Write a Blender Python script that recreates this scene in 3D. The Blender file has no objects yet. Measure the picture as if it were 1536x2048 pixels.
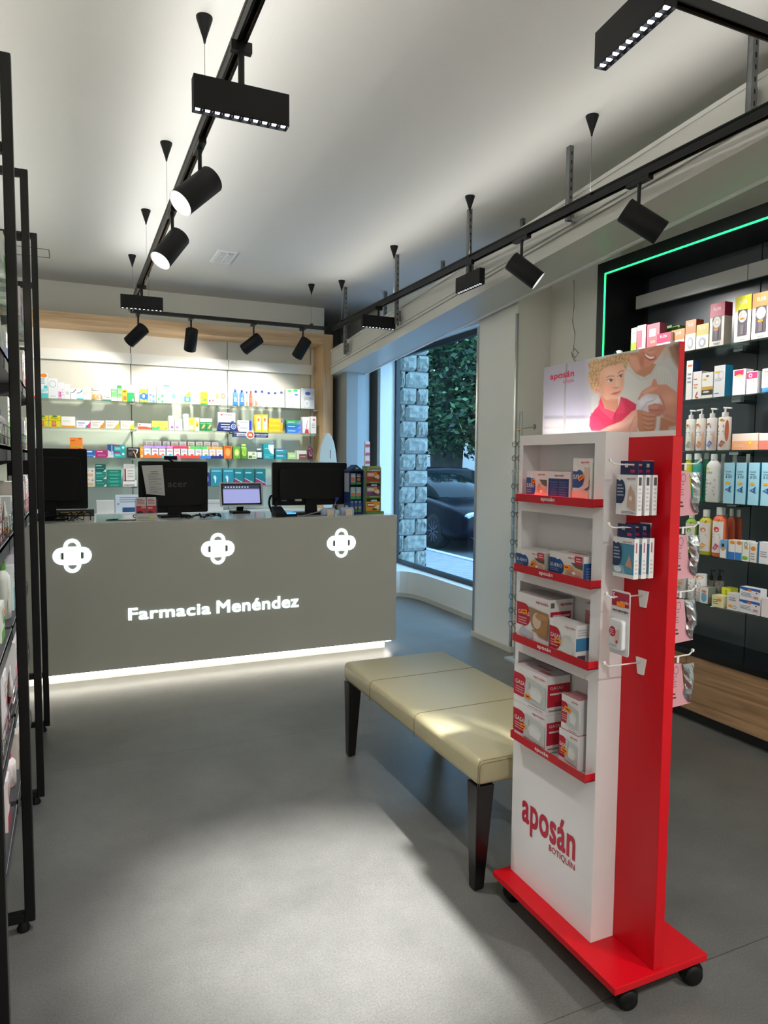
import bpy, bmesh, math, random
import numpy as np
from mathutils import Vector, Matrix, Euler
PI = math.pi
random.seed(7)
S = bpy.context.scene
COL = S.collection

# ------------------------------------------------------------------ camera
F_PX, CX, CY, HCAM = 1400.0, 768.0, 1024.0, 1.5
def _cam_basis():
    a = np.array([140. - CX, -(919. - CY), -F_PX]); a /= np.linalg.norm(a)
    b = np.array([3930. - CX, -(949. - CY), -F_PX]); b -= a * (a @ b); b /= np.linalg.norm(b)
    return np.stack([b, a, np.cross(b, a)])
RW = _cam_basis()
CAMP = np.array([0, 0, HCAM])
def P(x, y, ax, v):
    "point of the room plane ax=v that a pixel of the photo shows"
    d = RW @ np.array([x - CX, -(y - CY), -F_PX]); i = 'xyz'.index(ax)
    return CAMP + d * (v - CAMP[i]) / d[i]
def proj(p):
    q = RW.T @ (np.asarray(p, float) - CAMP)
    return CX + F_PX * q[0] / -q[2], CY - F_PX * q[1] / -q[2]
cam = bpy.data.cameras.new('camera'); co = bpy.data.objects.new('camera', cam); COL.objects.link(co)
M = Matrix([[*RW[0]], [*RW[1]], [*RW[2]]])
co.matrix_world = Matrix.Translation((0, 0, HCAM)) @ M.to_4x4()
cam.sensor_fit = 'VERTICAL'; cam.sensor_height = 36.0; cam.lens = 36.0 * F_PX / 2048.0
cam.clip_start = .02; cam.clip_end = 300
S.camera = co

# ------------------------------------------------------------------ view, world
S.view_settings.view_transform = 'Standard'; S.view_settings.look = 'None'
S.view_settings.gamma = 1; S.view_settings.use_curve_mapping = False
S.view_settings.exposure = 0.22
W = bpy.data.worlds.new('sky'); S.world = W; W.use_nodes = True
bg = W.node_tree.nodes['Background']; bg.inputs[0].default_value = (.36, .64, 1.0, 1); bg.inputs[1].default_value = 6.0
K_SPOT, K_BAR, K_UP, K_RAIL = 1.0, 1.0, 30, 21      # strengths of spot heads, ten-eye bars and the added ceiling fill

# ------------------------------------------------------------------ materials
def lin(c):
    if isinstance(c, str):
        c = [int(c[i:i + 2], 16) for i in (0, 2, 4)]
    return tuple(((v / 255) / 12.92 if v / 255 <= .04045 else ((v / 255 + .055) / 1.055) ** 2.4) for v in c)
MATS = {}
def mat(name, c=(200, 200, 200), rough=.5, metal=0, spec=.5, emit=0, ecol=None, coat=0, noise=0, nscale=20, bump=0, bscale=60, alpha=None):
    if name in MATS: return MATS[name]
    m = bpy.data.materials.new(name); m.use_nodes = True; MATS[name] = m
    nt = m.node_tree; b = nt.nodes['Principled BSDF']; L = lin(c)
    b.inputs['Base Color'].default_value = (*L, 1); b.inputs['Roughness'].default_value = rough
    b.inputs['Metallic'].default_value = metal; b.inputs['Specular IOR Level'].default_value = spec
    b.inputs['Coat Weight'].default_value = coat
    if emit:
        b.inputs['Emission Color'].default_value = (*(lin(ecol) if ecol else L), 1); b.inputs['Emission Strength'].default_value = emit
    if noise or bump:
        tc = nt.nodes.new('ShaderNodeTexCoord')
    if noise:
        n = nt.nodes.new('ShaderNodeTexNoise'); n.inputs['Scale'].default_value = nscale; n.inputs['Detail'].default_value = 6
        nt.links.new(tc.outputs['Object'], n.inputs['Vector'])
        r = nt.nodes.new('ShaderNodeMapRange'); r.inputs[1].default_value = .3; r.inputs[2].default_value = .7
        r.inputs[3].default_value = 1 - noise; r.inputs[4].default_value = 1 + noise
        mx = nt.nodes.new('ShaderNodeVectorMath'); mx.operation = 'SCALE'; mx.inputs[0].default_value = L
        nt.links.new(n.outputs[0], r.inputs[0]); nt.links.new(r.outputs[0], mx.inputs['Scale'])
        nt.links.new(mx.outputs[0], b.inputs['Base Color'])
    if bump:
        n2 = nt.nodes.new('ShaderNodeTexNoise'); n2.inputs['Scale'].default_value = bscale; n2.inputs['Detail'].default_value = 5
        nt.links.new(tc.outputs['Object'], n2.inputs['Vector'])
        bp = nt.nodes.new('ShaderNodeBump'); bp.inputs['Strength'].default_value = bump; bp.inputs['Distance'].default_value = .01
        nt.links.new(n2.outputs[0], bp.inputs['Height']); nt.links.new(bp.outputs[0], b.inputs['Normal'])
    return m
def cm(hexcol):
    "card or plastic print colour"
    return mat('print_' + hexcol, hexcol, rough=.45)
def emat(name, col, strength):
    return mat(name, col, emit=strength)
def glassmat(name, tint=(235, 250, 245), refl=.08, rough=0.0, power=3, top=.9):
    if name in MATS: return MATS[name]
    m = bpy.data.materials.new(name); m.use_nodes = True; MATS[name] = m; nt = m.node_tree
    for n in list(nt.nodes): nt.nodes.remove(n)
    o = nt.nodes.new('ShaderNodeOutputMaterial'); t = nt.nodes.new('ShaderNodeBsdfTransparent'); g = nt.nodes.new('ShaderNodeBsdfGlossy')
    t.inputs[0].default_value = (*lin(tint), 1); g.inputs['Roughness'].default_value = rough
    lw = nt.nodes.new('ShaderNodeLayerWeight'); lw.inputs[0].default_value = .35
    mr = nt.nodes.new('ShaderNodeMapRange'); mr.inputs[3].default_value = refl; mr.inputs[4].default_value = top
    pw = nt.nodes.new('ShaderNodeMath'); pw.operation = 'POWER'; pw.inputs[1].default_value = power
    mx = nt.nodes.new('ShaderNodeMixShader')
    nt.links.new(lw.outputs['Facing'], pw.inputs[0]); nt.links.new(pw.outputs[0], mr.inputs[0]); nt.links.new(mr.outputs[0], mx.inputs[0])
    nt.links.new(t.outputs[0], mx.inputs[1]); nt.links.new(g.outputs[0], mx.inputs[2]); nt.links.new(mx.outputs[0], o.inputs[0])
    return m
def floor_mat():
    m = bpy.data.materials.new('floor_slabs'); m.use_nodes = True; nt = m.node_tree; b = nt.nodes['Principled BSDF']
    tc = nt.nodes.new('ShaderNodeTexCoord')
    n1 = nt.nodes.new('ShaderNodeTexNoise'); n1.inputs['Scale'].default_value = 2.2; n1.inputs['Detail'].default_value = 8; n1.inputs['Roughness'].default_value = .65
    n2 = nt.nodes.new('ShaderNodeTexNoise'); n2.inputs['Scale'].default_value = 160; n2.inputs['Detail'].default_value = 3
    for n in (n1, n2): nt.links.new(tc.outputs['Object'], n.inputs['Vector'])
    r1 = nt.nodes.new('ShaderNodeMapRange'); r1.inputs[1].default_value = .3; r1.inputs[2].default_value = .7; r1.inputs[3].default_value = .80; r1.inputs[4].default_value = 1.2
    r2 = nt.nodes.new('ShaderNodeMapRange'); r2.inputs[1].default_value = .3; r2.inputs[2].default_value = .7; r2.inputs[3].default_value = .82; r2.inputs[4].default_value = 1.18
    mu = nt.nodes.new('ShaderNodeMath'); mu.operation = 'MULTIPLY'
    # slab joints: 1.12 m across, lines every 2.2 m deep, as the photo shows them
    sep = nt.nodes.new('ShaderNodeSeparateXYZ'); nt.links.new(tc.outputs['Object'], sep.inputs[0])
    def joint(src, off, period):
        a = nt.nodes.new('ShaderNodeMath'); a.operation = 'ADD'; a.inputs[1].default_value = off; nt.links.new(src, a.inputs[0])
        w = nt.nodes.new('ShaderNodeMath'); w.operation = 'PINGPONG'; w.inputs[1].default_value = period / 2; nt.links.new(a.outputs[0], w.inputs[0])
        c = nt.nodes.new('ShaderNodeMath'); c.operation = 'LESS_THAN'; c.inputs[1].default_value = .0016; nt.links.new(w.outputs[0], c.inputs[0]); return c
    j = joint(sep.outputs[1], 20 * 2.2 - 1.44, 2.2)
    k = nt.nodes.new('ShaderNodeMapRange'); k.inputs[3].default_value = 1; k.inputs[4].default_value = .45; nt.links.new(j.outputs[0], k.inputs[0])
    mu2 = nt.nodes.new('ShaderNodeMath'); mu2.operation = 'MULTIPLY'
    sc = nt.nodes.new('ShaderNodeVectorMath'); sc.operation = 'SCALE'; sc.inputs[0].default_value = lin((100, 100, 97))
    nt.links.new(n1.outputs[0], r1.inputs[0]); nt.links.new(n2.outputs[0], r2.inputs[0]); nt.links.new(r1.outputs[0], mu.inputs[0]); nt.links.new(r2.outputs[0], mu.inputs[1])
    nt.links.new(mu.outputs[0], mu2.inputs[0]); nt.links.new(k.outputs[0], mu2.inputs[1]); nt.links.new(mu2.outputs[0], sc.inputs['Scale']); nt.links.new(sc.outputs[0], b.inputs['Base Color'])
    b.inputs['Roughness'].default_value = .36; b.inputs['Specular IOR Level'].default_value = .5
    bp = nt.nodes.new('ShaderNodeBump'); bp.inputs['Strength'].default_value = .12; bp.inputs['Distance'].default_value = .004
    nt.links.new(n2.outputs[0], bp.inputs['Height']); nt.links.new(bp.outputs[0], b.inputs['Normal'])
    return m
def wood_mat(name, c1, c2, axis='x', rough=.5, scale=1.0):
    if name in MATS: return MATS[name]
    m = bpy.data.materials.new(name); m.use_nodes = True; MATS[name] = m; nt = m.node_tree; b = nt.nodes['Principled BSDF']
    tc = nt.nodes.new('ShaderNodeTexCoord'); mp = nt.nodes.new('ShaderNodeMapping')
    sc = {'x': (.8, 14, 14), 'y': (14, .8, 14), 'z': (14, 14, .8)}[axis]
    mp.inputs['Scale'].default_value = [v * scale for v in sc]
    n = nt.nodes.new('ShaderNodeTexNoise'); n.inputs['Scale'].default_value = 1.6; n.inputs['Detail'].default_value = 8; n.inputs['Distortion'].default_value = 1.2
    cr = nt.nodes.new('ShaderNodeValToRGB'); cr.color_ramp.elements[0].color = (*lin(c1), 1); cr.color_ramp.elements[1].color = (*lin(c2), 1)
    cr.color_ramp.elements[0].position = .32; cr.color_ramp.elements[1].position = .68
    nt.links.new(tc.outputs['Object'], mp.inputs[0]); nt.links.new(mp.outputs[0], n.inputs['Vector']); nt.links.new(n.outputs[0], cr.inputs[0]); nt.links.new(cr.outputs[0], b.inputs['Base Color'])
    b.inputs['Roughness'].default_value = rough
    return m
BLACK = mat('black_satin_metal', (8, 8, 9), rough=.4, spec=.35)
BLACKM = mat('black_matt_plastic', (9, 9, 10), rough=.6, spec=.3)
STEEL = mat('galvanised_steel', (120, 122, 122), rough=.45, metal=.6, noise=.15, nscale=30)
CHROME = mat('chrome', (210, 210, 212), rough=.15, metal=1)
WHITEP = mat('white_paint', (232, 231, 223), rough=.6, bump=.05)
WALLP = mat('wall_paint', (232, 231, 221), rough=.7, bump=.08, bscale=120)
CEILP = mat('ceiling_paint', (214, 212, 206), rough=.85, bump=.06, bscale=90)
ALU = mat('white_aluminium', (208, 207, 200), rough=.4, metal=.1)
GREEN_EDGE = glassmat('shelf_glass', (238, 249, 244), refl=.05)
CLEAR = glassmat('clear_plastic', (240, 243, 245), refl=.1, rough=.12)
WOODL = wood_mat('oak_cross_grain', (196, 158, 116), (222, 188, 146), 'x')
WOODZ = wood_mat('oak_upright_grain', (196, 158, 116), (222, 188, 146), 'z')
WOODY = wood_mat('oak_drawer_grain', (142, 108, 76), (186, 150, 112), 'y', scale=1.3)

# ------------------------------------------------------------------ mesh builder
class MB:
    def __init__(s): s.v = []; s.f = []; s.m = []; s.mats = []; s.smooth = []
    def mi(s, m):
        if isinstance(m, str): m = cm(m)
        if m not in s.mats: s.mats.append(m)
        return s.mats.index(m)
    def add(s, vs, fs, m, sm=False):
        k = len(s.v); i = s.mi(m); s.v += [tuple(map(float, v)) for v in vs]
        for f in fs: s.f.append([q + k for q in f]); s.m.append(i); s.smooth.append(sm)
    def box(s, x0, y0, z0, x1, y1, z1, m, mt=None):
        vs = [(x0, y0, z0), (x1, y0, z0), (x1, y1, z0), (x0, y1, z0), (x0, y0, z1), (x1, y0, z1), (x1, y1, z1), (x0, y1, z1)]
        fs = [(0, 3, 2, 1), (4, 5, 6, 7), (0, 1, 5, 4), (2, 3, 7, 6), (3, 0, 4, 7), (1, 2, 6, 5)]
        if mt is None: s.add(vs, fs, m)
        else:   # mt: dict face->material  b,t,front(-y),back,left,right
            for f, key in zip(fs, 'btfklr'): s.add([vs[i] for i in f], [(0, 1, 2, 3)], mt.get(key, m))
        return s
    def hexa(s, lo, hi, m):
        "lo, hi: four points each (ccw seen from above)"
        s.add(list(lo) + list(hi), [(3, 2, 1, 0), (4, 5, 6, 7), (0, 1, 5, 4), (1, 2, 6, 5), (2, 3, 7, 6), (3, 0, 4, 7)], m); return s
    def bar(s, a, b, w, h, m, up=(0, 0, 1)):
        a = Vector(a); b = Vector(b); d = (b - a).normalized(); u = Vector(up)
        if abs(d.dot(u)) > .98: u = Vector((0, 1, 0))
        r = d.cross(u).normalized() * w / 2; t = r.cross(d).normalized() * h / 2
        vs = [a - r - t, a + r - t, a + r + t, a - r + t, b - r - t, b + r - t, b + r + t, b - r + t]
        s.add(vs, [(0, 1, 2, 3), (7, 6, 5, 4), (0, 4, 5, 1), (1, 5, 6, 2), (2, 6, 7, 3), (3, 7, 4, 0)], m); return s
    def lathe(s, prof, m, c=(0, 0, 0), ax=(0, 0, 1), n=20, sx=1, sy=1, cap=True):
        "prof: (radius, height) pairs along ax from c"
        ax = Vector(ax).normalized(); q = ax.to_track_quat('Z', 'Y'); c = Vector(c); vs = []; fs = []
        for r, h in prof:
            for k in range(n):
                t = 2 * PI * k / n; vs.append(c + q @ Vector((r * math.cos(t) * sx, r * math.sin(t) * sy, h)))
        for j in range(len(prof) - 1):
            for k in range(n): fs.append((j * n + k, j * n + (k + 1) % n, (j + 1) * n + (k + 1) % n, (j + 1) * n + k))
        s.add(vs, fs, m, True)
        if cap:
            s.add(vs[:n], [tuple(range(n - 1, -1, -1))], m); s.add(vs[-n:], [tuple(range(n))], m)
        return s
    def tube(s, pts, r, m, n=8):
        pts = [Vector(p) for p in pts]; vs = []; fs = []
        for i, p in enumerate(pts):
            d = (pts[min(i + 1, len(pts) - 1)] - pts[max(i - 1, 0)]).normalized()
            q = d.to_track_quat('Z', 'Y')
            for k in range(n):
                t = 2 * PI * k / n; vs.append(p + q @ Vector((r * math.cos(t), r * math.sin(t), 0)))
        for j in range(len(pts) - 1):
            for k in range(n): fs.append((j * n + k, j * n + (k + 1) % n, (j + 1) * n + (k + 1) % n, (j + 1) * n + k))
        fs.append(tuple(range(n - 1, -1, -1))); fs.append(tuple(len(vs) - n + k for k in range(n)))
        s.add(vs, fs, m, True); return s
    def poly(s, pts, m): s.add(pts, [tuple(range(len(pts)))], m); return s
    def prism(s, pts2, z0, z1, m, fr=None):
        "outline in x,z extruded along y from z0 to z1 unless fr maps (a,b,t) to a point"
        fr = fr or (lambda a, b, t: (a, t, b)); n = len(pts2)
        vs = [fr(a, b, z0) for a, b in pts2] + [fr(a, b, z1) for a, b in pts2]
        fs = [tuple(range(n - 1, -1, -1)), tuple(range(n, 2 * n))] + [(i, (i + 1) % n, n + (i + 1) % n, n + i) for i in range(n)]
        s.add(vs, fs, m); return s
    def build(s, name, parent=None, loc=None, rz=0, bevel=0, seg=2, subs=0):
        me = bpy.data.meshes.new(name); me.from_pydata(s.v, [], s.f); me.update()
        for m in s.mats: me.materials.append(m)
        me.polygons.foreach_set('material_index', s.m); me.polygons.foreach_set('use_smooth', s.smooth)
        bm = bmesh.new(); bm.from_mesh(me); bmesh.ops.recalc_face_normals(bm, faces=bm.faces) if not getattr(s, 'keep', 0) else None
        bm.to_mesh(me); bm.free()
        o = bpy.data.objects.new(name, me); COL.objects.link(o)
        if loc is not None: o.location = loc
        o.rotation_euler.z = rz
        if parent is not None: o.parent = parent
        if bevel:
            md = o.modifiers.new('bevel', 'BEVEL'); md.width = bevel; md.segments = seg; md.limit_method = 'ANGLE'; md.angle_limit = .6
        if subs:
            md = o.modifiers.new('sub', 'SUBSURF'); md.levels = md.render_levels = subs
        return o
LABELS = {}
def tag(o, label, cat, group=None):
    n = len(label.split())
    if not 4 <= n <= 16 or label in LABELS: print('LABEL', n, label)
    LABELS[label] = 1
    o['label'] = label; o['category'] = cat
    if group: o['group'] = group
    return o
def thing(name, label, cat, loc=(0, 0, 0), rz=0, group=None):
    o = bpy.data.objects.new(name, None); COL.objects.link(o); o.location = loc; o.rotation_euler.z = rz
    o.empty_display_size = .05
    return tag(o, label, cat, group)
def struct(o): o['kind'] = 'structure'; return o

# ------------------------------------------------------------------ lettering
_TX = {}
def text2d(txt, bold=0.0, res=2):
    k = (txt, bold, res)
    if k in _TX: return _TX[k]
    cu = bpy.data.curves.new('t', 'FONT'); cu.body = txt; cu.size = 1; cu.offset = bold; cu.resolution_u = res; cu.fill_mode = 'FRONT'; cu.space_character = 1.06
    ob = bpy.data.objects.new('t', cu); COL.objects.link(ob)
    dg = bpy.context.evaluated_depsgraph_get(); me = bpy.data.meshes.new_from_object(ob.evaluated_get(dg))
    vs = [(v.co.x, v.co.y) for v in me.vertices]; fs = [tuple(p.vertices) for p in me.polygons]
    bpy.data.objects.remove(ob); bpy.data.curves.remove(cu); bpy.data.meshes.remove(me)
    xs = [v[0] for v in vs]; ys = [v[1] for v in vs]
    _TX[k] = (vs, fs, min(xs), max(xs), min(ys), max(ys)); return _TX[k]
def put_text(mb, txt, m, x0, y0, x1, y1, fn, bold=0.0, res=2):
    "fit the text into a rectangle; fn(a,b) -> 3D point"
    vs, fs, ax, bx, ay, by = text2d(txt, 0, res)
    sx, sy = (x1 - x0) / (bx - ax + 2 * bold), (y1 - y0) / (by - ay + 2 * bold)
    o_, a_, b_ = (Vector(fn(x0, y0)), Vector(fn(x1, y0)), Vector(fn(x0, y1))); nrm = (a_ - o_).cross(b_ - o_).normalized()
    kk = 0
    for ox, oy in (((0, 0), (-1, -1), (1, -1), (-1, 1), (1, 1), (1, 0), (-1, 0)) if bold else ((0, 0),)):
        kk += 1; off = nrm * ((kk - 4) * 7e-5 if bold else 0)
        mb.add([Vector(fn(x0 + (v[0] - ax + bold * (1 + ox)) * sx, y0 + (v[1] - ay + bold * (1 + oy)) * sy)) + off for v in vs], fs, m)

# ------------------------------------------------------------------ artwork on a rectangle
def art(mb, spec, fn, step=.0004):
    """spec items: ('r',x0,y0,x1,y1,col) ('e',cx,cy,rx,ry,col) ('p',[(x,y)..],col) ('t',text,x0,y0,x1,y1,col[,bold]) ('l',x0,y0,x1,y1,n,col)
    fn(u,v,k) gives the point at u,v (0..1) lifted by k"""
    k = 0
    for it in spec:
        k += step; t = it[0]
        if t == 'r':
            _, a, b, c, d, col = it; mb.poly([fn(a, b, k), fn(c, b, k), fn(c, d, k), fn(a, d, k)], col)
        elif t == 'e':
            _, cx, cy, rx, ry, col = it; mb.poly([fn(min(1, max(0, cx + rx * math.cos(q * PI / 12))), min(1, max(0, cy + ry * math.sin(q * PI / 12))), k) for q in range(24)], col)
        elif t == 'p': mb.poly([fn(a, b, k) for a, b in it[1]], it[2])
        elif t == 't': put_text(mb, it[1], it[6], it[2], it[3], it[4], it[5], lambda a, b, k=k: fn(a, b, k), it[7] if len(it) > 7 else 0.0)
        elif t == 'l':
            _, a, b, c, d, n, col = it
            for i in range(n):
                y = b + (d - b) * (i + .5) / n; h = (d - b) / n * .22; w = c - (c - a) * (.0, .12, .05, .3)[i % 4]
                mb.poly([fn(a, y - h, k), fn(w, y - h, k), fn(w, y + h, k), fn(a, y + h, k)], col)
        elif t == 'ring':
            _, cx, cy, rx, ry, th, col = it; N = 28
            for q in range(N):
                a0 = q * 2 * PI / N; a1 = (q + 1) * 2 * PI / N
                mb.poly([fn(cx + rx * math.cos(a0), cy + ry * math.sin(a0), k), fn(cx + rx * math.cos(a1), cy + ry * math.sin(a1), k),
                         fn(cx + rx * (1 - th) * math.cos(a1), cy + ry * (1 - th) * math.sin(a1), k), fn(cx + rx * (1 - th) * math.cos(a0), cy + ry * (1 - th) * math.sin(a0), k)], col)
def sticker(parent, w, h, u, v, col='ff8c14', sw=.028, sh=.011, tilt=.0, y=-.0035):
    mb = MB(); c, s_ = math.cos(tilt), math.sin(tilt); cx = (u - .5) * w; cz = v * h
    pt = lambda a, b, k=0: (cx + a * c - b * s_, y - k, cz + a * s_ + b * c)
    o_ = [(-sw / 2, -sh / 2), (sw * .4, -sh / 2), (sw / 2, -sh * .2), (sw / 2, sh / 2), (-sw / 2, sh / 2)]
    mb.prism([(a, b) for a, b in o_], 0, .0006, col, lambda a, b, t: pt(a, b, t))
    mb.poly([pt(-sw * .3, -sh * .12, .001), pt(sw * .3, -sh * .12, .001), pt(sw * .3, sh * .18, .001), pt(-sw * .3, sh * .18, .001)], '7a3a10')
    mb.build('price_sticker', parent)

# ------------------------------------------------------------------ goods
def carton(name, label, cat, loc, rz, w, h, d, col, spec=(), side=None, top=None, group=None, sside=(), stop=(), stick=None, yaw=0):
    "origin at the middle of the front bottom edge; front looks along local -y"
    mb = MB(); side = side or col; top = top or side
    mb.box(-w / 2, 0, 0, w / 2, d, h, col, {'l': side, 'r': side, 't': top, 'k': side, 'b': side})
    art(mb, spec, lambda u, v, k: ((u - .5) * w, -k, v * h))
    art(mb, sside, lambda u, v, k: (w / 2 + k, u * d, v * h))
    art(mb, sside, lambda u, v, k: (-w / 2 - k, (1 - u) * d, v * h))
    art(mb, stop, lambda u, v, k: ((u - .5) * w, v * d, h + k))
    o = mb.build(name, None, loc, rz + yaw); tag(o, label, cat, group)
    if stick: sticker(o, w, h, *stick)
    return o
def bottle(name, label, cat, loc, rz, w, h, col, cap='f4f4f2', capr=.35, caph=.14, spec=(), group=None, flat=.6, neck=.16, label_col=None, lab=(.12, .66), pump=None, mat_=None, stick=None):
    "body, cap and front label; flat = depth over width"
    body = mat_ or cm(col) ; r = w / 2; t = MB(); bh = h * (1 - caph)
    t.lathe([(r * .86, 0), (r, .02 * h), (r, bh * (1 - neck * 1.3)), (r * .93, bh * (1 - neck * .8)), (r * .62, bh * (1 - neck * .3)), (r * capr * .9, bh)], body, (0, r * flat, 0), sy=flat, n=24)
    o = bpy.data.objects.new(name, None); COL.objects.link(o); o.location = loc; o.rotation_euler.z = rz; tag(o, label, cat, group)
    t.build('body', o)
    c = MB()
    if pump:
        c.lathe([(r * capr, bh * .995), (r * capr, bh + h * caph * .42), (r * .13, bh + h * caph * .45), (r * .13, bh + h * caph * .85)], cap, (0, r * flat, 0), n=16)
        c.bar((-r * .25 * pump, r * flat, h * .985), (r * .95 * pump, r * flat, h * .965), r * .34, h * .035, cap)
        c.build('pump', o, bevel=.001)
    else:
        c.lathe([(r * capr, bh), (r * capr * 1.02, h * .99), (r * capr * .9, h)], cap, (0, r * flat, 0), n=18); c.build('cap', o)
    if label_col or spec:
        l = MB(); N = 10; lo, hi = lab[0] * h, lab[1] * h
        def fn(u, v, k):
            a = (u - .5) * 2.2; rr = 1 + (k + .0006) / r
            return (r * rr * math.sin(a), r * flat - r * flat * rr * math.cos(a) - k, lo + v * (hi - lo))
        if label_col:
            for q in range(N): l.poly([fn(q / N, 0, 0), fn((q + 1) / N, 0, 0), fn((q + 1) / N, 1, 0), fn(q / N, 1, 0)], label_col)
        art(l, spec, fn, .0006)
        l.build('label', o)
    if stick: sticker(o, w, h, *stick)
    return o
def softtube(name, label, cat, loc, rz, w, h, col, cap, spec=(), group=None, stick=None):
    "squeeze tube standing on its cap: flat crimp above, round cap below"
    o = bpy.data.objects.new(name, None); COL.objects.link(o); o.location = loc; o.rotation_euler.z = rz; tag(o, label, cat, group)
    t = MB(); n = 16; vs = []; r = w / 2
    lv = [(.17, .8, .42), (.22, 1, .5), (.6, 1, .36), (.9, 1, .1), (1, 1, .03)]
    for hh, a, b in lv:
        for k in range(n):
            q = 2 * PI * k / n; vs.append((r * a * math.cos(q), r * .5 + r * b * math.sin(q), hh * h))
    fs = [(j * n + k, j * n + (k + 1) % n, (j + 1) * n + (k + 1) % n, (j + 1) * n + k) for j in range(len(lv) - 1) for k in range(n)]
    fs += [tuple(range(n - 1, -1, -1)), tuple((len(lv) - 1) * n + k for k in range(n))]
    t.add(vs, fs, col, True)
    def fn(u, v, k): return ((u - .5) * w * .9, r * .5 - r * (.5 - .44 * v) * (1 - (2 * u - 1) ** 2 * .55) - .001 - k, h * (.22 + .76 * v))
    art(t, spec, fn, .0006); t.build('body', o)
    c = MB(); c.lathe([(r * .78, 0), (r * .84, .01 * h), (r * .78, .18 * h)], cap, (0, r * .5, 0), sy=.6, n=18); c.build('cap', o)
    if stick: sticker(o, w, h, *stick)
    return o
def pouch(name, label, cat, loc, rz, w, h, col, capc, spec=(), group=None):
    "standing drink pouch with a screw cap"
    o = bpy.data.objects.new(name, None); COL.objects.link(o); o.location = loc; o.rotation_euler.z = rz; tag(o, label, cat, group)
    t = MB(); n = 16; r = w / 2; lv = [(0, .94, .55), (.05, 1, .6), (.5, .9, .5), (.7, .92, .32), (.84, .75, .12), (.88, .4, .1)]; vs = []
    for hh, a, b in lv:
        for k in range(n):
            q = 2 * PI * k / n; vs.append((r * a * math.cos(q), r * .6 + r * b * math.sin(q), hh * h))
    fs = [(j * n + k, j * n + (k + 1) % n, (j + 1) * n + (k + 1) % n, (j + 1) * n + k) for j in range(len(lv) - 1) for k in range(n)]
    fs += [tuple(range(n - 1, -1, -1)), tuple((len(lv) - 1) * n + k for k in range(n))]
    t.add(vs, fs, col, True)
    fn = lambda u, v, k: ((u - .5) * w * .8, -.0015 - k, h * (.06 + .6 * v)); art(t, spec, fn, .0006); t.build('bag', o)
    c = MB(); c.lathe([(r * .42, h * .87), (r * .42, h * .99), (r * .34, h)], capc, (0, r * .6, 0), n=14); c.build('cap', o)
    return o

# ================================================================== THE ROOM
ZC = 3.345
m = MB(); m.box(-1.0, -2.6, -.1, 3.655, 9.6, 0, floor_mat()); struct(m.build('floor'))
m = MB(); m.box(-1.0, -2.6, ZC, 3.75, 9.6, ZC + .1, CEILP); struct(m.build('ceiling'))
m = MB(); m.box(-1.0, -2.6, 0, -.85, 9.6, ZC, WALLP); struct(m.build('wall_left'))
m = MB(); m.box(-.85, 8.15, 0, 2.84, 8.3, ZC, WALLP); m.box(2.84, 9.3, 0, 3.6, 9.45, ZC, mat('dim_grey_paint', (120, 122, 120), rough=.7)); m.box(2.78, 8.3, 0, 2.84, 9.3, ZC, WALLP); struct(m.build('wall_back'))
m = MB(); m.box(-.85, -2.6, 0, 3.75, -2.45, ZC, WALLP); struct(m.build('wall_front'))
YW0, YW1, XW = 5.15, 7.70, 3.48; ZS = .285
m = MB()
m.box(3.68, -2.45, 0, 3.75, 3.83, ZC, WALLP); m.box(XW, 3.83, 0, 3.75, YW0, ZC, WALLP)
m.box(3.165, 4.575, 0, XW, YW0, 2.9, WHITEP)
m.box(XW, YW0, 2.785, 3.64, YW1, ZC, WALLP)
m.box(XW, YW1, 0, 3.64, 9.45, ZC, WALLP)
struct(m.build('wall_right'))
# low wall under the window, bending into the room at its far end
curve = [(XW - .012, YW0), (3.468, 6.5), (3.462, 6.68), (3.442, 6.83), (3.40, 6.93), (3.337, 6.995), (3.25, 7.02), (2.9, 7.03)]
m = MB(); lo = [(x, y, 0) for x, y in curve] + [(2.9, 7.45, 0), (3.33, 7.57, 0), (3.48, 7.57, 0), (3.48, 7.70, 0), (3.64, 7.70, 0), (3.64, YW0, 0)]
n = len(lo); m.add(lo + [(x, y, ZS - .006) for x, y, z in lo], [tuple(range(n - 1, -1, -1)), tuple(range(n, 2 * n))] + [(i, (i + 1) % n, n + (i + 1) % n, n + i) for i in range(n)], WALLP)
o = struct(m.build('wall_window'))
m = MB(); n = len(lo); m.add([(x, y, ZS - .0055) for x, y, z in lo] + [(x, y, ZS) for x, y, z in lo], [tuple(range(n - 1, -1, -1)), tuple(range(n, 2 * n))] + [(i, (i + 1) % n, n + (i + 1) % n, n + i) for i in range(n)], mat('white_sill', (225, 225, 222), rough=.3)); struct(m.build('trim_1'))
def skirt(name, pts, h=.045, t=.012):
    m = MB()
    for (a, b) in zip(pts[:-1], pts[1:]):
        m.bar((a[0], a[1], h / 2), (b[0], b[1], h / 2), t, h, mat('skirting_cream', (200, 196, 180), rough=.4))
    struct(m.build(name))
skirt('baseboard_window', [(x - .006, y) for x, y in curve])
skirt('baseboard_pillar', [(XW, 5.156), (3.155, 5.156), (3.155, 4.568), (XW, 4.568)])
m = MB()
for yy in (4.582, 5.143): m.box(3.155, yy - .012, .045, 3.17, yy + .012, ZC - .7, mat('brushed_aluminium', (190, 192, 196), rough=.25, metal=1))
struct(m.build('trim_2'))
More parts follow.
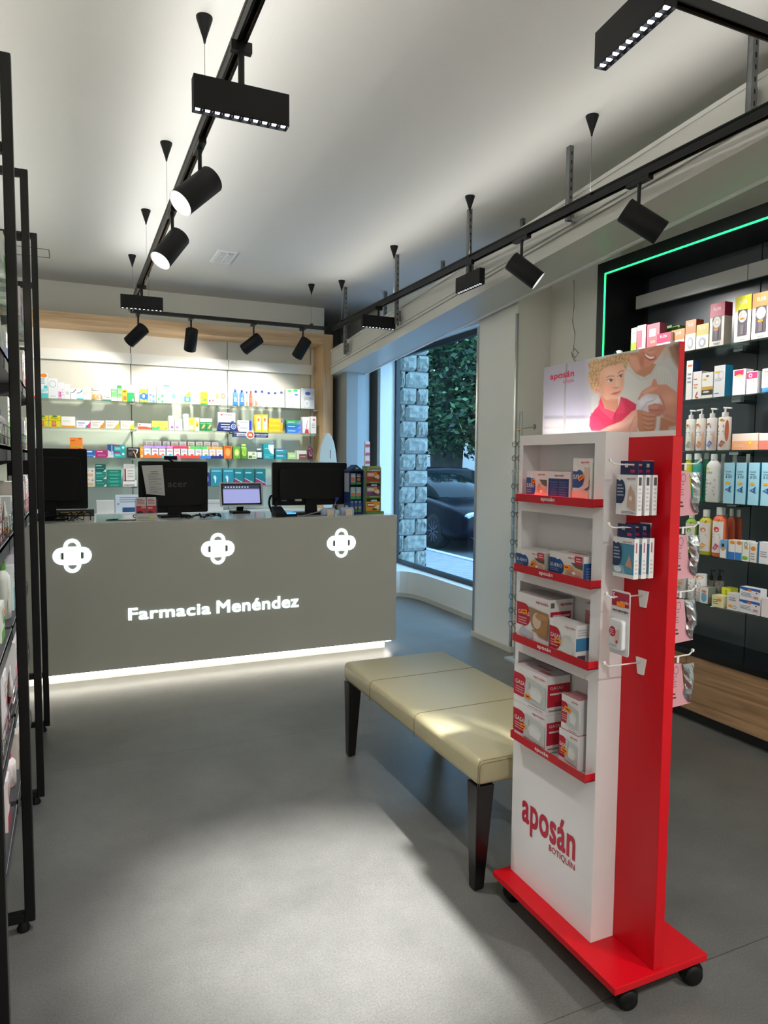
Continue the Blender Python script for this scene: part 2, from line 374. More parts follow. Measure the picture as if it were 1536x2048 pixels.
# window
DARKF = mat('dark_window_frame', (18, 22, 26), rough=.35)
w1 = bpy.data.objects.new('window_1', None); COL.objects.link(w1); w1.location = (3.60, YW0, ZS + .001); struct(w1)
m = MB(); L = YW1 - YW0; Hh = 2.784 - ZS
m.box(-.02, 0, 0, .03, L, .045, DARKF).box(-.02, 0, Hh - .055, .03, L, Hh, DARKF).box(-.02, 0, 0, .03, .04, Hh, DARKF).box(-.02, L - .045, 0, .03, L, Hh, DARKF)
m.build('window_frame', w1)
m = MB(); m.box(0, .03, .03, .008, L - .03, Hh - .03, glassmat('window_glass', (240, 248, 250), refl=.012, power=6, top=.7)); m.build('window_pane', w1)
# partitions beyond the window
m = MB(); m.box(3.335, 7.575, 0, XW, 7.66, ZC, WHITEP); struct(m.build('wall_niche'))
m = MB(); pts = [(2.865, 7.45), (3.0, 7.45)] + [(3.0 + .33 * math.sin(t), 7.45 + .5 * (1 - math.cos(t)) + .1 * math.sin(t)) for t in [i * PI / 16 for i in range(1, 9)]] + [(3.33, 8.2), (2.865, 8.2)]
n = len(pts); m.add([(x, y, 0) for x, y in pts] + [(x, y, 2.85) for x, y in pts], [tuple(range(n - 1, -1, -1)), tuple(range(n, 2 * n))] + [(i, (i + 1) % n, n + (i + 1) % n, n + i) for i in range(n)], mat('grey_panel', (150, 152, 148), rough=.5))
struct(m.build('wall_partition'))
# ceiling grille and access panel
m = MB(); x0, y0, x1, y1 = 1.225, 6.32, 1.40, 6.72
m.box(x0, y0, ZC - .012, x1, y1, ZC - .0005, mat('grille_white', (225, 226, 226), rough=.4))
m.box(x0 + .03, y0 + .05, ZC - .013, x1 - .03, y1 - .05, ZC - .012, mat('grille_shadow', (90, 90, 90)))
for i in range(9): m.box(x0 + .03, y0 + .06 + i * .033, ZC - .02, x1 - .03, y0 + .075 + i * .033, ZC - .012, mat('grille_white'))
m.box((x0 + x1) / 2 - .006, y0 + .04, ZC - .021, (x0 + x1) / 2 + .006, y1 - .04, ZC - .012, mat('grille_white'))
tag(m.build('ceiling_vent'), 'small square slatted white air vent set into the ceiling', 'vent')
m = MB(); a, b = (-.55, 6.98), (-.13, 7.26)
for p, q in (((a[0], a[1]), (b[0], a[1])), ((b[0], a[1]), (b[0], b[1])), ((b[0], b[1]), (a[0], b[1])), ((a[0], b[1]), (a[0], a[1]))):
    m.bar((*p, ZC - .002), (*q, ZC - .002), .006, .004, mat('panel_line', (95, 95, 92)))
tag(m.build('access_panel'), 'thin outlined access hatch in the ceiling above the left racks', 'hatch')
# loose cable on the wall right of the pillar
m = MB(); X = XW - .012
def wp(px, py): q = P(px, py, 'x', X); return (X, q[1], q[2])
m.tube([wp(*q) for q in ((1148, 560), (1148, 615), (1145, 642), (1150, 668), (1147, 698), (1142, 706), (1150, 716), (1157, 706), (1149, 697), (1144, 712), (1151, 724))], .0022, BLACKM, 5)
tag(m.build('loose_cable'), 'thin dark loose cable coiled against the pale wall above the poster', 'cable')

# ================================================================== OUTSIDE
m = MB(); PAV = mat('lavender_paving', (150, 148, 168), rough=.7, noise=.1, nscale=8)
m.box(3.66, -4, -.12, 5.62, 30, -.02, PAV)
for i in range(110): m.box(3.67, 4 + i * .14, -.021, 5.6, 4.012 + i * .14, -.0185, mat('paving_joint', (128, 132, 150)))
m.box(5.62, -4, -.12, 5.74, 30, -.005, mat('kerb_stone', (200, 202, 205), noise=.1)); o = m.build('sidewalk'); tag(o, 'lavender block sidewalk with pale kerb outside the window', 'sidewalk')
m = MB(); m.box(5.75, -4, -.2, 16.15, 32.9, -.06, mat('asphalt', (70, 74, 80), rough=.8, noise=.2, nscale=40, bump=.3)); tag(m.build('road'), 'grey asphalt road under the parked dark car', 'road')
STONE = mat('rough_cut_stone', (146, 148, 138), rough=.9, noise=.22, nscale=14, bump=1.0, bscale=28)
GROUT = mat('stone_joint', (110, 114, 114), rough=.9)
m = MB(); m.box(3.68, 7.74, 0, 4.03, 8.3, 3.4, GROUT)
rs = random.Random(3); z = 0; row = 0
while z < 3.35:
    cuts = [3.66, 3.885, 4.05] if row % 2 else [3.66, 3.73, 4.05]
    for a, b in zip(cuts[:-1], cuts[1:]):
        nx, nz = 7, 5; vs = []
        for j in range(nz + 1):
            for i in range(nx + 1):
                e = i in (0, nx) or j in (0, nz)
                vs.append((a + .006 + (b - a - .012) * i / nx, 7.725 - (0 if e else .012 + rs.random() * .03), z + .006 + .188 * j / nz))
        k = len(vs)
        fs = [(j * (nx + 1) + i, j * (nx + 1) + i + 1, (j + 1) * (nx + 1) + i + 1, (j + 1) * (nx + 1) + i) for j in range(nz) for i in range(nx)]
        m.add(vs, fs, STONE)
        m.box(a + .006, 7.725, z + .006, b - .006, 7.8, z + .194, STONE)
    m.box(4.0, 7.8, z + .006, 4.05, 8.3, z + .194, STONE)
    z += .2; row += 1
m.keep = 1
tag(m.build('stone_pier'), 'rough cut pale stone pier of stacked blocks just outside the window', 'pier')
m = MB(); m.box(16.2, 4, -.1, 16.6, 34, 5.5, mat('far_render', (188, 184, 178), rough=.9, noise=.06, nscale=2)); m.box(6, 33, -.1, 16.19, 33.5, 6, mat('far_render'))
tag(m.build('garden_wall'), 'pale rendered wall across the road behind the tree', 'wall')
m = MB(); m.box(3.66, -6, 3.46, 3.9, 30, 9, mat('facade_render', (176, 172, 160), rough=.9)); m.box(3.66, 8.31, 0, 3.8, 30, 3.45, mat('facade_render')); struct(m.build('wall_facade'))
# tree
LEAF = [mat('leaf_%d' % i, c, rough=.5, spec=.4) for i, c in enumerate(((38, 66, 44), (58, 92, 58), (84, 120, 72), (130, 160, 110), (26, 46, 34)))]
tr = thing('street_tree', 'leafy dark green street tree with thick trunk behind the car', 'tree', (9.83, 17.6, -.06))
BARK = mat('bark', (98, 96, 84), rough=.9, noise=.3, nscale=5, bump=1, bscale=9)
m = MB(); m.lathe([(.62, 0), (.5, .5), (.46, 1.4), (.5, 2.2), (.4, 3.4), (.2, 5.5)], BARK, n=18); m.build('trunk', tr)
m = MB()
for k in range(7):
    a = k * .9; m.tube([(0, 0, 2 + k * .25), (.9 * math.cos(a), .9 * math.sin(a), 2.9 + k * .3), (2.3 * math.cos(a), 2.3 * math.sin(a), 3.6 + k * .4)], .11, BARK, 6)
m.build('branch', tr)
m = MB(); rs = random.Random(11)
blobs = [(rs.uniform(-3.2, 3.2), rs.uniform(-3.2, 3.2), rs.uniform(2.5, 6.6)) for _ in range(50)] + [(-1.6, -1.0, 2.3), (-.6, -1.6, 2.5), (.4, -1.8, 2.4), (1.6, -1.4, 1.9), (-1.2, -2.2, 3.2), (.6, -2.4, 3.4), (1.6, -2.2, 3.0), (0, -2.6, 4.4), (1.4, -2.6, 4.6), (-1.4, -2.4, 4.8), (.3, -2.2, 5.6), (2.3, -1.0, 1.7), (2.0, .2, 2.0), (-2.6, .3, 2.7), (.2, -2.4, 2.6), (2.8, -2, 2.3)]
for bx_, by_, bz_ in blobs:
    R_ = rs.uniform(.55, 1.05)
    for _ in range(800):
        d = Vector((rs.gauss(0, 1), rs.gauss(0, 1), rs.gauss(0, 1))).normalized() * R_ * rs.uniform(.45, 1.05)
        c = Vector((bx_, by_, bz_)) + d; u = Vector((rs.gauss(0, 1), rs.gauss(0, 1), rs.gauss(0, .6))).normalized(); v = u.cross(Vector((rs.gauss(0, 1), rs.gauss(0, 1), rs.gauss(0, 1)))).normalized()
        L_ = rs.uniform(.06, .12); q = rs.random()
        m.add([c - u * L_, c + v * L_ * .45, c + u * L_, c - v * L_ * .45], [(0, 1, 2, 3)], LEAF[4 if q < .25 else 0 if q < .5 else 1 if q < .75 else 2 if q < .93 else 3])
m.keep = 1; m.build('crown', tr)
# car (parked nose towards the camera side), local +x right of driver.. front looks along local -y
CARP = mat('navy_car_paint', (9, 12, 24), rough=.25, spec=.12, coat=.06)
CARG = mat('car_glass', (10, 22, 24), rough=.06, spec=.3)
car = thing('parked_car', 'dark navy hatchback car parked nose forward at the kerb outside the window', 'car', (6.0, 10.34, -.06))
def loft(m, secs, mt, n=None):
    n = len(secs[0]); vs = [p for s_ in secs for p in s_]
    fs = [(j * n + k, j * n + (k + 1) % n, (j + 1) * n + (k + 1) % n, (j + 1) * n + k) for j in range(len(secs) - 1) for k in range(n)]
    fs += [tuple(range(n - 1, -1, -1)), tuple((len(secs) - 1) * n + k for k in range(n))]
    m.add(vs, fs, mt, True)
def ringy(y, w, zb, zt, inset=.1, cx=.89):
    h = zt - zb
    return [(cx - w, y, zb + h * .12), (cx - w * 1.0, y, zb + h * .5), (cx - w * (1 - inset * .5), y, zb + h * .85), (cx - w * (1 - inset * 2), y, zt), (cx, y, zt + .015),
            (cx + w * (1 - inset * 2), y, zt), (cx + w * (1 - inset * .5), y, zb + h * .85), (cx + w, y, zb + h * .5), (cx + w, y, zb + h * .12), (cx + w * .9, y, zb), (cx - w * .9, y, zb)]
m = MB(); loft(m, [ringy(0.0, .60, .28, .58), ringy(.06, .74, .22, .66), ringy(.25, .86, .2, .76), ringy(.6, .89, .2, .84), ringy(1.15, .89, .2, .93), ringy(1.5, .89, .2, .96), ringy(3.2, .89, .2, .98), ringy(4.0, .87, .25, .96), ringy(4.35, .8, .35, .9)], CARP); m.build('bodywork', car)
m = MB(); C2 = lambda y, w, zt: [(.89 - w, y, .9), (.89 - w * .97, y, .9 + (zt - .9) * .5), (.89 - w * .8, y, zt), (.89, y, zt + .03), (.89 + w * .8, y, zt), (.89 + w * .97, y, .9 + (zt - .9) * .5), (.89 + w, y, .9)]
loft(m, [C2(1.0, .76, .93), C2(1.45, .76, 1.18), C2(1.9, .74, 1.40), C2(3.2, .72, 1.40), C2(3.9, .7, 1.2), C2(4.25, .68, .95)], CARG); m.build('windscreen', car)
m = MB(); C3 = lambda y, w, zt: [(.89 - w, y, zt - .05), (.89 - w * .8, y, zt), (.89, y, zt + .02), (.89 + w * .8, y, zt), (.89 + w, y, zt - .05)]
loft(m, [C3(1.85, .66, 1.41), C3(2.1, .66, 1.45), C3(3.2, .64, 1.45), C3(3.6, .6, 1.38)], CARP); m.build('roof', car)
RUB = mat('tyre_rubber', (16, 17, 20), rough=.8); RIM = mat('wheel_rim', (120, 128, 140), rough=.3, metal=.9)
for wy in (.86, 3.5):
    for sx in (-1, 1):
        xx = .89 + sx * .80
        w = MB(); w.lathe([(.2, -.1), (.3, -.1), (.315, -.06), (.315, .06), (.3, .1), (.2, .1)], RUB, (xx, wy, .315), (1, 0, 0), 28); wo = w.build('wheel', car)
        w = MB()
        for k in range(10):
            a = k * PI / 5; w.bar((xx + sx * .085, wy, .315), (xx + sx * .085, wy + .2 * math.cos(a), .315 + .2 * math.sin(a)), .022, .03, RIM, up=(1, 0, 0))
        w.lathe([(.045, -.1), (.045, .1)], RIM, (xx, wy, .315), (1, 0, 0), 14); w.lathe([(.205, -.09), (.215, .09)], RIM, (xx, wy, .315), (1, 0, 0), 28, cap=False)
        w.build('rim', wo)
        w = MB(); w.lathe([(.36, -.06), (.36, .095)], mat('wheel_arch', (8, 9, 12), rough=.7), (xx, wy, .37), (1, 0, 0), 28); w.build('wheel_arch', car)
LAMP = mat('headlamp_glass', (190, 205, 220), rough=.08, spec=1, coat=1); LDARK = mat('headlamp_dark', (40, 46, 56), rough=.2)
for sx in (-1, 1):
    m = MB(); X0 = .89 + sx * .5
    m.lathe([(.10, 0), (.13, .05), (.10, .1)], LAMP, (X0, .04, .62), (0, 1, .15), 18, sx=1.5, sy=.62)
    m.lathe([(.045, -.012), (.05, .03)], LDARK, (X0, .04, .62), (0, 1, .15), 18); m.lathe([(.03, -.02), (.03, .0)], LAMP, (X0, .04, .62), (0, 1, .15), 16)
    m.build('headlamp', car)
    m = MB(); m.lathe([(.055, -.02), (.075, .02)], LAMP, (X0 + sx * .04, .03, .33), (0, 1, 0), 18); m.lathe([(.09, -.012), (.095, .04)], LDARK, (X0 + sx * .04, .03, .33), (0, 1, 0), 18); m.build('fog_lamp', car)
m = MB(); m.box(.6, -.03, .5, 1.18, .03, .58, LDARK); m.box(.45, -.025, .24, 1.33, .03, .4, LDARK); m.build('grille', car)

# ================================================================== CEILING TRACK
ZT = 2.905; XL, XR, YF, YB = .552, 2.575, 1.67, 7.13
tk = thing('lighting_track', 'black suspended rectangular lighting track hung from the ceiling on thin wires', 'track', (XL, YF, ZT))
def rail(a, b):
    m = MB(); a = Vector((*a, 0)); b = Vector((*b, 0)); d = (b - a).normalized(); p = Vector((-d.y, d.x, 0))
    for s_ in (-1, 1):
        m.bar(a + p * .0145 * s_, b + p * .0145 * s_, .006, .034, BLACK)
        m.bar(a + p * .010 * s_ + Vector((0, 0, -.012)), b + p * .010 * s_ + Vector((0, 0, -.012)), .004, .002, mat('copper_strip', (150, 110, 80), rough=.3, metal=1))
    m.bar(a + Vector((0, 0, .014)), b + Vector((0, 0, .014)), .03, .006, BLACK)
    m.build('rail', tk, loc=(-XL, -YF, 0))
for a, b in (((XL, -1.2), (XL, YB)), ((XL, YB), (XR, YB)), ((XR, YB), (XR, -1.2)), ((XL, YF), (XR, YF))): rail(a, b)
for cx_, cy_ in ((XL, 3.105), (XL, 4.376), (XL, 5.584), (XL, 6.84), (.72, YB), (2.343, YB), (XR, 6.85), (XR, 5.58), (XR, 4.33), (XR, 3.08), (XR, 1.9), (1.2, YF), (XL, 1.85), (XL, .4), (XR, .4)):
    m = MB(); m.lathe([(.034, 0), (.034, -.006), (.007, -.088), (.004, -.105)], BLACKM, (cx_ - XL, cy_ - YF, ZC - ZT), n=20); cn = m.build('ceiling_cone', tk)
    m = MB(); m.tube([(cx_ - XL, cy_ - YF, ZC - ZT - .1), (cx_ - XL, cy_ - YF, .03)], .0011, STEEL, 5); m.box(cx_ - XL - .012, cy_ - YF - .02, .015, cx_ - XL + .012, cy_ - YF + .02, .034, BLACK); m.build('wire', cn)

def barlight(x, y, along, label, power=14, tilt=0, zb=2.70, yaw=0, aim=None, group='ten-eye bar lamps on the track', spread=80):
    "black bar lamp with ten square LED eyes along its lower face"
    rz = 0 if along == 'x' else PI / 2
    o = thing('bar_lamp', label, 'lamp', (x, y, zb), rz, group); o.rotation_euler = (tilt, 0, rz + yaw)
    L, D, H = .32, .042, .106
    m = MB(); m.box(-L / 2, -D / 2, .012, L / 2, D / 2, H, BLACKM)
    m.box(-L / 2, -D / 2, 0, L / 2, -D / 2 + .003, .012, BLACKM); m.box(-L / 2, D / 2 - .003, 0, L / 2, D / 2, .012, BLACKM)
    for i in range(11): xx = -L / 2 + L * i / 10; m.box(max(-L / 2, xx - .0015), -D / 2, 0, min(L / 2, xx + .0015), D / 2, .012, BLACKM)
    m.build('housing', o)
    m = MB()
    for i in range(10): xx = -L / 2 + L * (i + .5) / 10; m.box(xx - .0065, -.0065, .004, xx + .0065, .0065, .0115, emat('led_eye', (235, 242, 255), 12))
    m.build('led_eyes', o)
    m = MB(); m.box(-.035, -.012, ZT - zb - .045, .035, .012, ZT - zb - .012, BLACK); m.lathe([(.011, H), (.011, ZT - zb - .03)], BLACK, n=12); m.build('adapter', o)
    l = bpy.data.lights.new('bar_beam', 'SPOT'); l.energy = power * K_BAR; l.spot_size = math.radians(spread); l.spot_blend = 1; l.color = (1, .985, .965); l.shadow_soft_size = .03
    lo_ = bpy.data.objects.new('bar_beam', l); COL.objects.link(lo_); lo_.parent = o; lo_.location = (0, 0, -.02)
    if aim: lo_.rotation_euler = (Matrix.Rotation(-(rz + yaw), 3, 'Z') @ (Vector(aim) - Vector((x, y, zb)))).to_track_quat('-Z', 'Y').to_euler()
    return o
barlight(XL, 2.43, 'x', 'ten-eye bar lamp across the left track, nearest the camera', 110, spread=70, zb=2.645)
barlight(XL, 6.0, 'x', 'bar lamp across the far end of the left track near the shelves', 22)
barlight(2.56, 5.87, 'x', 'bar lamp set crosswise near the far corner of the right track', 22)
barlight(XR - .02, 4.28, 'y', 'dark bar lamp running along the right track beside a grey strut', 22)
barlight(1.51, 1.64, 'y', 'bar lamp with bright eyes at the top right edge of the photo', 1150, zb=2.72, spread=32.5, yaw=-.12, aim=(.80, 2.08, 0))
barlight(XL, -.6, 'x', 'added bar lamp of the left track behind the viewer', 110, spread=165)  # added out of view to brighten faces turned to the viewer
barlight(XR, -.4, 'y', 'added bar lamp of the right track behind the viewer', 175, spread=165)  # second lamp added out of view as room fill

def spot(x, y, d, label, power=30, size=38, col=(1, .95, .87), zt=ZT, length=.215, group='cylinder spotlights on the track', open_=False):
    "cylindrical track spot; d = where it aims"
    o = thing('track_spotlight', label, 'spotlight', (x, y, zt - .02), 0, group); d = Vector(d).normalized()
    piv = Vector((0, 0, -.182)); r = .059
    m = MB(); m.box(-.016, -.075, -.018, .016, .075, .01, BLACK); m.lathe([(.012, -.018), (.009, -.035), (.009, -.15)], BLACK, n=12); m.build('adapter', o)
    back = piv - d * length * .38; q = [(r * .9, 0), (r, .004), (r, length), (r * .93, length + .001), (r * .9, length - .02), (r * .5, length - .055), (.004, length - .06)]
    m = MB(); m.lathe(q[:3], BLACKM, back, d, 32, cap=False); m.lathe([(.001, 0), (r * .9, 0)], BLACKM, back, d, 32, cap=False); m.build('housing', o)
    m = MB(); m.lathe([(r, length), (r * .93, length), (r * .86, length - .015), (r * .55, length - .05)], mat('spot_reflector', (240, 240, 240), rough=.25, metal=.3, emit=.55), back, d, 32, cap=False); m.build('reflector', o)
    m = MB(); m.lathe([(.0005, length - .05), (r * .56, length - .05)], emat('spot_lens', (255, 246, 230), 9), back, d, 24, cap=False); m.build('lens', o)
    l = bpy.data.lights.new('spot_beam', 'SPOT'); l.energy = power * K_SPOT; l.spot_size = math.radians(size); l.spot_blend = .5; l.color = col; l.shadow_soft_size = .035
    lo_ = bpy.data.objects.new('spot_beam', l); COL.objects.link(lo_); lo_.parent = o; lo_.location = back + d * (length + .01); lo_.rotation_euler = d.to_track_quat('-Z', 'Y').to_euler()
    return o
spot(XL, 3.25, (-.62, -.22, -.62), 'black cylinder spotlight on the left track with its white mouth showing, nearer one', 150)
spot(XL, 4.16, (-.55, -.3, -.78), 'farther black cylinder spotlight on the left track with its white mouth showing', 150)
spot(.62, YB, (-.55, .50, -.55), 'leftmost of the four spotlights on the cross track, aimed down left', 30, 115)
spot(1.11, YB, (-.02, .50, -.75), 'second spotlight of the cross track, pointing almost straight down', 62, 115)
spot(1.73, YB, (-.6, .5, -.5), 'third spotlight of the cross track, tilted down to the left', 24, 115)
spot(2.25, YB, (-.3, .5, -.7), 'rightmost spotlight of the cross track, beside the oak frame corner', 45, 110)
spot(XR, 3.70, (.55, -.35, -.5), 'spotlight of the right track aimed down right, beside the bar lamp', 45, 70, (1, .98, .95))
spot(XR, 2.72, (.62, -.4, -.5), 'large near spotlight of the right track tilted towards the dark cabinet', 60, 75, (1, .98, .95))
spot(XR, 1.3, (.7, .35, -.55), 'added right track spotlight behind the viewer lighting the dark cabinet', 60, 70, (1, .98, .95))  # spot added out of view, extra light for the cabinet
spot(XL, 1.1, (-.5, .5, -.7), 'added left track spotlight behind the viewer lighting the racks', 45)  # spot added out of view, extra light for the racks

# added fill strips on both long rails, tilted inwards to brighten the ceiling
for xs, sg in ((XL, 1), (XR, -1)):
    m = MB(); m.box(xs - XL - .012, -2.6, .031, xs - XL + .012, 5.2, .036, BLACK); m.box(xs - XL - sg * .012 - .0015, -2.6, .036, xs - XL - sg * .012 + .0015, 5.2, .05, BLACK); so_ = m.build('added_fill_strip', tk)
    l = bpy.data.lights.new('added_rail_fill', 'AREA'); l.shape = 'RECTANGLE'; l.size = 7.7; l.size_y = .02; l.energy = K_RAIL * (1 if sg > 0 else .55); l.color = (1, .99, .965); l.spread = math.radians(180)
    q = bpy.data.objects.new('added_rail_fill', l); COL.objects.link(q); q.parent = tk; q.location = (xs - XL + sg * .002, 1.3, .05)
    d = Vector((sg * .62, 0, .78)); q.rotation_euler = Matrix((Vector((0, 1, 0)), d.cross(Vector((0, -1, 0))).normalized() * 1, -d)).transposed().to_euler()
# uplight channels added outside the view to brighten the ceiling (left and street walls)
def uplight(label, loc, rz, L, power, tilt):
    o = thing('added_fill_channel', label, 'lamp', loc, rz, 'added uplight channels along the wall tops')
    m = MB(); m.box(-L / 2, 0, -.06, L / 2, .10, -.055, WHITEP); m.box(-L / 2, .095, -.055, L / 2, .10, 0, WHITEP); m.box(-L / 2, 0, -.055, L / 2, .005, 0, WHITEP); m.build('channel', o)
    l = bpy.data.lights.new('added_fill_glow', 'AREA'); l.shape = 'RECTANGLE'; l.size = L; l.size_y = .06; l.energy = power; l.color = (1, .99, .965)
    q = bpy.data.objects.new('added_fill_glow', l); COL.objects.link(q); q.parent = o; q.location = (0, .05, -.03); q.rotation_euler = (PI + tilt, 0, 0)
uplight('added unseen white uplight channel high on the left wall behind the racks', (-.84, 2.6, 2.38), -PI / 2, 7.6, K_UP, -.85)
uplight('added unseen white uplight channel high on the wall behind the viewer', (1.4, -2.44, 2.38), 0, 3.6, K_UP * 1.5, -.85)

# ================================================================== SLIDING TRACK BEAM
bm_ = thing('door_track_housing', 'long pale metal door track housing sloping down above the window wall', 'housing', (2.76, 4.8, 2.7))
sl = -.0755; zb = lambda y: 2.498 + sl * (y - 7.573)
def bpt(x, y, dz): return (x - 2.76, y - 4.8, zb(y) + dz - 2.7)
ya, yb = .6, 8.12
def slab(m, x0, x1, d0, d1, mt, ya=ya, yb=yb): m.hexa([bpt(x0, ya, d0), bpt(x1, ya, d0), bpt(x1, yb, d0), bpt(x0, yb, d0)], [bpt(x0, ya, d1), bpt(x1, ya, d1), bpt(x1, yb, d1), bpt(x0, yb, d1)], mt)
m = MB(); slab(m, 2.765, 3.115, .004, .27, ALU); m.build('casing', bm_)
m = MB(); slab(m, 2.757, 2.775, 0, .075, ALU); slab(m, 2.75, 2.77, .085, .10, ALU); slab(m, 2.755, 2.77, .115, .122, ALU); slab(m, 2.757, 2.775, .262, .285, ALU); m.build('rail', bm_)
m = MB(); slab(m, 3.10, 3.125, -.006, .02, mat('white_lip', (235, 235, 235), rough=.3)); m.build('lip', bm_)
for yy in (2.215, 3.42, 4.549, 5.795, 7.083):
    for xx, zl in ((2.705, zb(yy) + .11), (3.17, zb(yy) + .05)):
        m = MB(); H_ = ZC - zl
        m.box(xx - 2.76 - .014, yy - 4.8 - .014, zl - 2.7, xx - 2.76 - .010, yy - 4.8 + .014, ZC - 2.7, STEEL); m.box(xx - 2.76 - .014, yy - 4.8 - .016, zl - 2.7, xx - 2.76 + .014, yy - 4.8 - .012, ZC - 2.7, STEEL); m.box(xx - 2.76 - .014, yy - 4.8 + .012, zl - 2.7, xx - 2.76 + .014, yy - 4.8 + .016, ZC - 2.7, STEEL)
        for k in range(int(H_ / .05)): m.box(xx - 2.76 - .004, yy - 4.8 - .0168, zl - 2.7 + .02 + k * .05, xx - 2.76 + .004, yy - 4.8 - .0158, zl - 2.7 + .04 + k * .05, BLACKM)
        m.build('strut', bm_)
    m = MB(); q = Vector(bpt(2.74, yy + .02, .14)); m.box(q.x - .03, q.y - .012, q.z - .02, q.x + .012, q.y + .012, q.z + .09, STEEL); m.lathe([(.022, -.012), (.022, .012)], CHROME, q + Vector((0, 0, -.02)), (1, 0, 0), 16); m.bar(q + Vector((-.02, 0, .06)), q + Vector((.02, 0, -.05)), .012, .012, BLACKM); m.build('roller_bracket', bm_)

# ================================================================== SERVICE COUNTER
CF = 5.026; CXL, CXR = -.62, 2.365
CGREY = mat('counter_warm_grey', (200, 200, 192), rough=.5); CTOP = mat('counter_top_gloss', (215, 214, 208), rough=.12, spec=.6)
ctr = thing('service_counter', 'long warm grey pharmacy counter with glowing crosses and lit letters', 'counter', (1, 5.2, 0))
def cb(m, x0, y0, z0, x1, y1, z1, mt): m.box(x0 - 1, y0 - 5.2, z0, x1 - 1, y1 - 5.2, z1, mt)
m = MB(); cb(m, CXL, CF, .072, CXR, CF + .045, 1.074, CGREY); cb(m, CXR - .045, CF + .045, .072, CXR, 5.68, 1.074, CGREY); m.build('front_panel', ctr, bevel=.002)
m = MB(); cb(m, CXL, CF + .001, 1.075, CXR, 5.70, 1.081, CTOP); cb(m, CXL, CF + .05, 1.04, CXR - .05, 5.68, 1.074, CTOP); m.build('worktop', ctr)
m = MB(); cb(m, CXL, 5.09, 0, 2.295, 5.64, .071, mat('plinth_white', (225, 224, 218), rough=.4)); m.build('plinth', ctr)
m = MB(); cb(m, CXL, 5.045, .060, 2.33, 5.055, .0705, emat('led_strip_white', (255, 248, 235), 15)); cb(m, 2.32, 5.055, .060, 2.33, 5.6, .0705, emat('led_strip_white', (255, 248, 235), 15)); m.build('light_strip', ctr)
GLOW = emat('backlit_acrylic', (232, 250, 250), 1.35)
def rrect(cx, cz, hx, hz, r, n=8):
    o = []
    for sx, sz, a0 in ((1, 1, 0), (-1, 1, PI / 2), (-1, -1, PI), (1, -1, 3 * PI / 2)):
        for k in range(n + 1):
            a = a0 + k * PI / 2 / n; o.append((cx + sx * (hx - r) + r * math.cos(a), cz + sz * (hz - r) + r * math.sin(a)))
    return o
for cx_, cz_ in ((.0, .866), (.952, .872), (1.894, .875)):
    m = MB(); yb_ = CF - 5.2; q = .0385
    fr = lambda a, b, t: (a + cx_ - 1, t + yb_, b + cz_)
    # two crossed rounded loops with a solid middle and small slits, built from strips
    def loop(h, wdt, th, m=m, fr=fr, vert=True):
        out = rrect(0, 0, wdt, h, wdt); inn = rrect(0, 0, wdt - th, h - th, wdt - th)
        for k in range(len(out)):
            a, b, c, d = out[k], out[(k + 1) % len(out)], inn[(k + 1) % len(inn)], inn[k]
            pts = [a, b, c, d] if vert else [(y, x) for x, y in (a, b, c, d)]
            m.add([fr(x, z, -.003) for x, z in pts], [(0, 1, 2, 3)], GLOW)
    loop(.113, .052, .024, vert=True); loop(.118, .056, .034, vert=False)
    for r_ in ((-.052, -.06, .052, .06), (-.1, -.056, -.072, .056), (.072, -.056, .1, .056)):
        if abs(r_[0]) > .06: r_ = (r_[0] + .01 * (1 if r_[0] < 0 else 0), -.045, r_[2], .045)
        m.add([fr(a, b, -.0034) for a, b in ((r_[0], r_[1]), (r_[2], r_[1]), (r_[2], r_[3]), (r_[0], r_[3]))], [(0, 1, 2, 3)], GLOW)
    for sx in (-1, 1): m.add([fr(sx * .058 + a, b, -.004) for a, b in ((-.005, -.022), (.005, -.022), (.005, .022), (-.005, .022))], [(0, 1, 2, 3)], mat('slit_grey', (90, 96, 92)))
    m.keep = 1; m.build('cross_emblem', ctr)
xa, xb = P(421.5, 1216, 'y', CF)[0] - 1, P(433, 1213, 'y', CF)[0] - 1
for word, x0_, x1_, zt_ in (('Farmacia', .341 - 1, xa, .488), ('Menéndez', xb, 1.551 - 1, .497)):
    m = MB(); put_text(m, word, GLOW, x0_, .403, x1_, zt_, lambda a, b: (a, CF - 5.2 - .003, b), bold=.024, res=4); m.keep = 1; m.build('lettering', ctr)

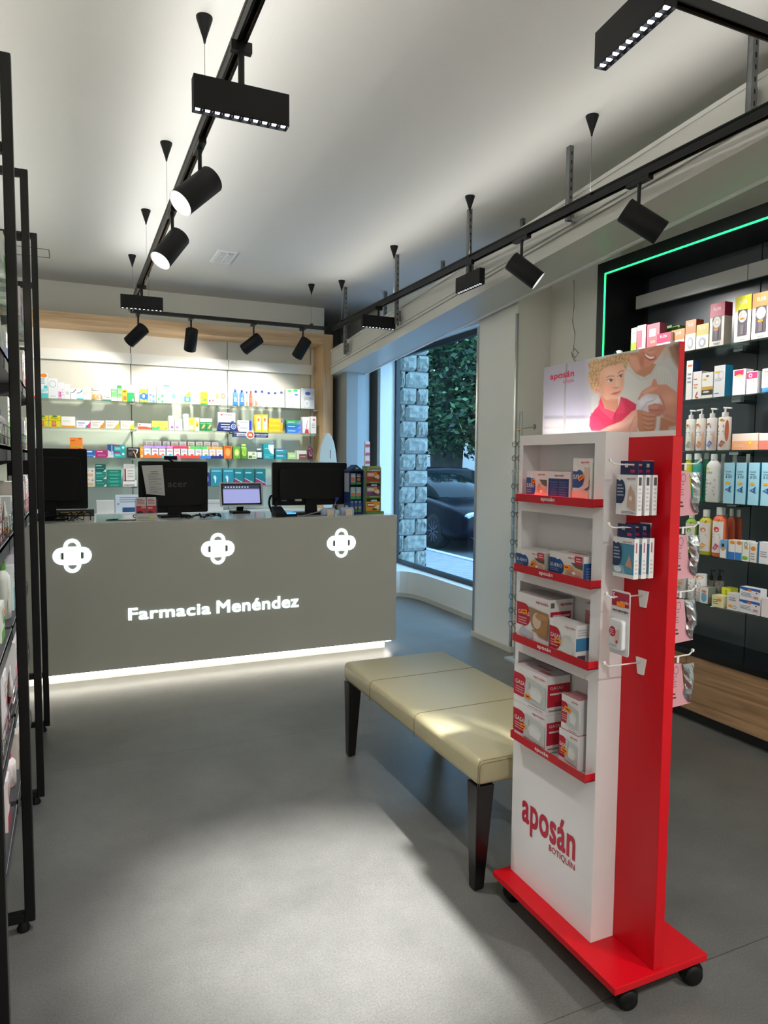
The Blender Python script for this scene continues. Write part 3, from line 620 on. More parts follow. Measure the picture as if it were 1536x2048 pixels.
# ---- monitors and things on the counter
ZW = 1.081
def monitor(label, x, y, w, h, zb_, rz=0, tilt=0, frame=BLACKM, light_edge=False, word=None, base=.22):
    o = thing('computer_monitor', label, 'monitor', (x, y, ZW), rz)
    c, s_ = math.cos(tilt), math.sin(tilt); z0 = zb_ - ZW
    T = lambda a, b, t: (a, t * c - (b) * s_, z0 + b * c + t * s_)
    m = MB(); out = rrect(0, h / 2, w / 2, h / 2, .012, 4)
    m.prism(out, 0, .022, frame, T); m.prism(rrect(0, h * .5, w * .42, h * .36, .03, 4), -.03, 0, frame, T); m.build('screen_housing', o, bevel=.003)
    if light_edge:
        m = MB()
        m.prism(rrect(0, h / 2, w / 2 + .004, h / 2 + .004, .014, 4), .012, .026, mat('silver_bezel', (170, 172, 175), rough=.3, metal=.5), T); m.build('bezel', o)
    m = MB(); m.prism([(-w * .46, h * .04), (w * .46, h * .04), (w * .46, h * .96), (-w * .46, h * .96)], .0262, .0268, mat('lcd_screen', (60, 80, 120), rough=.2, emit=.6), T); m.build('display', o)
    m = MB(); m.prism([(-.05, -z0 + .015), (.05, -z0 + .015), (.035, h * .5), (-.035, h * .5)], -.02, .0, frame, T); m.build('stand', o)
    m = MB(); m.box(-base / 2, -.09, 0, base / 2, .10, .014, frame); m.build('base', o, bevel=.004)
    if word:
        m = MB(); put_text(m, word, mat('embossed_grey', (62, 62, 64), rough=.4), -.05, h * .50, .09, h * .50 + .035, lambda a, b: T(a, b, -.031), .01); m.keep = 1; m.build('lettering', o)
    return o
monitor('leftmost black monitor seen from behind, turned away beside the rack posts', -.14, 5.36, .50, .42, 1.155, rz=-.06, tilt=.06)
mm = monitor('middle black monitor seen from behind with a letter taped to it', .70, 5.38, .50, .38, 1.112, rz=.05, word='acer')
monitor('widest black monitor with a thin silver rim at the right of the counter', 1.745, 5.33, .615, .335, 1.155, rz=-.02, light_edge=True, base=.25)
# details on the widest one
m = MB()
m.box(1.49, 5.262, 1.19, 1.53, 5.29, 1.20, mat('grey_port', (90, 90, 92))); m.box(1.93, 5.255, 1.19, 1.955, 5.284, 1.215, mat('blue_plug', (30, 60, 170)))
m.box(1.60, 5.262, 1.19, 1.65, 5.29, 1.205, mat('pale_label', (170, 170, 165)))
tag(m.build('cable_connectors'), 'row of cable plugs and blue connector under the widest monitor back', 'connector')
m = MB(); pl = [(0, 0), (.155, .006), (.165, -.21), (.10, -.225), (.03, -.20)]
px0 = P(283, 931, 'y', 5.335)
fr = lambda a, b, t: (px0[0] + a, 5.335 + t - .004 - .02 * math.sin(max(0, -b) * 9), px0[2] + b)
rows = 8; PAPER = mat('printer_paper', (205, 205, 205), rough=.7)
for i in range(rows):
    t0, t1 = i / rows, (i + 1) / rows; ed = lambda t: ((.0 + .028 * t, -.205 * t), (.145 + .012 * t, -.222 * t + .004))
    (a0, b0), (a1, b1) = ed(t0); (c0, d0), (c1, d1) = ed(t1)
    m.add([fr(a0, b0, 0), fr(a1, b1, 0), fr(c1, d1, 0), fr(c0, d0, 0), fr(a0, b0, .0008), fr(a1, b1, .0008), fr(c1, d1, .0008), fr(c0, d0, .0008)], [(0, 1, 2, 3), (7, 6, 5, 4), (0, 4, 5, 1), (2, 6, 7, 3), (1, 5, 6, 2), (3, 7, 4, 0)], PAPER)
for k in range(14):
    t = .2 + k * .054; a = .035 + .02 * t + (.02 if k < 2 else 0); b_ = .13 + .01 * t - (.02 if k < 2 else .0 if k % 3 else .03)
    p0 = fr(a, -.215 * t, -.001); p1 = fr(b_, -.222 * t, -.001)
    m.bar(p0, p1, .0006, .0022 if k > 1 else .004, mat('ink_grey', (95, 95, 95)))
tag(m.build('printed_letter'), 'white printed letter hanging on the back of the middle monitor', 'paper')
m = MB(); q = P(341, 916, 'y', 5.37); m.box(q[0] - .045, 5.35, q[2] - .013, q[0] + .045, 5.385, q[2] + .015, BLACKM); m.bar((q[0] - .01, 5.36, q[2] - .012), (q[0] + .02, 5.375, q[2] - .03), .03, .006, BLACKM); tag(m.build('webcam', bevel=.004), 'small black webcam clipped on top of the middle monitor', 'webcam')
# point of sale tablet
o = thing('sales_tablet', 'small white framed touch screen showing a pale window on the counter', 'tablet', (1.235, 5.5, ZW))
m = MB(); T = lambda a, b, t: (a, t - .0 + b * .22, .062 + b * .97)
m.prism(rrect(0, .095, .172, .098, .014, 4), 0, .014, mat('white_plastic', (205, 205, 200), rough=.35), T); m.build('frame', o)
m = MB(); m.prism(rrect(0, .097, .158, .086, .004, 3), -.0012, 0, mat('black_glass', (10, 10, 12), rough=.08), T); m.build('glass', o)
m = MB(); SCR = emat('screen_lavender', (150, 155, 205), .75); m.poly([T(-.145, .025, -.002), T(.145, .025, -.002), T(.145, .17, -.002), T(-.145, .17, -.002)], SCR)
m.poly([T(-.145, .142, -.0025), T(.145, .142, -.0025), T(.145, .17, -.0025), T(-.145, .17, -.0025)], emat('screen_bar', (52, 58, 90), .5))
m.poly([T(-.145, .135, -.003), T(.145, .135, -.003), T(.145, .142, -.003), T(-.145, .142, -.003)], emat('screen_bar2', (110, 112, 140), .6))
for k in range(9): m.poly([T(-.13 + k * .022, .150, -.0035), T(-.118 + k * .022, .150, -.0035), T(-.118 + k * .022, .159, -.0035), T(-.13 + k * .022, .159, -.0035)], emat('screen_icon', (200, 205, 225), .8))
m.keep = 1; m.build('screen', o)
m = MB(); m.bar((0, .10, .02), (0, .03, .12), .05, .03, BLACKM); m.box(-.07, .02, 0, .07, .16, .02, BLACKM); m.build('stand', o)
# cables
def cable(name, label, pts, r=.003, mt=BLACKM):
    pp = [Vector(p) for p in pts]; out = []
    for i in range(len(pp) - 1):
        p0 = pp[max(0, i - 1)]; p1 = pp[i]; p2 = pp[i + 1]; p3 = pp[min(len(pp) - 1, i + 2)]
        for k in range(6):
            t = k / 6; out.append(.5 * ((2 * p1) + (p2 - p0) * t + (2 * p0 - 5 * p1 + 4 * p2 - p3) * t * t + (3 * p1 - p0 - 3 * p2 + p3) * t ** 3))
    out.append(pp[-1]); m = MB(); m.tube(out, r, mt, 6); return tag(m.build(name), label, 'cable')
rs = random.Random(5)
def nest(x0, x1, y, n, label, z=ZW + .003, hgt=.06):
    m = MB()
    for k in range(n):
        pts = []; x = rs.uniform(x0, x1); a = rs.uniform(0, 6)
        for i in range(16):
            a += rs.uniform(-.2, 1.1); pts.append((min(x1, max(x0, x + .07 * math.cos(a) * (1 + .02 * i))), y + .05 * math.sin(a), z + hgt * abs(math.sin(i * .45 + k)) * rs.uniform(.5, 1)))
        m.tube(pts, .003, BLACKM, 5)
    return tag(m.build('cable_tangle'), label, 'cable')
nest(-.35, .12, 5.20, 9, 'tangle of black cables under the leftmost monitor', hgt=.07)
nest(.72, 1.0, 5.19, 6, 'tangle of black cables lying under the middle monitor', hgt=.035)
cable('power_cable', 'black cable looping on the worktop beside the red leaflet holder', [(.30, 5.24, ZW + .004), (.22, 5.18, ZW + .004), (.30, 5.14, ZW + .004), (.42, 5.16, ZW + .004), (.40, 5.26, ZW + .02), (.44, 5.27, ZW + .05), (.455, 5.30, ZW + .10)], .0035)
cable('monitor_cable', 'pale grey cable running along the foot of the widest monitor', [(1.60, 5.12, ZW + .004), (1.68, 5.14, ZW + .015), (1.80, 5.2, ZW + .035), (1.90, 5.24, ZW + .05), (1.94, 5.265, ZW + .115)], .004, mat('grey_cable', (140, 138, 132), rough=.5))
cable('cable_bundle', 'thick black cable arching at the left side of the widest monitor', [(1.43, 5.3, ZW + .005), (1.40, 5.3, ZW + .09), (1.42, 5.31, ZW + .15), (1.47, 5.31, ZW + .12), (1.45, 5.3, ZW + .04), (1.55, 5.26, ZW + .006)], .009)
# payment terminal with blue light
o = thing('card_terminal', 'black card terminal with a small blue light left of widest monitor', 'terminal', (1.44, 5.15, ZW))
m = MB(); m.hexa([(-.04, -.06, 0), (.04, -.06, 0), (.04, .09, 0), (-.04, .09, 0)], [(-.04, -.06, .03), (.04, -.06, .03), (.04, .09, .075), (-.04, .09, .075)], BLACKM); m.build('housing', o, bevel=.004)
m = MB(); m.box(.05, -.03, .02, .12, -.01, .03, emat('blue_led', (40, 160, 255), 1.6)); m.box(.04, -.03, .0, .13, .04, .019, BLACKM); m.build('indicator', o)
# leaflet holder
qx = P(293, 1035, 'y', 5.10)[0]
o = thing('leaflet_holder', 'clear leaflet holder on the counter edge in front of the middle monitor', 'holder', (qx, 5.09, ZW))
m = MB(); m.box(-.072, 0, 0, .072, .004, .05, mat('holder_white', (215, 212, 208))); m.box(-.072, .045, 0, .072, .049, .15, CLEAR); m.box(-.072, 0, 0, -.069, .049, .15, CLEAR); m.box(.069, 0, 0, .072, .049, .15, CLEAR); m.box(-.072, 0, 0, .072, .049, .004, CLEAR)
art(m, [('l', .1, .2, .9, .6, 2, 'a09a96'), ('e', .72, .45, .1, .16, 'c8dc3c')], lambda u, v, k: ((u - .5) * .14, -k, v * .05)); m.build('tray', o)
for k, (dx, w_) in enumerate(((-.033, .064), (.035, .060))):
    carton('leaflet', ('red and white leaflet in the clear holder, left one' if k == 0 else 'red and white leaflet in the clear holder, right one'), 'leaflet', (qx + dx, 5.102, ZW + .006), 0, w_, .155, .02, 'e6dedd',
           [('r', 0, .2, 1, .62, 'd2324a'), ('e', .35, .28, .35, .12, '3c3236'), ('t', 'ON', .5, .5, .95, .62, 'f0e6e6', .02) if k == 0 else ('r', .1, .5, .6, .56, 'f0d6da'), ('l', .08, .68, .9, .95, 4, 'c06070')], group='leaflets in the clear holder')
# tissue packs
for k, (x, y) in enumerate(((1.82, 5.12), (1.98, 5.14))):
    m = MB(); c = MB(); o = thing('tissue_pack', ('small clear tissue pack lying in front of the widest monitor, left one' if k == 0 else 'small tissue pack beside the blue gabled display, right one'), 'tissues', (x, y, ZW), .1, 'tissue packs on the counter')
    m.lathe([(.03, -.055), (.036, -.045), (.036, .045), (.03, .055)], mat('tissue_blue', (165, 180, 205), rough=.25), (0, 0, .026), (1, 0, 0), 12, sx=.7, sy=1.0); m.build('wrapper', o)
    c.box(-.02, -.03, .001, .025, -.0365 + .0, .045, 'e08a30'); c.box(-.026, -.0375, .001, .031, -.037, .05, 'e6d6c0'); c.build('label', o)
# gabled blue display with hanging packs
o = thing('gabled_display', 'dark blue gabled cardboard display with clear packs at the counter end', 'display', (2.075, 5.165, ZW), .10)
NAVY = cm('1e3a6e'); m = MB(); w_, d_ = .125, .10; h_ = .345
m.box(-w_ / 2, 0, 0, w_ / 2, d_, .012, NAVY); m.box(-w_ / 2, 0, 0, -w_ / 2 + .004, d_, h_, NAVY); m.box(w_ / 2 - .004, 0, 0, w_ / 2, d_, h_, NAVY); m.box(-w_ / 2, d_ - .004, 0, w_ / 2, d_, h_, NAVY)
m.prism([(-w_ / 2, h_), (w_ / 2, h_), (0, h_ + .045)], 0, .004, NAVY); m.prism([(-w_ / 2 - .004, h_), (w_ / 2 + .004, h_), (0, h_ + .05)], .004, d_, NAVY)
m.box(-w_ / 2, 0, 0, w_ / 2, .004, .02, NAVY); m.build('case', o)
m = MB(); m.prism([(0, h_ + .002), (.017, h_ + .02), (.013, h_ + .034), (-.013, h_ + .034), (-.017, h_ + .02)], -.001, 0, '2c6e4c'); m.box(-.012, -.002, h_ + .02, .012, -.001, h_ + .026, 'd0d8c8'); m.build('badge', o)
m = MB(); m.box(-w_ / 2 - .0015, .01, .18, -w_ / 2 - .0005, d_ - .01, .33, 'b6bcc4'); m.box(-w_ / 2 - .0015, .03, .04, -w_ / 2 - .0008, .07, .07, 'dfe4ea'); m.build('side_print', o)
for zz in (.118, .235): MB().box(-w_ / 2 + .004, .004, zz, w_ / 2 - .004, d_ - .004, zz + .003, CLEAR).build('shelf', o)
PK = [('r', 0, 0, 1, .3, '3c8a3c'), ('r', 0, .3, 1, .75, '2a5ea8'), ('e', .5, .42, .4, .09, 'f08a3c'), ('t', 'CF', .2, .8, .8, .92, 'e8eef4', .02)]
for k in range(3): carton('small_pack', ['left', 'middle', 'right'][k] + ' blue and green pack on the bottom tier of gabled display', 'pack', (2.075 - .035 + k * .035, 5.18 + (k - 1) * .0035, ZW + .0125), .10, .03, .1, .02, '24508e', PK, group='packs in the gabled display')
for k in range(2): carton('small_pack', ['left', 'right'][k] + ' pale clear pack on the middle tier of gabled display', 'pack', (2.05 + k * .05, 5.18 + k * .005, ZW + .1215), .10, .042, .095, .02, '9ec4cc', [('r', 0, 0, 1, .25, '4c9a4c'), ('e', .5, .4, .4, .13, 'e87a4a'), ('l', .1, .5, .9, .9, 4, 'dfe8ea')], group='packs in the gabled display')
for k in range(2): carton('small_pack', ['left', 'right'][k] + ' lilac clear pack on the top tier of gabled display', 'pack', (2.05 + k * .05, 5.18 + k * .005, ZW + .2385), .10, .042, .088, .02, ['a8a0c8', '28485e'][k], [('r', 0, 0, 1, .2, '4c9a4c'), ('e', .5, .45, .35, .14, 'e0784a'), ('l', .1, .65, .9, .92, 2, 'dfe8ea')], group='packs in the gabled display')
# green display with three boxes
o = thing('green_display', 'olive green tiered cardboard display with candy boxes at counter corner', 'display', (2.235, 5.20, ZW), 0)
GR = cm('7c9a5a'); GR2 = cm('5e8038'); m = MB(); m.box(-.07, -.02, 0, .085, .09, .02, GR2); m.box(-.066, 0, .02, -.062, .085, .37, GR); m.box(.062, 0, .02, .066, .085, .37, GR); m.box(-.066, .081, .02, .066, .085, .385, GR); m.box(-.055, 0, .345, .06, .004, .385, 'b0b890')
for zz in (.125, .245): m.box(-.062, -.002, zz, .062, .08, zz + .02, GR2)
art(m, [('r', .15, .925, .95, .965, '8ca060'), ('l', .2, .34, .8, .375, 1, 'a8c084'), ('l', .2, .645, .8, .68, 1, 'a8c084')], lambda u, v, k: ((u - .5) * .12, -.003 - k, v * .385)); m.build('case', o)
for k, (zz, c1, nm) in enumerate(((.0205, 'e0a028', 'yellow candy box on the bottom tier'), (.146, '7a4a86', 'purple candy box on the middle tier'), (.266, 'c0302c', 'red candy box on the top tier'))):
    carton('candy_box', nm + ' of the olive green display', 'box', (2.235, 5.205, ZW + zz), 0, .118, .078, .06, c1, [('r', .05, .45, .65, .85, 'b8282a' if k == 0 else 'd8c8c0'), ('r', .1, .55, .6, .75, 'e8dcd0'), ('e', .78, .42, .18, .26, 'e6d8c8'), ('e', .66, .72, .14, .2, 'f0a020'), ('e', .6, .2, .2, .1, '5a4a30')], group='candy boxes in the green display')
    MB().box(2.235 - .02, 5.198, ZW + zz + .08, 2.235 + .03, 5.2, ZW + zz + .093, 'b8d4ec').build('shelf_label', o).matrix_parent_inverse = Matrix.Translation((-2.235, -5.20, -ZW))
# oval panel behind the counter
q = P(656, 905, 'y', 7.1); o = thing('oval_panel', 'tall cream oval panel with a dark slot behind the widest monitor', 'panel', (q[0], 7.1, 0))
m = MB(); hz = P(653, 866, 'y', 7.1)[2]; pts = [(.105 * math.sin(a) * (1 - .0), hz - .42 + .42 * math.cos(a)) for a in [i * PI / 20 for i in range(40)]]
m.prism(pts, 0, .04, mat('cream_plastic', (225, 220, 200), rough=.4)); m.build('body', o, bevel=.006)
m = MB(); m.box(.025, -.002, hz - .27, .03, 0, hz - .18, BLACKM); m.build('slot', o)
m = MB(); m.box(-.02, 0, 0, .02, .04, hz - .8, STEEL); m.box(-.15, -.1, 0, .15, .14, .02, STEEL); m.build('stand', o)
q = P(735, 905, 'x', 3.2); m = MB()
# small red and white strip standing behind the gabled display
q0, q1 = P(731, 935, 'y', 7.0), P(739, 883, 'y', 7.0); m = MB()
m.box(q0[0], 7.04, .29, q1[0] + .01, 7.012, q1[2], 'e8c8c0')
for k in range(4): m.box(q0[0] + .003, 6.9985, q1[2] - .06 - k * .09, q1[0] + .007, 6.9995, q1[2] - .03 - k * .09, 'b84840')
tag(m.build('measuring_strip'), 'narrow red and white strip standing by the curved wall behind counter', 'strip')

# ================================================================== BACK DISPLAY UNIT
YB0 = 7.70; BX0, BX1 = -.80, 2.79
bk = thing('wall_display_unit', 'oak framed lit wall unit with white back panels behind the counter', 'shelf unit', (1, 7.9, 0))
def bb(m, x0, y0, z0, x1, y1, z1, mt): m.box(x0 - 1, y0 - 7.9, z0, x1 - 1, y1 - 7.9, z1, mt)
m = MB(); bb(m, BX0, YB0, 2.838, BX1 - .115, 8.14, 2.95, WOODL); m.build('top_frame', bk)
m = MB(); bb(m, BX1 - .115, YB0, 0, BX1, 8.14, 2.951, WOODZ); m.build('side_frame', bk)
m = MB(); bb(m, BX0, YB0, 0, BX0 + .115, 8.14, 2.838, WOODZ); m.build('side_frame', bk)
YP = 8.055; SX = [BX0 + .115, P(262, 760, 'y', YP)[0], P(455, 760, 'y', YP)[0], BX1 - .155]
WPAN = mat('white_laminate', (228, 224, 210), rough=.35)
for a, b in zip(SX[:-1], SX[1:]): m = MB(); bb(m, a + .004, YP, .9, b - .004, YP + .02, 2.838, WPAN); m.build('back_panel', bk)
m = MB(); bb(m, BX0 + .1, YP + .021, .5, BX1 - .1, YP + .03, 2.84, BLACKM); m.build('backing', bk)
m = MB(); bb(m, SX[-1] + .004, YP, .9, BX1 - .115, YP + .02, 2.838, WPAN); m.build('filler', bk)
zs0 = P(400, 730, 'y', 7.99)[2]; zs1 = P(400, 756, 'y', 7.99)[2]
zv1 = P(300, 709, 'y', 7.985)[2]; zv0 = P(300, 726, 'y', 7.985)[2]
VAL = mat('white_valance', (236, 234, 226), rough=.4)
for a, b in zip(SX[:-1], SX[1:]): m = MB(); bb(m, a + .003, 7.985, zv0 - .02, b - .003, 8.0, zv1, VAL); bb(m, a + .003, 8.0, zv1 - .01, b - .003, YP, zv1, VAL); m.build('valance', bk)
BZ = [2.104, 1.822, 1.523, 1.224]
for z in BZ:
    for a, b in zip(SX[:-1], SX[1:]): m = MB(); bb(m, a + .004, 7.745, z - .008, b - .004, 8.03, z, GREEN_EDGE); m.build('glass_shelf', bk)
    for x in SX[1:]: m = MB(); bb(m, x - .012, 7.86, z - .022, x + .012, YP, z - .0085, CHROME); bb(m, x - .03, 7.85, z - .02, x + .03, 7.87, z - .0085, CHROME); m.build('shelf_bracket', bk)
m = MB(); bb(m, BX0 + .115, 7.72, 0, BX1 - .115, YP, .92, mat('unit_base_grey', (140, 142, 140), rough=.5)); bb(m, BX0 + .115, 7.66, .92, BX1 - .115, YP, .95, mat('unit_top_white', (190, 190, 186), rough=.3)); m.build('base_cabinet', bk)

YI = 7.765
def bitem(px0, px1, ytop, shelf, kind, name, desc, cat, col, spec=(), lift=0, y=YI, d=.07, group=None, **kw):
    z = BZ[shelf] + lift if shelf < 9 else lift; a = P(px0, 850, 'y', y)[0]; b = P(px1, 850, 'y', y)[0]; w = (b - a) * .985
    h = P((px0 + px1) / 2, ytop, 'y', y)[2] - z
    loc = ((a + b) / 2, y, z + .0004)
    if kind == 'c': return carton(name, desc, cat, loc, 0, w, h, d, col, spec, group=group, **kw)
    if kind == 'b': return bottle(name, desc, cat, loc, 0, w, h, col, spec=spec, group=group, **kw)
    if kind == 'p': return pouch(name, desc, cat, loc, 0, w, h, col, kw.pop('capc', '1e3c8c'), spec, group=group)
G1 = 'goods on the top glass shelf behind the counter'; TS = ' on the top back shelf'
W_ = 'f2f2ee'
def lines(a, b, c, d, n=3, col='9aa0a8'): return ('l', a, b, c, d, n, col)
L1 = [
 (69, 77, 786, 'c', 'white carton with a red lower half, at far left', W_, [('r', 0, 0, 1, .45, 'e0503c')]),
 (82, 98, 746, 'c', 'tallest white and aqua carton with orange disc', 'eef6f6', [('r', 0, 0, 1, .2, '5ccfd0'), ('p', [(0, .2), (1, .3), (1, .45), (.4, .4), (0, .3)], 'a8e4e6'), ('r', .5, .4, .9, .5, '58c8cc'), ('e', .5, .9, .42, .08, 'f0902c'), lines(.1, .55, .6, .8)]),
 (99, 117.5, 757, 'c', 'tall white carton with a blue ring', 'f4f4f4', [('ring', .45, .72, .36, .17, .1, '6a86a8'), ('r', .15, .1, .8, .13, 'b8c0c8')]),
 (118, 130.5, 765, 'c', 'white carton speckled with magenta dots', 'f6f2f4', [('r', 0, 0, .55, .45, 'f4b8dc'), ('e', .3, .36, .12, .06, 'd04ca8'), ('e', .3, .2, .14, .07, 'd04ca8'), ('e', .75, .4, .06, .03, 'b04a90'), ('e', .8, .25, .06, .03, 'b04a90'), ('e', .7, .55, .06, .03, 'b04a90')]),
 (131, 142, 768, 'c', 'plain white narrow carton beside the magenta one', 'f6f6f6', [lines(.2, .3, .8, .5)]),
 (142.5, 154.5, 777, 'c', 'white carton with a navy curve', 'f6f6f8', [('p', [(.05, .62), (.5, .7), (.9, .95), (.95, 1), (1, 1), (.85, .8), (.5, .62), (.05, .58)], '4a5a98'), ('r', 0, 0, .06, .6, '5a6068')]),
 (155, 167.5, 777, 'c', 'white carton with a teal curve', 'f4f8f8', [('p', [(.05, .6), (.5, .66), (.9, .93), (1, 1), (.85, .72), (.5, .58), (.05, .52)], '2e8a90'), ('r', 0, 0, 1, .12, '3cc8c4')]),
 (168, 180, 777, 'c', 'white carton with a lime green curve', 'f6f8f2', [('p', [(.05, .6), (.5, .64), (.8, .85), (.85, .8), (.5, .58), (.05, .54)], 'a0d860'), ('r', 0, 0, 1, .08, 'e0f0a0')]),
 (184, 206, 776, 'b', 'peach and white tub with orange fruit print', 'f4e8dc', [('e', .3, .3, .25, .4, 'f4c060'), ('e', .75, .35, .22, .4, 'f09070'), ('r', 0, .85, 1, 1, 'f0a030')]),
 (207, 222.5, 787.5, 'c', 'low white carton with orange mark and teal base', W_, [('r', 0, 0, 1, .18, '1e7a74'), ('r', .4, .35, .9, .55, 'f09a60'), ('r', .1, .55, .4, .68, '8090b0')]),
 (223.5, 235.5, 778, 'c', 'soft green carton with pale base', '6aa870', [('r', 0, 0, 1, .3, 'b8d8a8'), ('t', 'A.Vert', .15, .24, .85, .36, 'f4f8ee'), lines(.1, .75, .6, .85, 1, 'd8ecd8')]),
 (236, 245, 771, 'c', 'taller slim green carton', '80b87c', [('r', 0, .82, 1, 1, '2e8a3c'), ('r', 0, .0, 1, .2, 'b8d8a8'), ('r', .2, .35, .9, .45, '5a8a50')]),
 (246, 255, 779, 'c', 'yellow and orange slim carton', 'f8c820', [('r', .15, .1, .9, .45, 'e05a28'), ('r', .1, .75, .9, .9, 'b83a20')]),
 (255.5, 269.5, 770.5, 'c', 'white carton with emerald green lower half', 'd8dcd8', [('r', 0, 0, 1, .55, '128a4c'), ('t', 'Blevit', .1, .8, .9, .92, '4c5a54', .01), ('e', .8, .1, .15, .08, 'c8e8a0'), lines(.1, .62, .8, .72, 2, '8a9490')]),
 (271, 279, 781, 'c', 'plain grey carton standing back', 'b4b0a4', []),
 (280.5, 296, 769, 'c', 'carton with lime field and blue eye shape', 'f2f4f0', [('r', 0, 0, 1, .75, 'b4cc3c'), ('p', [(0, .4), (.5, .55), (1, .45), (1, .16), (.5, .12), (0, .2)], '1c64c0'), ('e', .5, .34, .16, .1, 'e8f4d0'), ('t', 'Phar', .1, .84, .8, .95, '8088a8')]),
 (297, 312.5, 770, 'c', 'white carton with cyan dots low right', W_, [('e', .7, .35, .15, .09, '28b0d0'), ('e', .7, .08, .2, .07, '3cc0e0'), ('r', .15, .38, .45, .46, '3c70c0'), ('r', .15, .1, .4, .16, '2860b8'), ('t', 'NOVA', .2, .88, .7, .95, '4a6078')]),
 (314, 327.5, 770, 'c', 'white carton with green dots', W_, [('e', .85, .38, .16, .1, '38b860'), ('e', .3, .2, .14, .09, '38b860'), ('e', .85, .08, .16, .08, '38b860'), lines(.2, .86, .7, .94, 1, '70908a')]),
 (328, 341, 770, 'c', 'white carton with bright green lid strip', 'f8f8f8', [('r', 0, .9, 1, 1, '2cb85c')]),
 (342, 355.5, 776, 'c', 'white carton with pale blue panel and dark edge', 'f4f8fa', [('r', .1, .15, .9, .65, '9ccce8'), ('r', .2, .3, .75, .6, '5ca4d8'), ('r', .92, 0, 1, 1, '4c7890'), ('r', .2, .8, .7, .86, '8098a8')]),
 (369, 382, 784, 'c', 'carton with a slanted yellow top over blue', 'f4f4f0', [('p', [(0, .55), (.3, .8), (.6, 1), (1, 1), (1, .62), (0, .62)], 'f4c81c'), ('r', 0, .15, 1, .62, '1a7ab4'), ('e', .5, .38, .2, .14, 'e0f4f0'), ('r', 0, 0, 1, .12, 'f0d850')]),
 (387, 401, 778, 'c', 'white carton with a thin navy wave', 'f2f2f6', [('p', [(0, .5), (.5, .42), (1, .46), (1, .42), (.5, .38), (0, .46)], '3c4c7c'), ('r', .3, .9, .75, .95, '8088a0'), lines(.2, .1, .9, .34, 3, 'b8bccc')]),
 (401.5, 415, 784, 'c', 'yellow carton with green splash', 'e8d818', [('e', .6, .45, .32, .2, '3cb43c'), ('r', 0, 0, 1, .12, '1e8a3c'), ('p', [(.3, .35), (.6, .7), (.9, .5)], '90c820')]),
 (416, 429.5, 774.5, 'c', 'tall white carton with brown cow patches', 'eef2ee', [('r', .25, .35, .85, .9, 'c8e0e4'), ('e', .3, .22, .15, .07, '5a4640'), ('e', .75, .25, .14, .06, '8a4640'), ('e', .55, .1, .2, .05, 'a87a6c')]),
 (430, 440.5, 782, 'c', 'beige carton with golden animal print, left of two', 'cfc4b4', [('e', .45, .65, .32, .2, 'a07c3c'), ('e', .45, .68, .2, .12, 'e0c060'), ('l', .1, .12, .9, .3, 2, '9a8a7a')]),
 (441, 453, 782.5, 'c', 'beige carton with brown animal print, right of two', 'c8bcb0', [('e', .45, .65, .32, .2, '6a5044'), ('e', .45, .65, .2, .14, 'c89a70'), ('l', .1, .12, .9, .3, 2, '8a7a70')]),
 (602, 629, 777, 'c', 'grey box reading SRO-PRO at the right end', 'b8b8b4', [('t', 'SRO-PRO', .22, .44, .92, .56, '5a5e64'), ('e', .5, .75, .2, .09, '2a4c8c'), ('ring', .45, .25, .17, .16, .3, 'e4e6e4'), ('r', .72, .68, .9, .84, 'e8a888')]),
]
for a, b, yt, k, ds, c, sp in L1:
    h = 'tub' if 'tub' in ds else 'carton'
    bitem(a, b, yt, 0, k, 'medicine_carton' if h == 'carton' else 'powder_tub', ds + TS, h, c, sp, group=G1, **({'capr': .95, 'caph': .2, 'neck': .02, 'cap': 'f4f0ea', 'flat': .8} if k == 'b' else {}))
PCH = [(466, 477, 779, '2c6ab4', 'blue drink pouch with navy cap, left of two'), (479.5, 490, 780, '2c70ba', 'blue drink pouch with navy cap, right of two'), (490.5, 498, 783, 'f4dccc', 'peach drink pouch beside the blue ones'),
       (499, 506, 782, 'd4664a', 'red orange drink pouch'), (507, 519, 781, 'f8ece8', 'white pouch with pink flame print, third from blue ones'), (520, 531, 781, 'f8f2f0', 'white pouch with faint pink base'),
       (533, 545, 784, 'f6f6f4', 'white pouch with blue cap, left of three'), (546, 557, 784, 'f6f6f2', 'white pouch with blue cap, middle of three'), (558, 570, 783, 'f6f6f4', 'white pouch with blue cap, right of three')]
for i, (a, b, yt, c, ds) in enumerate(PCH):
    bitem(a, b, yt, 0, 'p', 'drink_pouch', ds + TS, 'pouch', c, [('l', .15, .3, .85, .8, 4, 'd8e8f4' if i < 2 else 'e8b0a0' if i < 6 else 'd8dce0')] + ([('p', [(.2, 0), (.8, 0), (.6, .6), (.5, .3), (.3, .5)], 'f0906a')] if i in (2, 4) else []), group='drink pouches on the top back shelf', capc='1e3c8c' if i != 3 else '8a2c20')
bitem(572, 584, 779, 0, 'c', 'medicine_carton', 'white carton with green cap mark' + TS, 'carton', 'f4f6f2', [('e', .6, .92, .4, .07, '3ca44c'), ('r', .85, 0, .9, .9, 'a8c090')], group=G1)
bitem(585, 600, 779, 0, 'c', 'medicine_carton', 'white carton with green top beside the SRO-PRO box', 'carton', 'f6f8f4', [('e', .4, .93, .35, .07, '2cb44c'), ('e', .5, .72, .25, .06, '3c5c98')], group=G1)

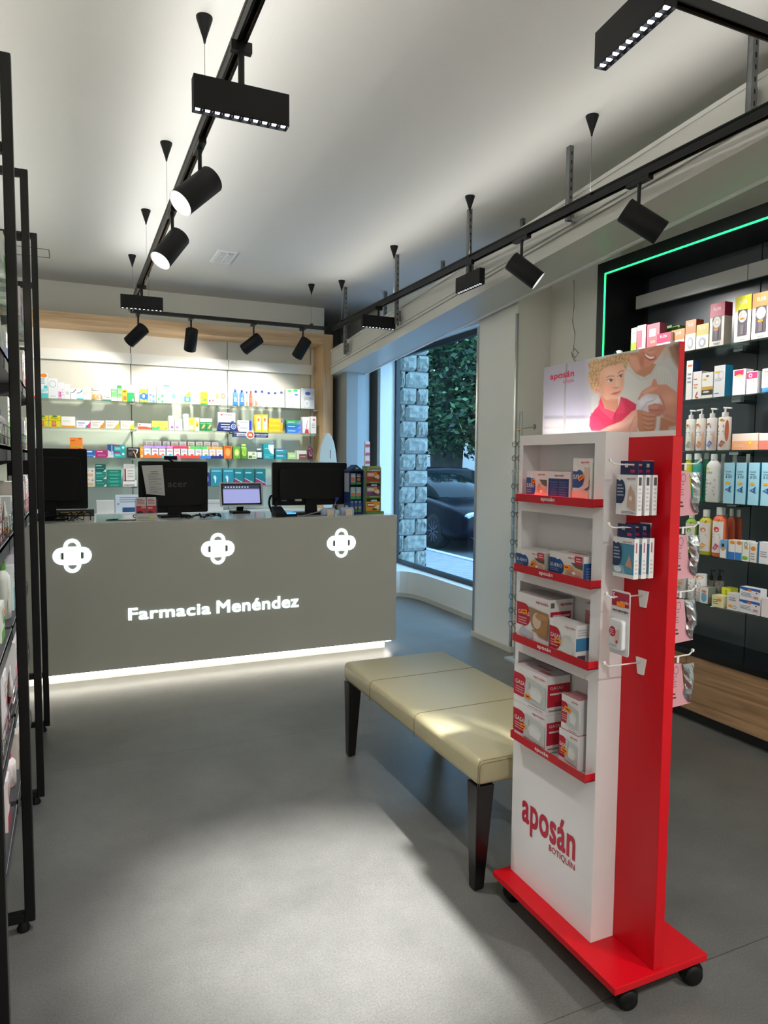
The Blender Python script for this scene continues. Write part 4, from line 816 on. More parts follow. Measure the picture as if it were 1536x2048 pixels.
G2 = 'goods on the second glass shelf behind the counter'; T2 = ' on the second back shelf'
YEL = [('r', 0, .55, 1, .59, 'a89a10'), ('t', 'Propol', .2, .66, .8, .84, '8a7a10', .01), ('e', .5, .92, .22, .08, '50805c'), ('r', .25, .05, .6, .5, 'e8703c'), ('e', .42, .3, .14, .14, 'f09a80'), ('e', .8, .2, .15, .12, 'f4dc70')]
FER = lambda c: [('t', 'Fermovix', .08, .68, .68, .84, '4a4440', .01), ('p', [(.6, 0), (1, 0), (1, .95), (.88, .55), (.75, .4)], c), lines(.08, .2, .6, .6, 3, 'c09a80')]
L2 = [
 (74, 97, 831, 'bright yellow carton with orange picture, left of two', 'f8e410', YEL), (98, 121.5, 831, 'bright yellow carton with orange picture, right of two', 'f8e410', YEL),
 (122.5, 151, 833, 'wide white carton with orange base stripe', 'faf6f0', [('r', 0, 0, 1, .16, 'f0a040'), ('r', .1, .55, .6, .62, 'd8dc90')]),
 (153, 181, 841, 'white carton with blue dot and red corner', 'f4f2f6', [('p', [(.6, 0), (1, 0), (1, .85), (.85, .5)], 'dc4878'), ('e', .76, .22, .09, .14, '2c78c0'), ('r', .1, .6, .6, .7, '5070b0'), lines(.1, .2, .5, .45, 2, 'c8a0a8')]),
 (182, 209, 841, 'cream carton with orange corner', 'f2ebe2', FER('ee8420')), (211, 239, 841, 'cream carton with golden corner', 'ece6da', FER('d8a028')), (241, 268.5, 841.5, 'cream carton with lime yellow corner', 'eae8da', FER('c8c820')),
 (276, 303, 847, 'low white carton with red wave', 'f4eeea', [('p', [(0, 0), (1, 0), (1, .3), (.5, .48), (0, .5)], 'e0583c'), ('e', .12, .75, .07, .12, '8a3a30'), lines(.22, .7, .7, .8, 1, '8a8a8a')]),
 (304, 336, 842, 'yellow carton with green wave', 'ece860', [('p', [(0, 0), (.45, 0), (.5, .4), (.2, .25), (0, .3)], '48c070'), ('r', .1, .55, .8, .62, 'c8c020'), ('e', .88, .12, .08, .08, 'f09040')]),
 (337, 349, 832, 'white angled carton with purple mark, left of two', 'faf8fa', [('e', .6, .2, .25, .1, 'c050c0')]), (350, 364.5, 838, 'white angled carton with pink mark, right of two', 'f8f6fa', [('e', .3, .25, .25, .12, 'e080e0'), ('e', .8, .4, .06, .04, '7060a0')]),
 (367, 377.5, 828, 'tall plain white carton', 'f2f0ec', [lines(.2, .6, .8, .7, 1)]),
 (378, 388.5, 836, 'slim lemon yellow carton', 'ece848', [('e', .5, .7, .35, .1, 'e0a820'), ('r', .1, .1, .8, .4, 'f4f4d0')]), (389.5, 399, 835.5, 'slim white carton with orange drop', 'f6f0dc', [('e', .5, .5, .35, .25, 'f0b020'), ('e', .5, .42, .2, .15, 'ee7c28')]),
 (400, 412, 837, 'green carton with orange tile, left of two', '1e7a3c', [('r', 0, .72, 1, 1, 'e8e4d4'), ('r', .0, .55, 1, .62, '60a848'), ('p', [(.2, .18), (.55, .18), (.95, .48), (.6, .5)], 'e8a078')]),
 (412.5, 424, 837, 'green carton with orange tile, right of two', '1e7a3c', [('r', 0, .72, 1, 1, 'e8e4d4'), ('r', .0, .55, 1, .62, '60a848'), ('p', [(.2, .18), (.55, .18), (.95, .48), (.6, .5)], 'e8a078')]),
 (511, 523, 829, 'tall yellow carton with white stripe, left of two', 'f4d020', [('r', .2, .12, .85, .88, 'f4f2ea'), ('e', .5, .7, .2, .12, 'e87840'), ('r', .3, .2, .7, .6, 'c8c4cc')]), (523.5, 535.5, 829, 'tall yellow carton with white stripe, right of two', 'f4d020', [('r', .2, .12, .85, .88, 'f4f2ea'), ('e', .5, .7, .2, .12, 'e87840'), ('r', .3, .2, .7, .6, 'c8c4cc')]),
 (605, 619.5, 834, 'white carton with a red flower at the right', 'e0dcd8', [('p', [(.3, 0), (.9, 0), (.8, .25), (.4, .25)], 'd03424'), ('p', [(.5, .25), (.56, .25), (.7, .8), (.64, .8)], 'b8443c')]),
 (621, 632.5, 833, 'tall narrow white carton against the oak side', 'e0dcd6', [('e', .6, .8, .22, .06, 'e05a40'), lines(.2, .3, .8, .6)]),
]
for a, b, yt, ds, c, sp in L2: bitem(a, b, yt, 1, 'c', 'medicine_carton', ds + T2, 'carton', c, sp, group=G2)
for k in range(2): bitem(476, 503, 855.5 if k == 0 else 844, 1, 'c', 'medicine_carton', ['lower', 'upper'][k] + ' white and blue carton stacked beside the navy display', 'carton', 'd8dadc', [('r', .82, 0, 1, 1, '1c3ca8'), ('r', .0, 0, .08, .3, 'e86a30'), ('r', .1, .6, .7, .75, '9098a0')], lift=0 if k == 0 else .068, group=G2) if False else None
z_ = .062
for k in range(2):
    a = P(476, 850, 'y', YI)[0]; b = P(503, 850, 'y', YI)[0]
    carton('medicine_carton', ['lower', 'upper'][k] + ' white and blue carton stacked beside the navy display', 'carton', ((a + b) / 2, YI, BZ[1] + .0005 + k * (z_ + .001)), 0, b - a, z_, .06, 'd8dadc', [('r', .82, 0, 1, 1, '1c3ca8'), ('p', [(0, 0), (.16, 0), (.0, .3)], 'e86a30'), ('r', .1, .6, .7, .75, '9098a0')], group=G2)
for k, nm in enumerate(('bottom', 'middle', 'top')):
    a = P(537, 850, 'y', YI)[0]; b = P(565, 850, 'y', YI)[0]
    carton('medicine_carton', nm + ' yellow carton of the flat stack' + T2, 'carton', ((a + b) / 2 + k * .004, YI, BZ[1] + .0005 + k * .053), 0, b - a, .052, .06, 'f0bc18', [('r', 0, .4, 1, .5, 'f8dc60'), ('r', .82, .1, .98, .9, '7a60b8' if k == 2 else 'e8a818')], group=G2)
for k, (nm, c) in enumerate((('lower blue', '3c7cc8'), ('middle blue', '2c6cb8'), ('upper green', '3c9c50'))):
    a = P(574, 850, 'y', YI)[0]; b = P(603, 850, 'y', YI)[0]
    carton('medicine_carton', nm + ' carton in the flat stack left of the red flower', 'carton', ((a + b) / 2 - k * .003, YI + .012, BZ[1] + .0005 + k * .049), .03, b - a, .048, .06, c, [('r', .1, .4, .6, .6, 'a8d0f0'), ('p', [(.7, 0), (1, 0), (1, .9)], '7a88d0')], group=G2)
# navy display card with grey box
a = P(437, 850, 'y', YI)[0]; b = P(471, 850, 'y', YI)[0]
carton('display_carton', 'grey box reading Voltadol standing in its navy tray behind the counter', 'carton', ((a + b) / 2 + .004, YI + .03, BZ[1] + .006), 0, b - a, P(455, 825, 'y', YI + .03)[2] - BZ[1] - .006, .05, 'c6c6c8', [('t', 'Voltadol', .3, .84, .85, .93, '2a2c38', .02), ('e', .2, .87, .08, .045, 'c85038'), ('e', .84, .48, .1, .07, '2c4878'), lines(.3, .68, .9, .78, 2, '9094a0')], group=G2)
a = P(433, 850, 'y', YI)[0]; b = P(476, 850, 'y', YI)[0]; m = MB(); w_ = b - a
m.prism([(0, 0), (w_, 0), (w_ * .86, .098), (w_ * .1, .098)], 0, .012, '1e2c64'); m.box(0, 0, 0, w_, .1, .004, '1e2c64')
art(m, [('t', 'BLANDO SIN', .2, .42, .62, .55, 'e8ecf4', .03), ('t', 'CALOR', .32, .16, .6, .3, 'e8ecf4', .03), ('ring', .78, .55, .11, .3, .2, 'c8d4ec'), ('e', .78, .55, .06, .16, '5c80b8'), lines(.2, .65, .6, .85, 1, 'c8d0e8')], lambda u, v, k: (u * w_, -k, v * .098))
tag(m.build('display_tray', None, (a, YI - .01, BZ[1] + .0005)), 'navy cardboard display tray with white slogan in front of the grey box', 'display')
# hanging shelf talker
a = P(464, 872, 'y', 7.742); b = P(536, 872, 'y', 7.742); zt = P(500, 867.5, 'y', 7.742)[2]; zb_ = P(500, 877, 'y', 7.742)[2]; m = MB(); w_ = b[0] - a[0]; h_ = zt - zb_
m.box(0, 0, 0, w_, .001, h_, '1e2450')
art(m, [('r', .07, .18, .38, .85, 'b8bcd0'), ('t', 'Voltadol', .14, .3, .36, .72, '2a2c48', .02), ('e', .1, .5, .03, .3, '3a2c48'), ('t', 'TRIPLE ACCIÓN', .64, .42, .98, .8, 'e8eaf4', .03), lines(.66, .1, .94, .3, 1, 'a8a8d0')], lambda u, v, k: (u * w_, -k, v * h_))
m.lathe([(.047, 0), (.047, .002)], 'e8e4e0', (w_ * .5, -.002, h_ * .5), (0, 1, 0), 28); m.lathe([(.038, 0), (.038, .001)], 'c0603c', (w_ * .5, -.003, h_ * .5), (0, 1, 0), 24)
m.prism([(w_ * .5 - .02, h_ * .5 - .01), (w_ * .5 + .02, h_ * .5 - .015), (w_ * .5 + .015, h_ * .5 + .01), (w_ * .5 - .015, h_ * .5 + .015)], -.004, -.003, 'f0d8c0')
tag(m.build('shelf_talker', None, (a[0], 7.738, BZ[1] - .0085 - h_ * .98)), 'navy strip sign reading Voltadol with round orange badge under the shelf', 'sign')

G3 = 'goods on the third glass shelf behind the counter'; T3 = ' on the third back shelf'
def stack(px0, px1, n, shelf, h, cols, nm, names, spec=(), G=None, d=.07, y=YI):
    a = P(px0, 900, 'y', y)[0]; b = P(px1, 900, 'y', y)[0]
    for k in range(n): carton('medicine_carton', names[k] + nm, 'carton', ((a + b) / 2, y, BZ[shelf] + .0005 + k * (h + .0008)), 0, b - a, h, d, cols[k % len(cols)], spec, group=G)
stack(140, 165.5, 2, 2, .098, ['f08a3c', 'f0842c'], ' orange carton of the pair rising behind the leftmost monitor', ['lower', 'upper'], [('r', .05, .1, .95, .18, 'b8b020'), ('r', .1, .68, .4, .74, 'b85a1c'), ('r', .7, .86, .9, .94, 'a84818')], G3)
L3 = [
 (166, 189, 900.5, 'c', 'low blue carton with white title', '2c64a8', [('r', .05, .72, .75, .88, 'dfe6f0'), lines(.1, .15, .9, .4, 2, '90b8e0'), ('p', [(.8, 0), (1, .3), (1, 0)], 'e8eef4')]),
 (190, 216, 900.5, 'c', 'low magenta carton with pale title', 'a8286c', [('r', .1, .75, .55, .87, 'e8c0d4'), lines(.15, .2, .8, .45, 2, 'd080a8'), ('p', [(.85, 0), (1, .25), (1, 0)], 'e8d4e0')]),
 (214.5, 226.5, 889, 'c', 'navy and white carton with a leaning bar', '2a4a80', [('p', [(0, 0), (1, 0), (.9, .5), (.4, .45), (0, .6)], 'c8ccd0'), ('r', .6, .2, .8, .95, '88a8d0')]),
 (253.5, 278.5, 895, 'c', 'black carton with a white 7 and slashes', '1c1c1e', [('t', '7', .7, .4, .9, .85, 'f0f0f0', .03), ('p', [(.4, .7), (.55, .6), (.7, .3), (.75, .02), (.66, .02), (.6, .35)], 'e8a070'), ('r', .08, .8, .9, .9, '9a9a96'), lines(.08, .2, .45, .6, 3, '6a6a6a')]),
 (279, 286.5, 893, 'c', 'slim orange carton beside the black one', 'f09438', [('r', .3, .1, .7, .25, 'f0d8c0'), ('r', .2, .6, .8, .8, 'f8b868')]),
 (447, 463.5, 892, 'c', 'rust orange carton with round seal', 'd0682c', [('e', .5, .5, .34, .3, 'e8a048'), ('r', .1, .85, .9, .95, '8a5a30')]),
 (466, 480.5, 893, 'c', 'green carton with round yellow seal', '5c9a34', [('e', .5, .5, .36, .32, 'a8c850'), ('e', .5, .5, .24, .2, 'd8e098')]),
 (496, 513, 903.5, 'c', 'low cream carton with green squares', 'e0e4c0', [('r', .05, .1, .45, .45, '3c7840'), ('r', .5, .55, .75, .85, '90a870'), lines(.5, .1, .9, .4, 2, '90a080')]),
 (527, 547.5, 888, 'c', 'teal carton with a white leaf', '1ea0a4', [('p', [(.45, .95), (1, .95), (1, .3), (.7, .4), (.5, .65)], 'f0f6f4'), ('t', 'salvix', .08, .66, .6, .76, 'e0f4f4'), ('r', .05, .25, .95, .28, '90d8d8'), lines(.1, .05, .6, .2, 2, '90d8d8')]),
 (575, 592, 905, 'c', 'low pale lime carton', 'b8d484', [('r', .2, .3, .9, .7, 'd4e8b0')]),
 (593, 613, 901, 'c', 'carton with cream top over a brown base', 'e0dac0', [('r', .25, 0, 1, .6, '7c4c3c'), lines(.35, .2, .9, .4, 1, 'd8a890')]),
]
for a, b, yt, k, ds, c, sp in L3: bitem(a, b, yt, 2, k, 'medicine_carton', ds + T3, 'carton', c, sp, group=G3)
stack(227.5, 250.5, 2, 2, .067, ['1a9a98'], ' teal carton of the pair right of the navy one', ['lower', 'upper'], [('p', [(0, 1), (.5, .95), (.65, .8), (.3, .7), (0, .75)], '9c2a60'), ('e', .82, .55, .1, .18, 'd8eef0'), lines(.1, .2, .6, .55, 2, 'b0e0e0')], G3)
stack(551, 573, 2, 2, .060, ['2896a0'], ' teal carton of the pair right of the white leaf carton', ['lower', 'upper'], [('r', .1, .5, .7, .7, 'b8e4e8'), ('r', 0, .92, 1, 1, 'a04878')], G3)
bitem(482, 494.5, 888.5, 2, 'b', 'gel_bottle', 'round shouldered green bottle' + T3, 'bottle', '8cc040', [('e', .5, .5, .3, .35, 'b8d870')], cap='a0d050', capr=.75, caph=.13, neck=.12, flat=.8, group=G3)
bitem(513, 525, 897, 2, 'b', 'pill_jar', 'small dark pill jar with white label' + T3, 'jar', '2a3040', [lines(.2, .2, .8, .7, 3, '8090a0')], cap='d8d8d8', capr=.7, caph=.16, neck=.1, flat=.9, label_col='e0e4e6', group=G3)
bitem(616, 627, 889, 2, 'b', 'syrup_bottle', 'maroon bottle beside the oak side' + T3, 'bottle', '6c3044', [('e', .5, .5, .3, .35, 'a87080')], cap='5a3a48', capr=.6, caph=.2, neck=.15, flat=.8, group=G3)
# multicoloured remedies rack with small cartons
a = P(287.5, 900, 'y', YI)[0]; b = P(446, 900, 'y', YI)[0]; w_ = b - a
o = thing('remedies_rack', 'clear shelf rack with purple, pink and green header strips behind the counter', 'rack', (a, YI, BZ[2] + .0005), 0)
m = MB(); m.box(0, .1, 0, w_, .104, .20, CLEAR); m.box(0, 0, 0, w_, .1, .003, CLEAR); m.box(0, .03, .105, w_, .1, .108, CLEAR)
for k in range(8): m.box(w_ * k / 7 - .001, .0, .0, w_ * k / 7 + .001, .1, .17, CLEAR)
m.build('tray', o)
m = MB(); seg = [(0, .28, 'b08ce0'), (.28, .36, 'e07ac0'), (.36, .56, 'e03060'), (.56, .58, 'e8e080'), (.58, .8, '3cc04c'), (.8, 1, 'e8a04c')]
for s0, s1, c in seg: m.box(s0 * w_, .024, .105, s1 * w_, .029, .128, c)
m.build('header_strip', o)
m = MB(); seg = [(0, .22, 'f07030'), (.22, .36, '58b8e0'), (.36, .45, 'e85a90'), (.45, .7, 'e8443c'), (.7, .84, '3c7cd0'), (.84, 1, '242c70')]
for s0, s1, c in seg: m.box(s0 * w_, -.003, 0, s1 * w_, 0, .03, c)
m.build('base_strip', o)
cc = ['f08030', 'f06030', 'e87048', '50b0d8', 'e04870', 'e05048', 'e04038', 'f0a040', '40a050', 'f0902c', '2c3c80']
pos = ['first', 'second', 'third', 'fourth', 'fifth', 'sixth', 'seventh', 'eighth', 'ninth', 'tenth', 'eleventh']
for k in range(11):
    x = a + w_ * (k + .5) / 11
    carton('remedy_carton', pos[k] + ' small white carton from left in the colourful remedies rack, front row', 'carton', (x, YI + .004, BZ[2] + .0045), 0, w_ / 11 * .86, .096, .018, 'f2f0f0', [('e', .6, .35, .25, .1, cc[k]), ('l', .15, .6, .85, .85, 2, cc[(k + 3) % 11])], group='small white cartons in the remedies rack')
for k in range(9):
    x = a + w_ * (k + .7) / 9.6
    carton('remedy_carton', pos[k] + ' small grey carton from left in the remedies rack, upper row', 'carton', (x, YI + .035, BZ[2] + .1095), 0, w_ / 9.6 * .8, .068, .02, 'b8b0a8', [('r', .1, .1, .9, .6, '908880'), ('l', .2, .65, .8, .85, 1, '6a6460')], group='small grey cartons in the remedies rack')

G4 = 'goods on the lowest glass shelf behind the counter'; T4 = ' on the lowest back shelf'
stack(166.5, 188, 2, 3, .093, ['ded8cc'], ' tan and white carton of the pair beside the leftmost monitor', ['lower', 'upper'], [('r', .05, .12, .85, .42, 'd8b078'), ('t', 'ERA', .1, .7, .5, .85, '8a867c'), ('e', .8, .72, .08, .06, '6a6a6a')], G4)
stack(190, 211, 3, 3, .076, ['1c7a6c', '1e8476', '14584e'], ' dark teal carton of the left teal stack' + T4, ['bottom', 'middle', 'top'], [('r', .05, .75, .6, .85, 'b8dcd0'), ('p', [(.72, 0), (1, .35), (1, 0)], 'dce8e4'), lines(.1, .3, .8, .5, 1, '58a898')], G4)
stack(212.5, 241.5, 5, 3, .034, ['1a7868', '208878'], ' thin teal carton of the right teal stack' + T4, ['bottom', 'second', 'third', 'fourth', 'top'], [('r', .2, .25, .8, .6, '48b090')], G4)
bitem(243.5, 272, 961, 3, 'c', 'medicine_carton', 'flat white carton with maroon line under the comb display' + T4, 'carton', 'e0dedb', [('r', .05, .15, .85, .3, '8a2c30')], group=G4)
bitem(245, 268, 928, 3, 'c', 'comb_display', 'white display carton with a maroon bar standing on a flat carton', 'carton', 'd8d6d0', [('r', .08, .0, .22, .72, '8a2428'), ('r', 0, .75, 1, 1, 'b8b8b4'), ('l', .35, .2, .9, .7, 3, 'b0aea4')], lift=.054, group=G4)
for k, (a_, b_, c_, ds) in enumerate(((420.5, 443, '28889c', 'teal carton with a white drop, left of two'), (445, 467, '28889c', 'teal carton with a white drop, right of two'))):
    bitem(a_, b_, 937, 3, 'c', 'medicine_carton', ds + T4, 'carton', c_, [('e', .35, .5, .12, .1, 'a8dce0'), ('p', [(.3, .5), (.5, .5), (.45, .2), (.38, .15)], 'd0eef0'), ('r', .1, .82, .9, .88, '90d0d8')], group=G4)
for k, (a_, b_) in enumerate(((468, 487), (488, 508), (510.5, 531))):
    bitem(a_, b_, 937.5, 3, 'c', 'medicine_carton', ['left', 'middle', 'right'][k] + ' teal carton of three with magenta base' + T4, 'carton', '1c7c84', [('p', [(0, 0), (1, 0), (1, .12), (0, .42)], 'a82c6c'), ('e', .72, .22, .05, .04, 'e8e0e8'), ('r', .1, .72, .7, .8, '98ccd0'), ('p', [(0, .42), (1, .12), (1, .16), (0, .46)], 'd0e8e8')], group=G4)
bitem(405, 418, 945, 3, 'c', 'medicine_carton', 'navy carton half hidden by the middle monitor' + T4, 'carton', '24307c', [('e', .6, .5, .25, .25, 'a8a8d8')], group=G4)
# things on the low worktop of the back unit
carton('storage_box', 'plain white storage box on the low worktop behind the left monitor', 'box', (P(211, 1010, 'y', 7.7)[0], 7.70, .951), 0, .17, .13, .12, 'cfcdc8')
a = P(232, 1010, 'y', 7.7)[0]; carton('notice_card', 'pale blue notice card with dark lines on the low back worktop', 'card', (a + .13, 7.705, .951), 0, .27, .19, .01, 'c4ccd4', [('l', .15, .55, .8, .9, 3, '8a94a4'), ('r', .25, .05, .95, .3, '2c4c78'), ('e', .1, .5, .04, .06, '8a94a4')])
carton('printer', 'pale desktop printer behind the middle monitor on low worktop', 'printer', (P(428, 1010, 'y', 7.7)[0], 7.70, .951), 0, .20, .12, .25, 'c4c4be', [('r', .1, .7, .9, .76, '8a8a84')])
carton('storage_box', 'dark box with gold lettering behind the leftmost monitor cables', 'box', (P(130, 1025, 'y', 5.9)[0] + .05, 5.62, ZW), 0, .30, .05, .05, '2c2820', [('l', .1, .2, .9, .8, 2, 'a89050')])

# ================================================================== RIGHT CABINET
RX = 3.28; RY0, RY1 = .6, 3.825; XB = 3.60
DK = mat('cabinet_black', (16, 18, 20), rough=.4); DG = mat('cabinet_charcoal_panel', (62, 68, 74), rough=.3)
cb_ = thing('display_cabinet', 'black wall cabinet with green LED edge, glass shelves and oak drawers', 'cabinet', (3.4, 2.2, 0))
def rb(m, x0, y0, z0, x1, y1, z1, mt): m.box(x0 - 3.4, y0 - 2.2, z0, x1 - 3.4, y1 - 2.2, z1, mt)
m = MB(); rb(m, RX, RY1 - .09, 0, 3.66, RY1, 2.84, DK); rb(m, RX, RY0, 2.75, 3.66, RY1 - .09, 2.84, DK); rb(m, RX, RY0, 0, 3.66, RY0 + .09, 2.84, DK); m.build('frame', cb_, bevel=.002)
LEDG = emat('led_strip_green', (40, 235, 130), 2.2)
m = MB(); rb(m, RX - .004, RY1 - .085, .46, RX + .004, RY1 - .073, 2.765, LEDG); rb(m, RX - .004, RY0 + .09, 2.755, RX + .004, RY1 - .085, 2.765, LEDG); m.build('led_strip', cb_)
seams = [RY0 + .09, 1.32, P(1516, 560, 'x', XB)[1], RY1 - .10]
seams = [RY0 + .09, 1.75, 2.83, RY1 - .14]
for a, b in zip(seams[:-1], seams[1:]): m = MB(); rb(m, XB, a + .004, .43, XB + .015, b - .004, 2.75, DG); m.build('back_panel', cb_)
m = MB(); rb(m, XB + .016, RY0, .0, XB + .03, RY1, 2.84, DK); m.build('backing', cb_)
for a, b in zip(seams[:-1], seams[1:]): m = MB(); rb(m, 3.49, a + .003, 2.535, 3.51, b - .003, 2.62, mat('grey_header', (165, 168, 166), rough=.35)); rb(m, 3.51, a + .003, 2.60, XB, b - .003, 2.62, mat('grey_header')); m.build('header_panel', cb_)
RZ = [2.160, 1.876, 1.580, 1.287, .983, .706]
for i, z in enumerate(RZ):
    for a, b in zip(seams[:-1], seams[1:]): m = MB(); rb(m, RX + .015, a + .004, z - .008, XB - .01, b - .004, z, GREEN_EDGE); m.build('glass_shelf', cb_)
    for y in seams[1:-1]: m = MB(); rb(m, RX + .16, y - .03, z - .024, RX + .185, y + .03, z - .0085, CHROME); rb(m, RX + .17, y - .008, z - .03, XB, y + .008, z - .0085, DK); m.build('shelf_bracket', cb_)
m = MB(); rb(m, RX - .02, RY0, .395, XB, RY1, .43, mat('black_worktop', (10, 12, 14), rough=.18)); m.build('countertop', cb_)
ys = [RY0 + .002, 1.85, P(1373, 1340, 'x', 3.27)[1], RY1 - .002]
for a, b in zip(ys[:-1], ys[1:]): m = MB(); rb(m, RX - .012, a + .003, .07, RX + .01, b - .003, .392, WOODY); m.build('drawer_front', cb_)
m = MB(); rb(m, RX + .01, RY0, .05, 3.62, RY1, .394, DK); rb(m, RX + .03, RY0, 0, 3.6, RY1, .05, DK); m.build('plinth', cb_)

RI = 3.305
def ritem(px0, px1, ytop, shelf, kind, name, desc, cat, col, spec=(), x=RI, d=.06, rz=-PI / 2, group=None, **kw):
    z = RZ[shelf]; ya_ = P(px0, 926, 'x', x)[1]; yb_ = P(px1, 926, 'x', x)[1]; w = (ya_ - yb_) * .985
    h = P((px0 + px1) / 2, ytop, 'x', x)[2] - z; loc = (x, (ya_ + yb_) / 2, z + .0005)
    if kind == 'c': return carton(name, desc, cat, loc, rz, w, h, d, col, spec, group=group, **kw)
    if kind == 'b': return bottle(name, desc, cat, loc, rz, w, h, col, spec=spec, group=group, **kw)
    if kind == 't': return softtube(name, desc, cat, loc, rz, w, h, col, kw.pop('capc', '4a9ad8'), spec, group=group, **kw)
GA = 'boxed sets on the top shelf of the black cabinet'; TA = ', top shelf of the black cabinet'
FL = lambda c1: [('r', 0, .55, 1, 1, c1), ('t', 'FLOR', .25, .78, .75, .9, 'f4e8e0', .01), ('e', .5, .25, .28, .2, 'b0b4bc'), ('e', .5, .25, .16, .12, 'e8e8ea')]
WIN = lambda c1: [('r', 0, .67, 1, 1, c1), ('t', 'FLOR', .25, .82, .75, .9, 'f6ece4', .01), ('r', .2, .12, .8, .7, '3e3840'), ('e', .5, .55, .26, .13, 'cfc8be'), ('e', .47, .56, .16, .08, 'b0a89c'), ('e', .52, .55, .08, .04, 'e8e2d8'), ('p', [(.4, .15), (.6, .15), (.6, .36), (.4, .36)], '5a5058'), ('r', .32, .04, .7, .075, 'a0a09c'), ('e', .12, .62, .09, .04, 'f0ece8')]
RA = [
 (1254, 1264.5, 658, 'slim lime green and white carton at far left', 'dfe4d0', [('r', 0, 0, 1, .55, '9ccc3c'), ('r', .2, .8, .8, .85, '90a070')], {}),
 (1265.5, 1283, 652.5, 'white carton with rose side and small pictures', 'e8d8d4', [('r', .0, 0, .6, .85, 'd86c7c'), ('e', .4, .3, .2, .05, 'f0f0f0')], {'side': 'c05c6c'}),
 (1285, 1310, 649.5, 'rose carton with pale label', 'cf6a78', [('r', .2, .62, .7, .85, 'e8d8d8'), ('r', .1, .05, .5, .25, 'b8a890'), ('r', .3, .42, .7, .5, 'f0a078')], {'side': 'a04858'}),
 (1305, 1332, 668, 'crimson FLOR carton, low one in front', 'f0ece8', FL('b8285c'), {'x': 3.285 + .0}),
 (1333.5, 1359.5, 661, 'orange FLOR carton, low one', 'f0ece8', FL('e88848'), {}),
 (1361, 1381.5, 642.5, 'tall orange FLOR carton', 'f0ece8', FL('e4762c'), {'side': 'b0502c'}),
 (1382.5, 1407, 650.5, 'olive yellow FLOR carton', 'eeeee6', FL('cdbb58'), {'side': 'b0a448'}),
 (1408.5, 1437, 609, 'big crimson FLOR box with a flower window', 'e8e2dc', WIN('b01e48'), {'side': 'b8b0a8', 'sside': [('r', 0, .68, 1, 1, '8a1634')], 'stick': (.5, .38)}),
 (1457, 1489, 595, 'big yellow box with a flower window', 'ece8de', WIN('e4dc28'), {'side': 'c8c0b0', 'stick': (.5, .5)}),
 (1491, 1527, 588, 'big terracotta FLOR box with a flower window', 'eae4dc', WIN('c4713c'), {'side': 'c8c0b0', 'stick': (.5, .38)}),
 (1529, 1562, 584, 'big golden box cut by the right photo edge', 'ece8de', WIN('d8b838'), {'side': 'c8c0b0'}),
]
for a, b, yt, ds, c, sp, kw in RA: ritem(a, b, yt, 0, 'c', 'gift_carton', ds + TA, 'carton', c, sp, group=GA, **kw)
for k in range(2): ritem(1320 + k * 15, 1334 + k * 15, 654, 0, 'c', 'gift_carton', ['left', 'right'][k] + ' small green carton behind the low FLOR cartons', 'carton', '5c8840', [('r', .1, .5, .8, .6, 'a8c880')], x=3.42, group=GA)
q = P(1238, 701, 'x', 3.33); o = thing('security_camera', 'round white and black security camera at left of the top cabinet shelf', 'camera', (3.33, q[1], RZ[0] + .0005))
m = MB(); m.lathe([(.001, -.03), (.02, -.028), (.036, -.012), (.038, 0), (.036, .012), (.02, .028), (.001, .03)], mat('camera_white', (205, 206, 206), rough=.3), (0, 0, .052), (1, -.25, 0), 28); m.lathe([(.022, 0), (.03, .012)], mat('camera_white'), (0, 0, 0), (0, 0, 1), 20); m.build('body', o)
m = MB(); m.lathe([(.026, -.0265), (.024, -.033)], mat('camera_black_face', (12, 12, 14), rough=.1), (0, 0, .052), (1, -.25, 0), 28); m.build('lens', o)

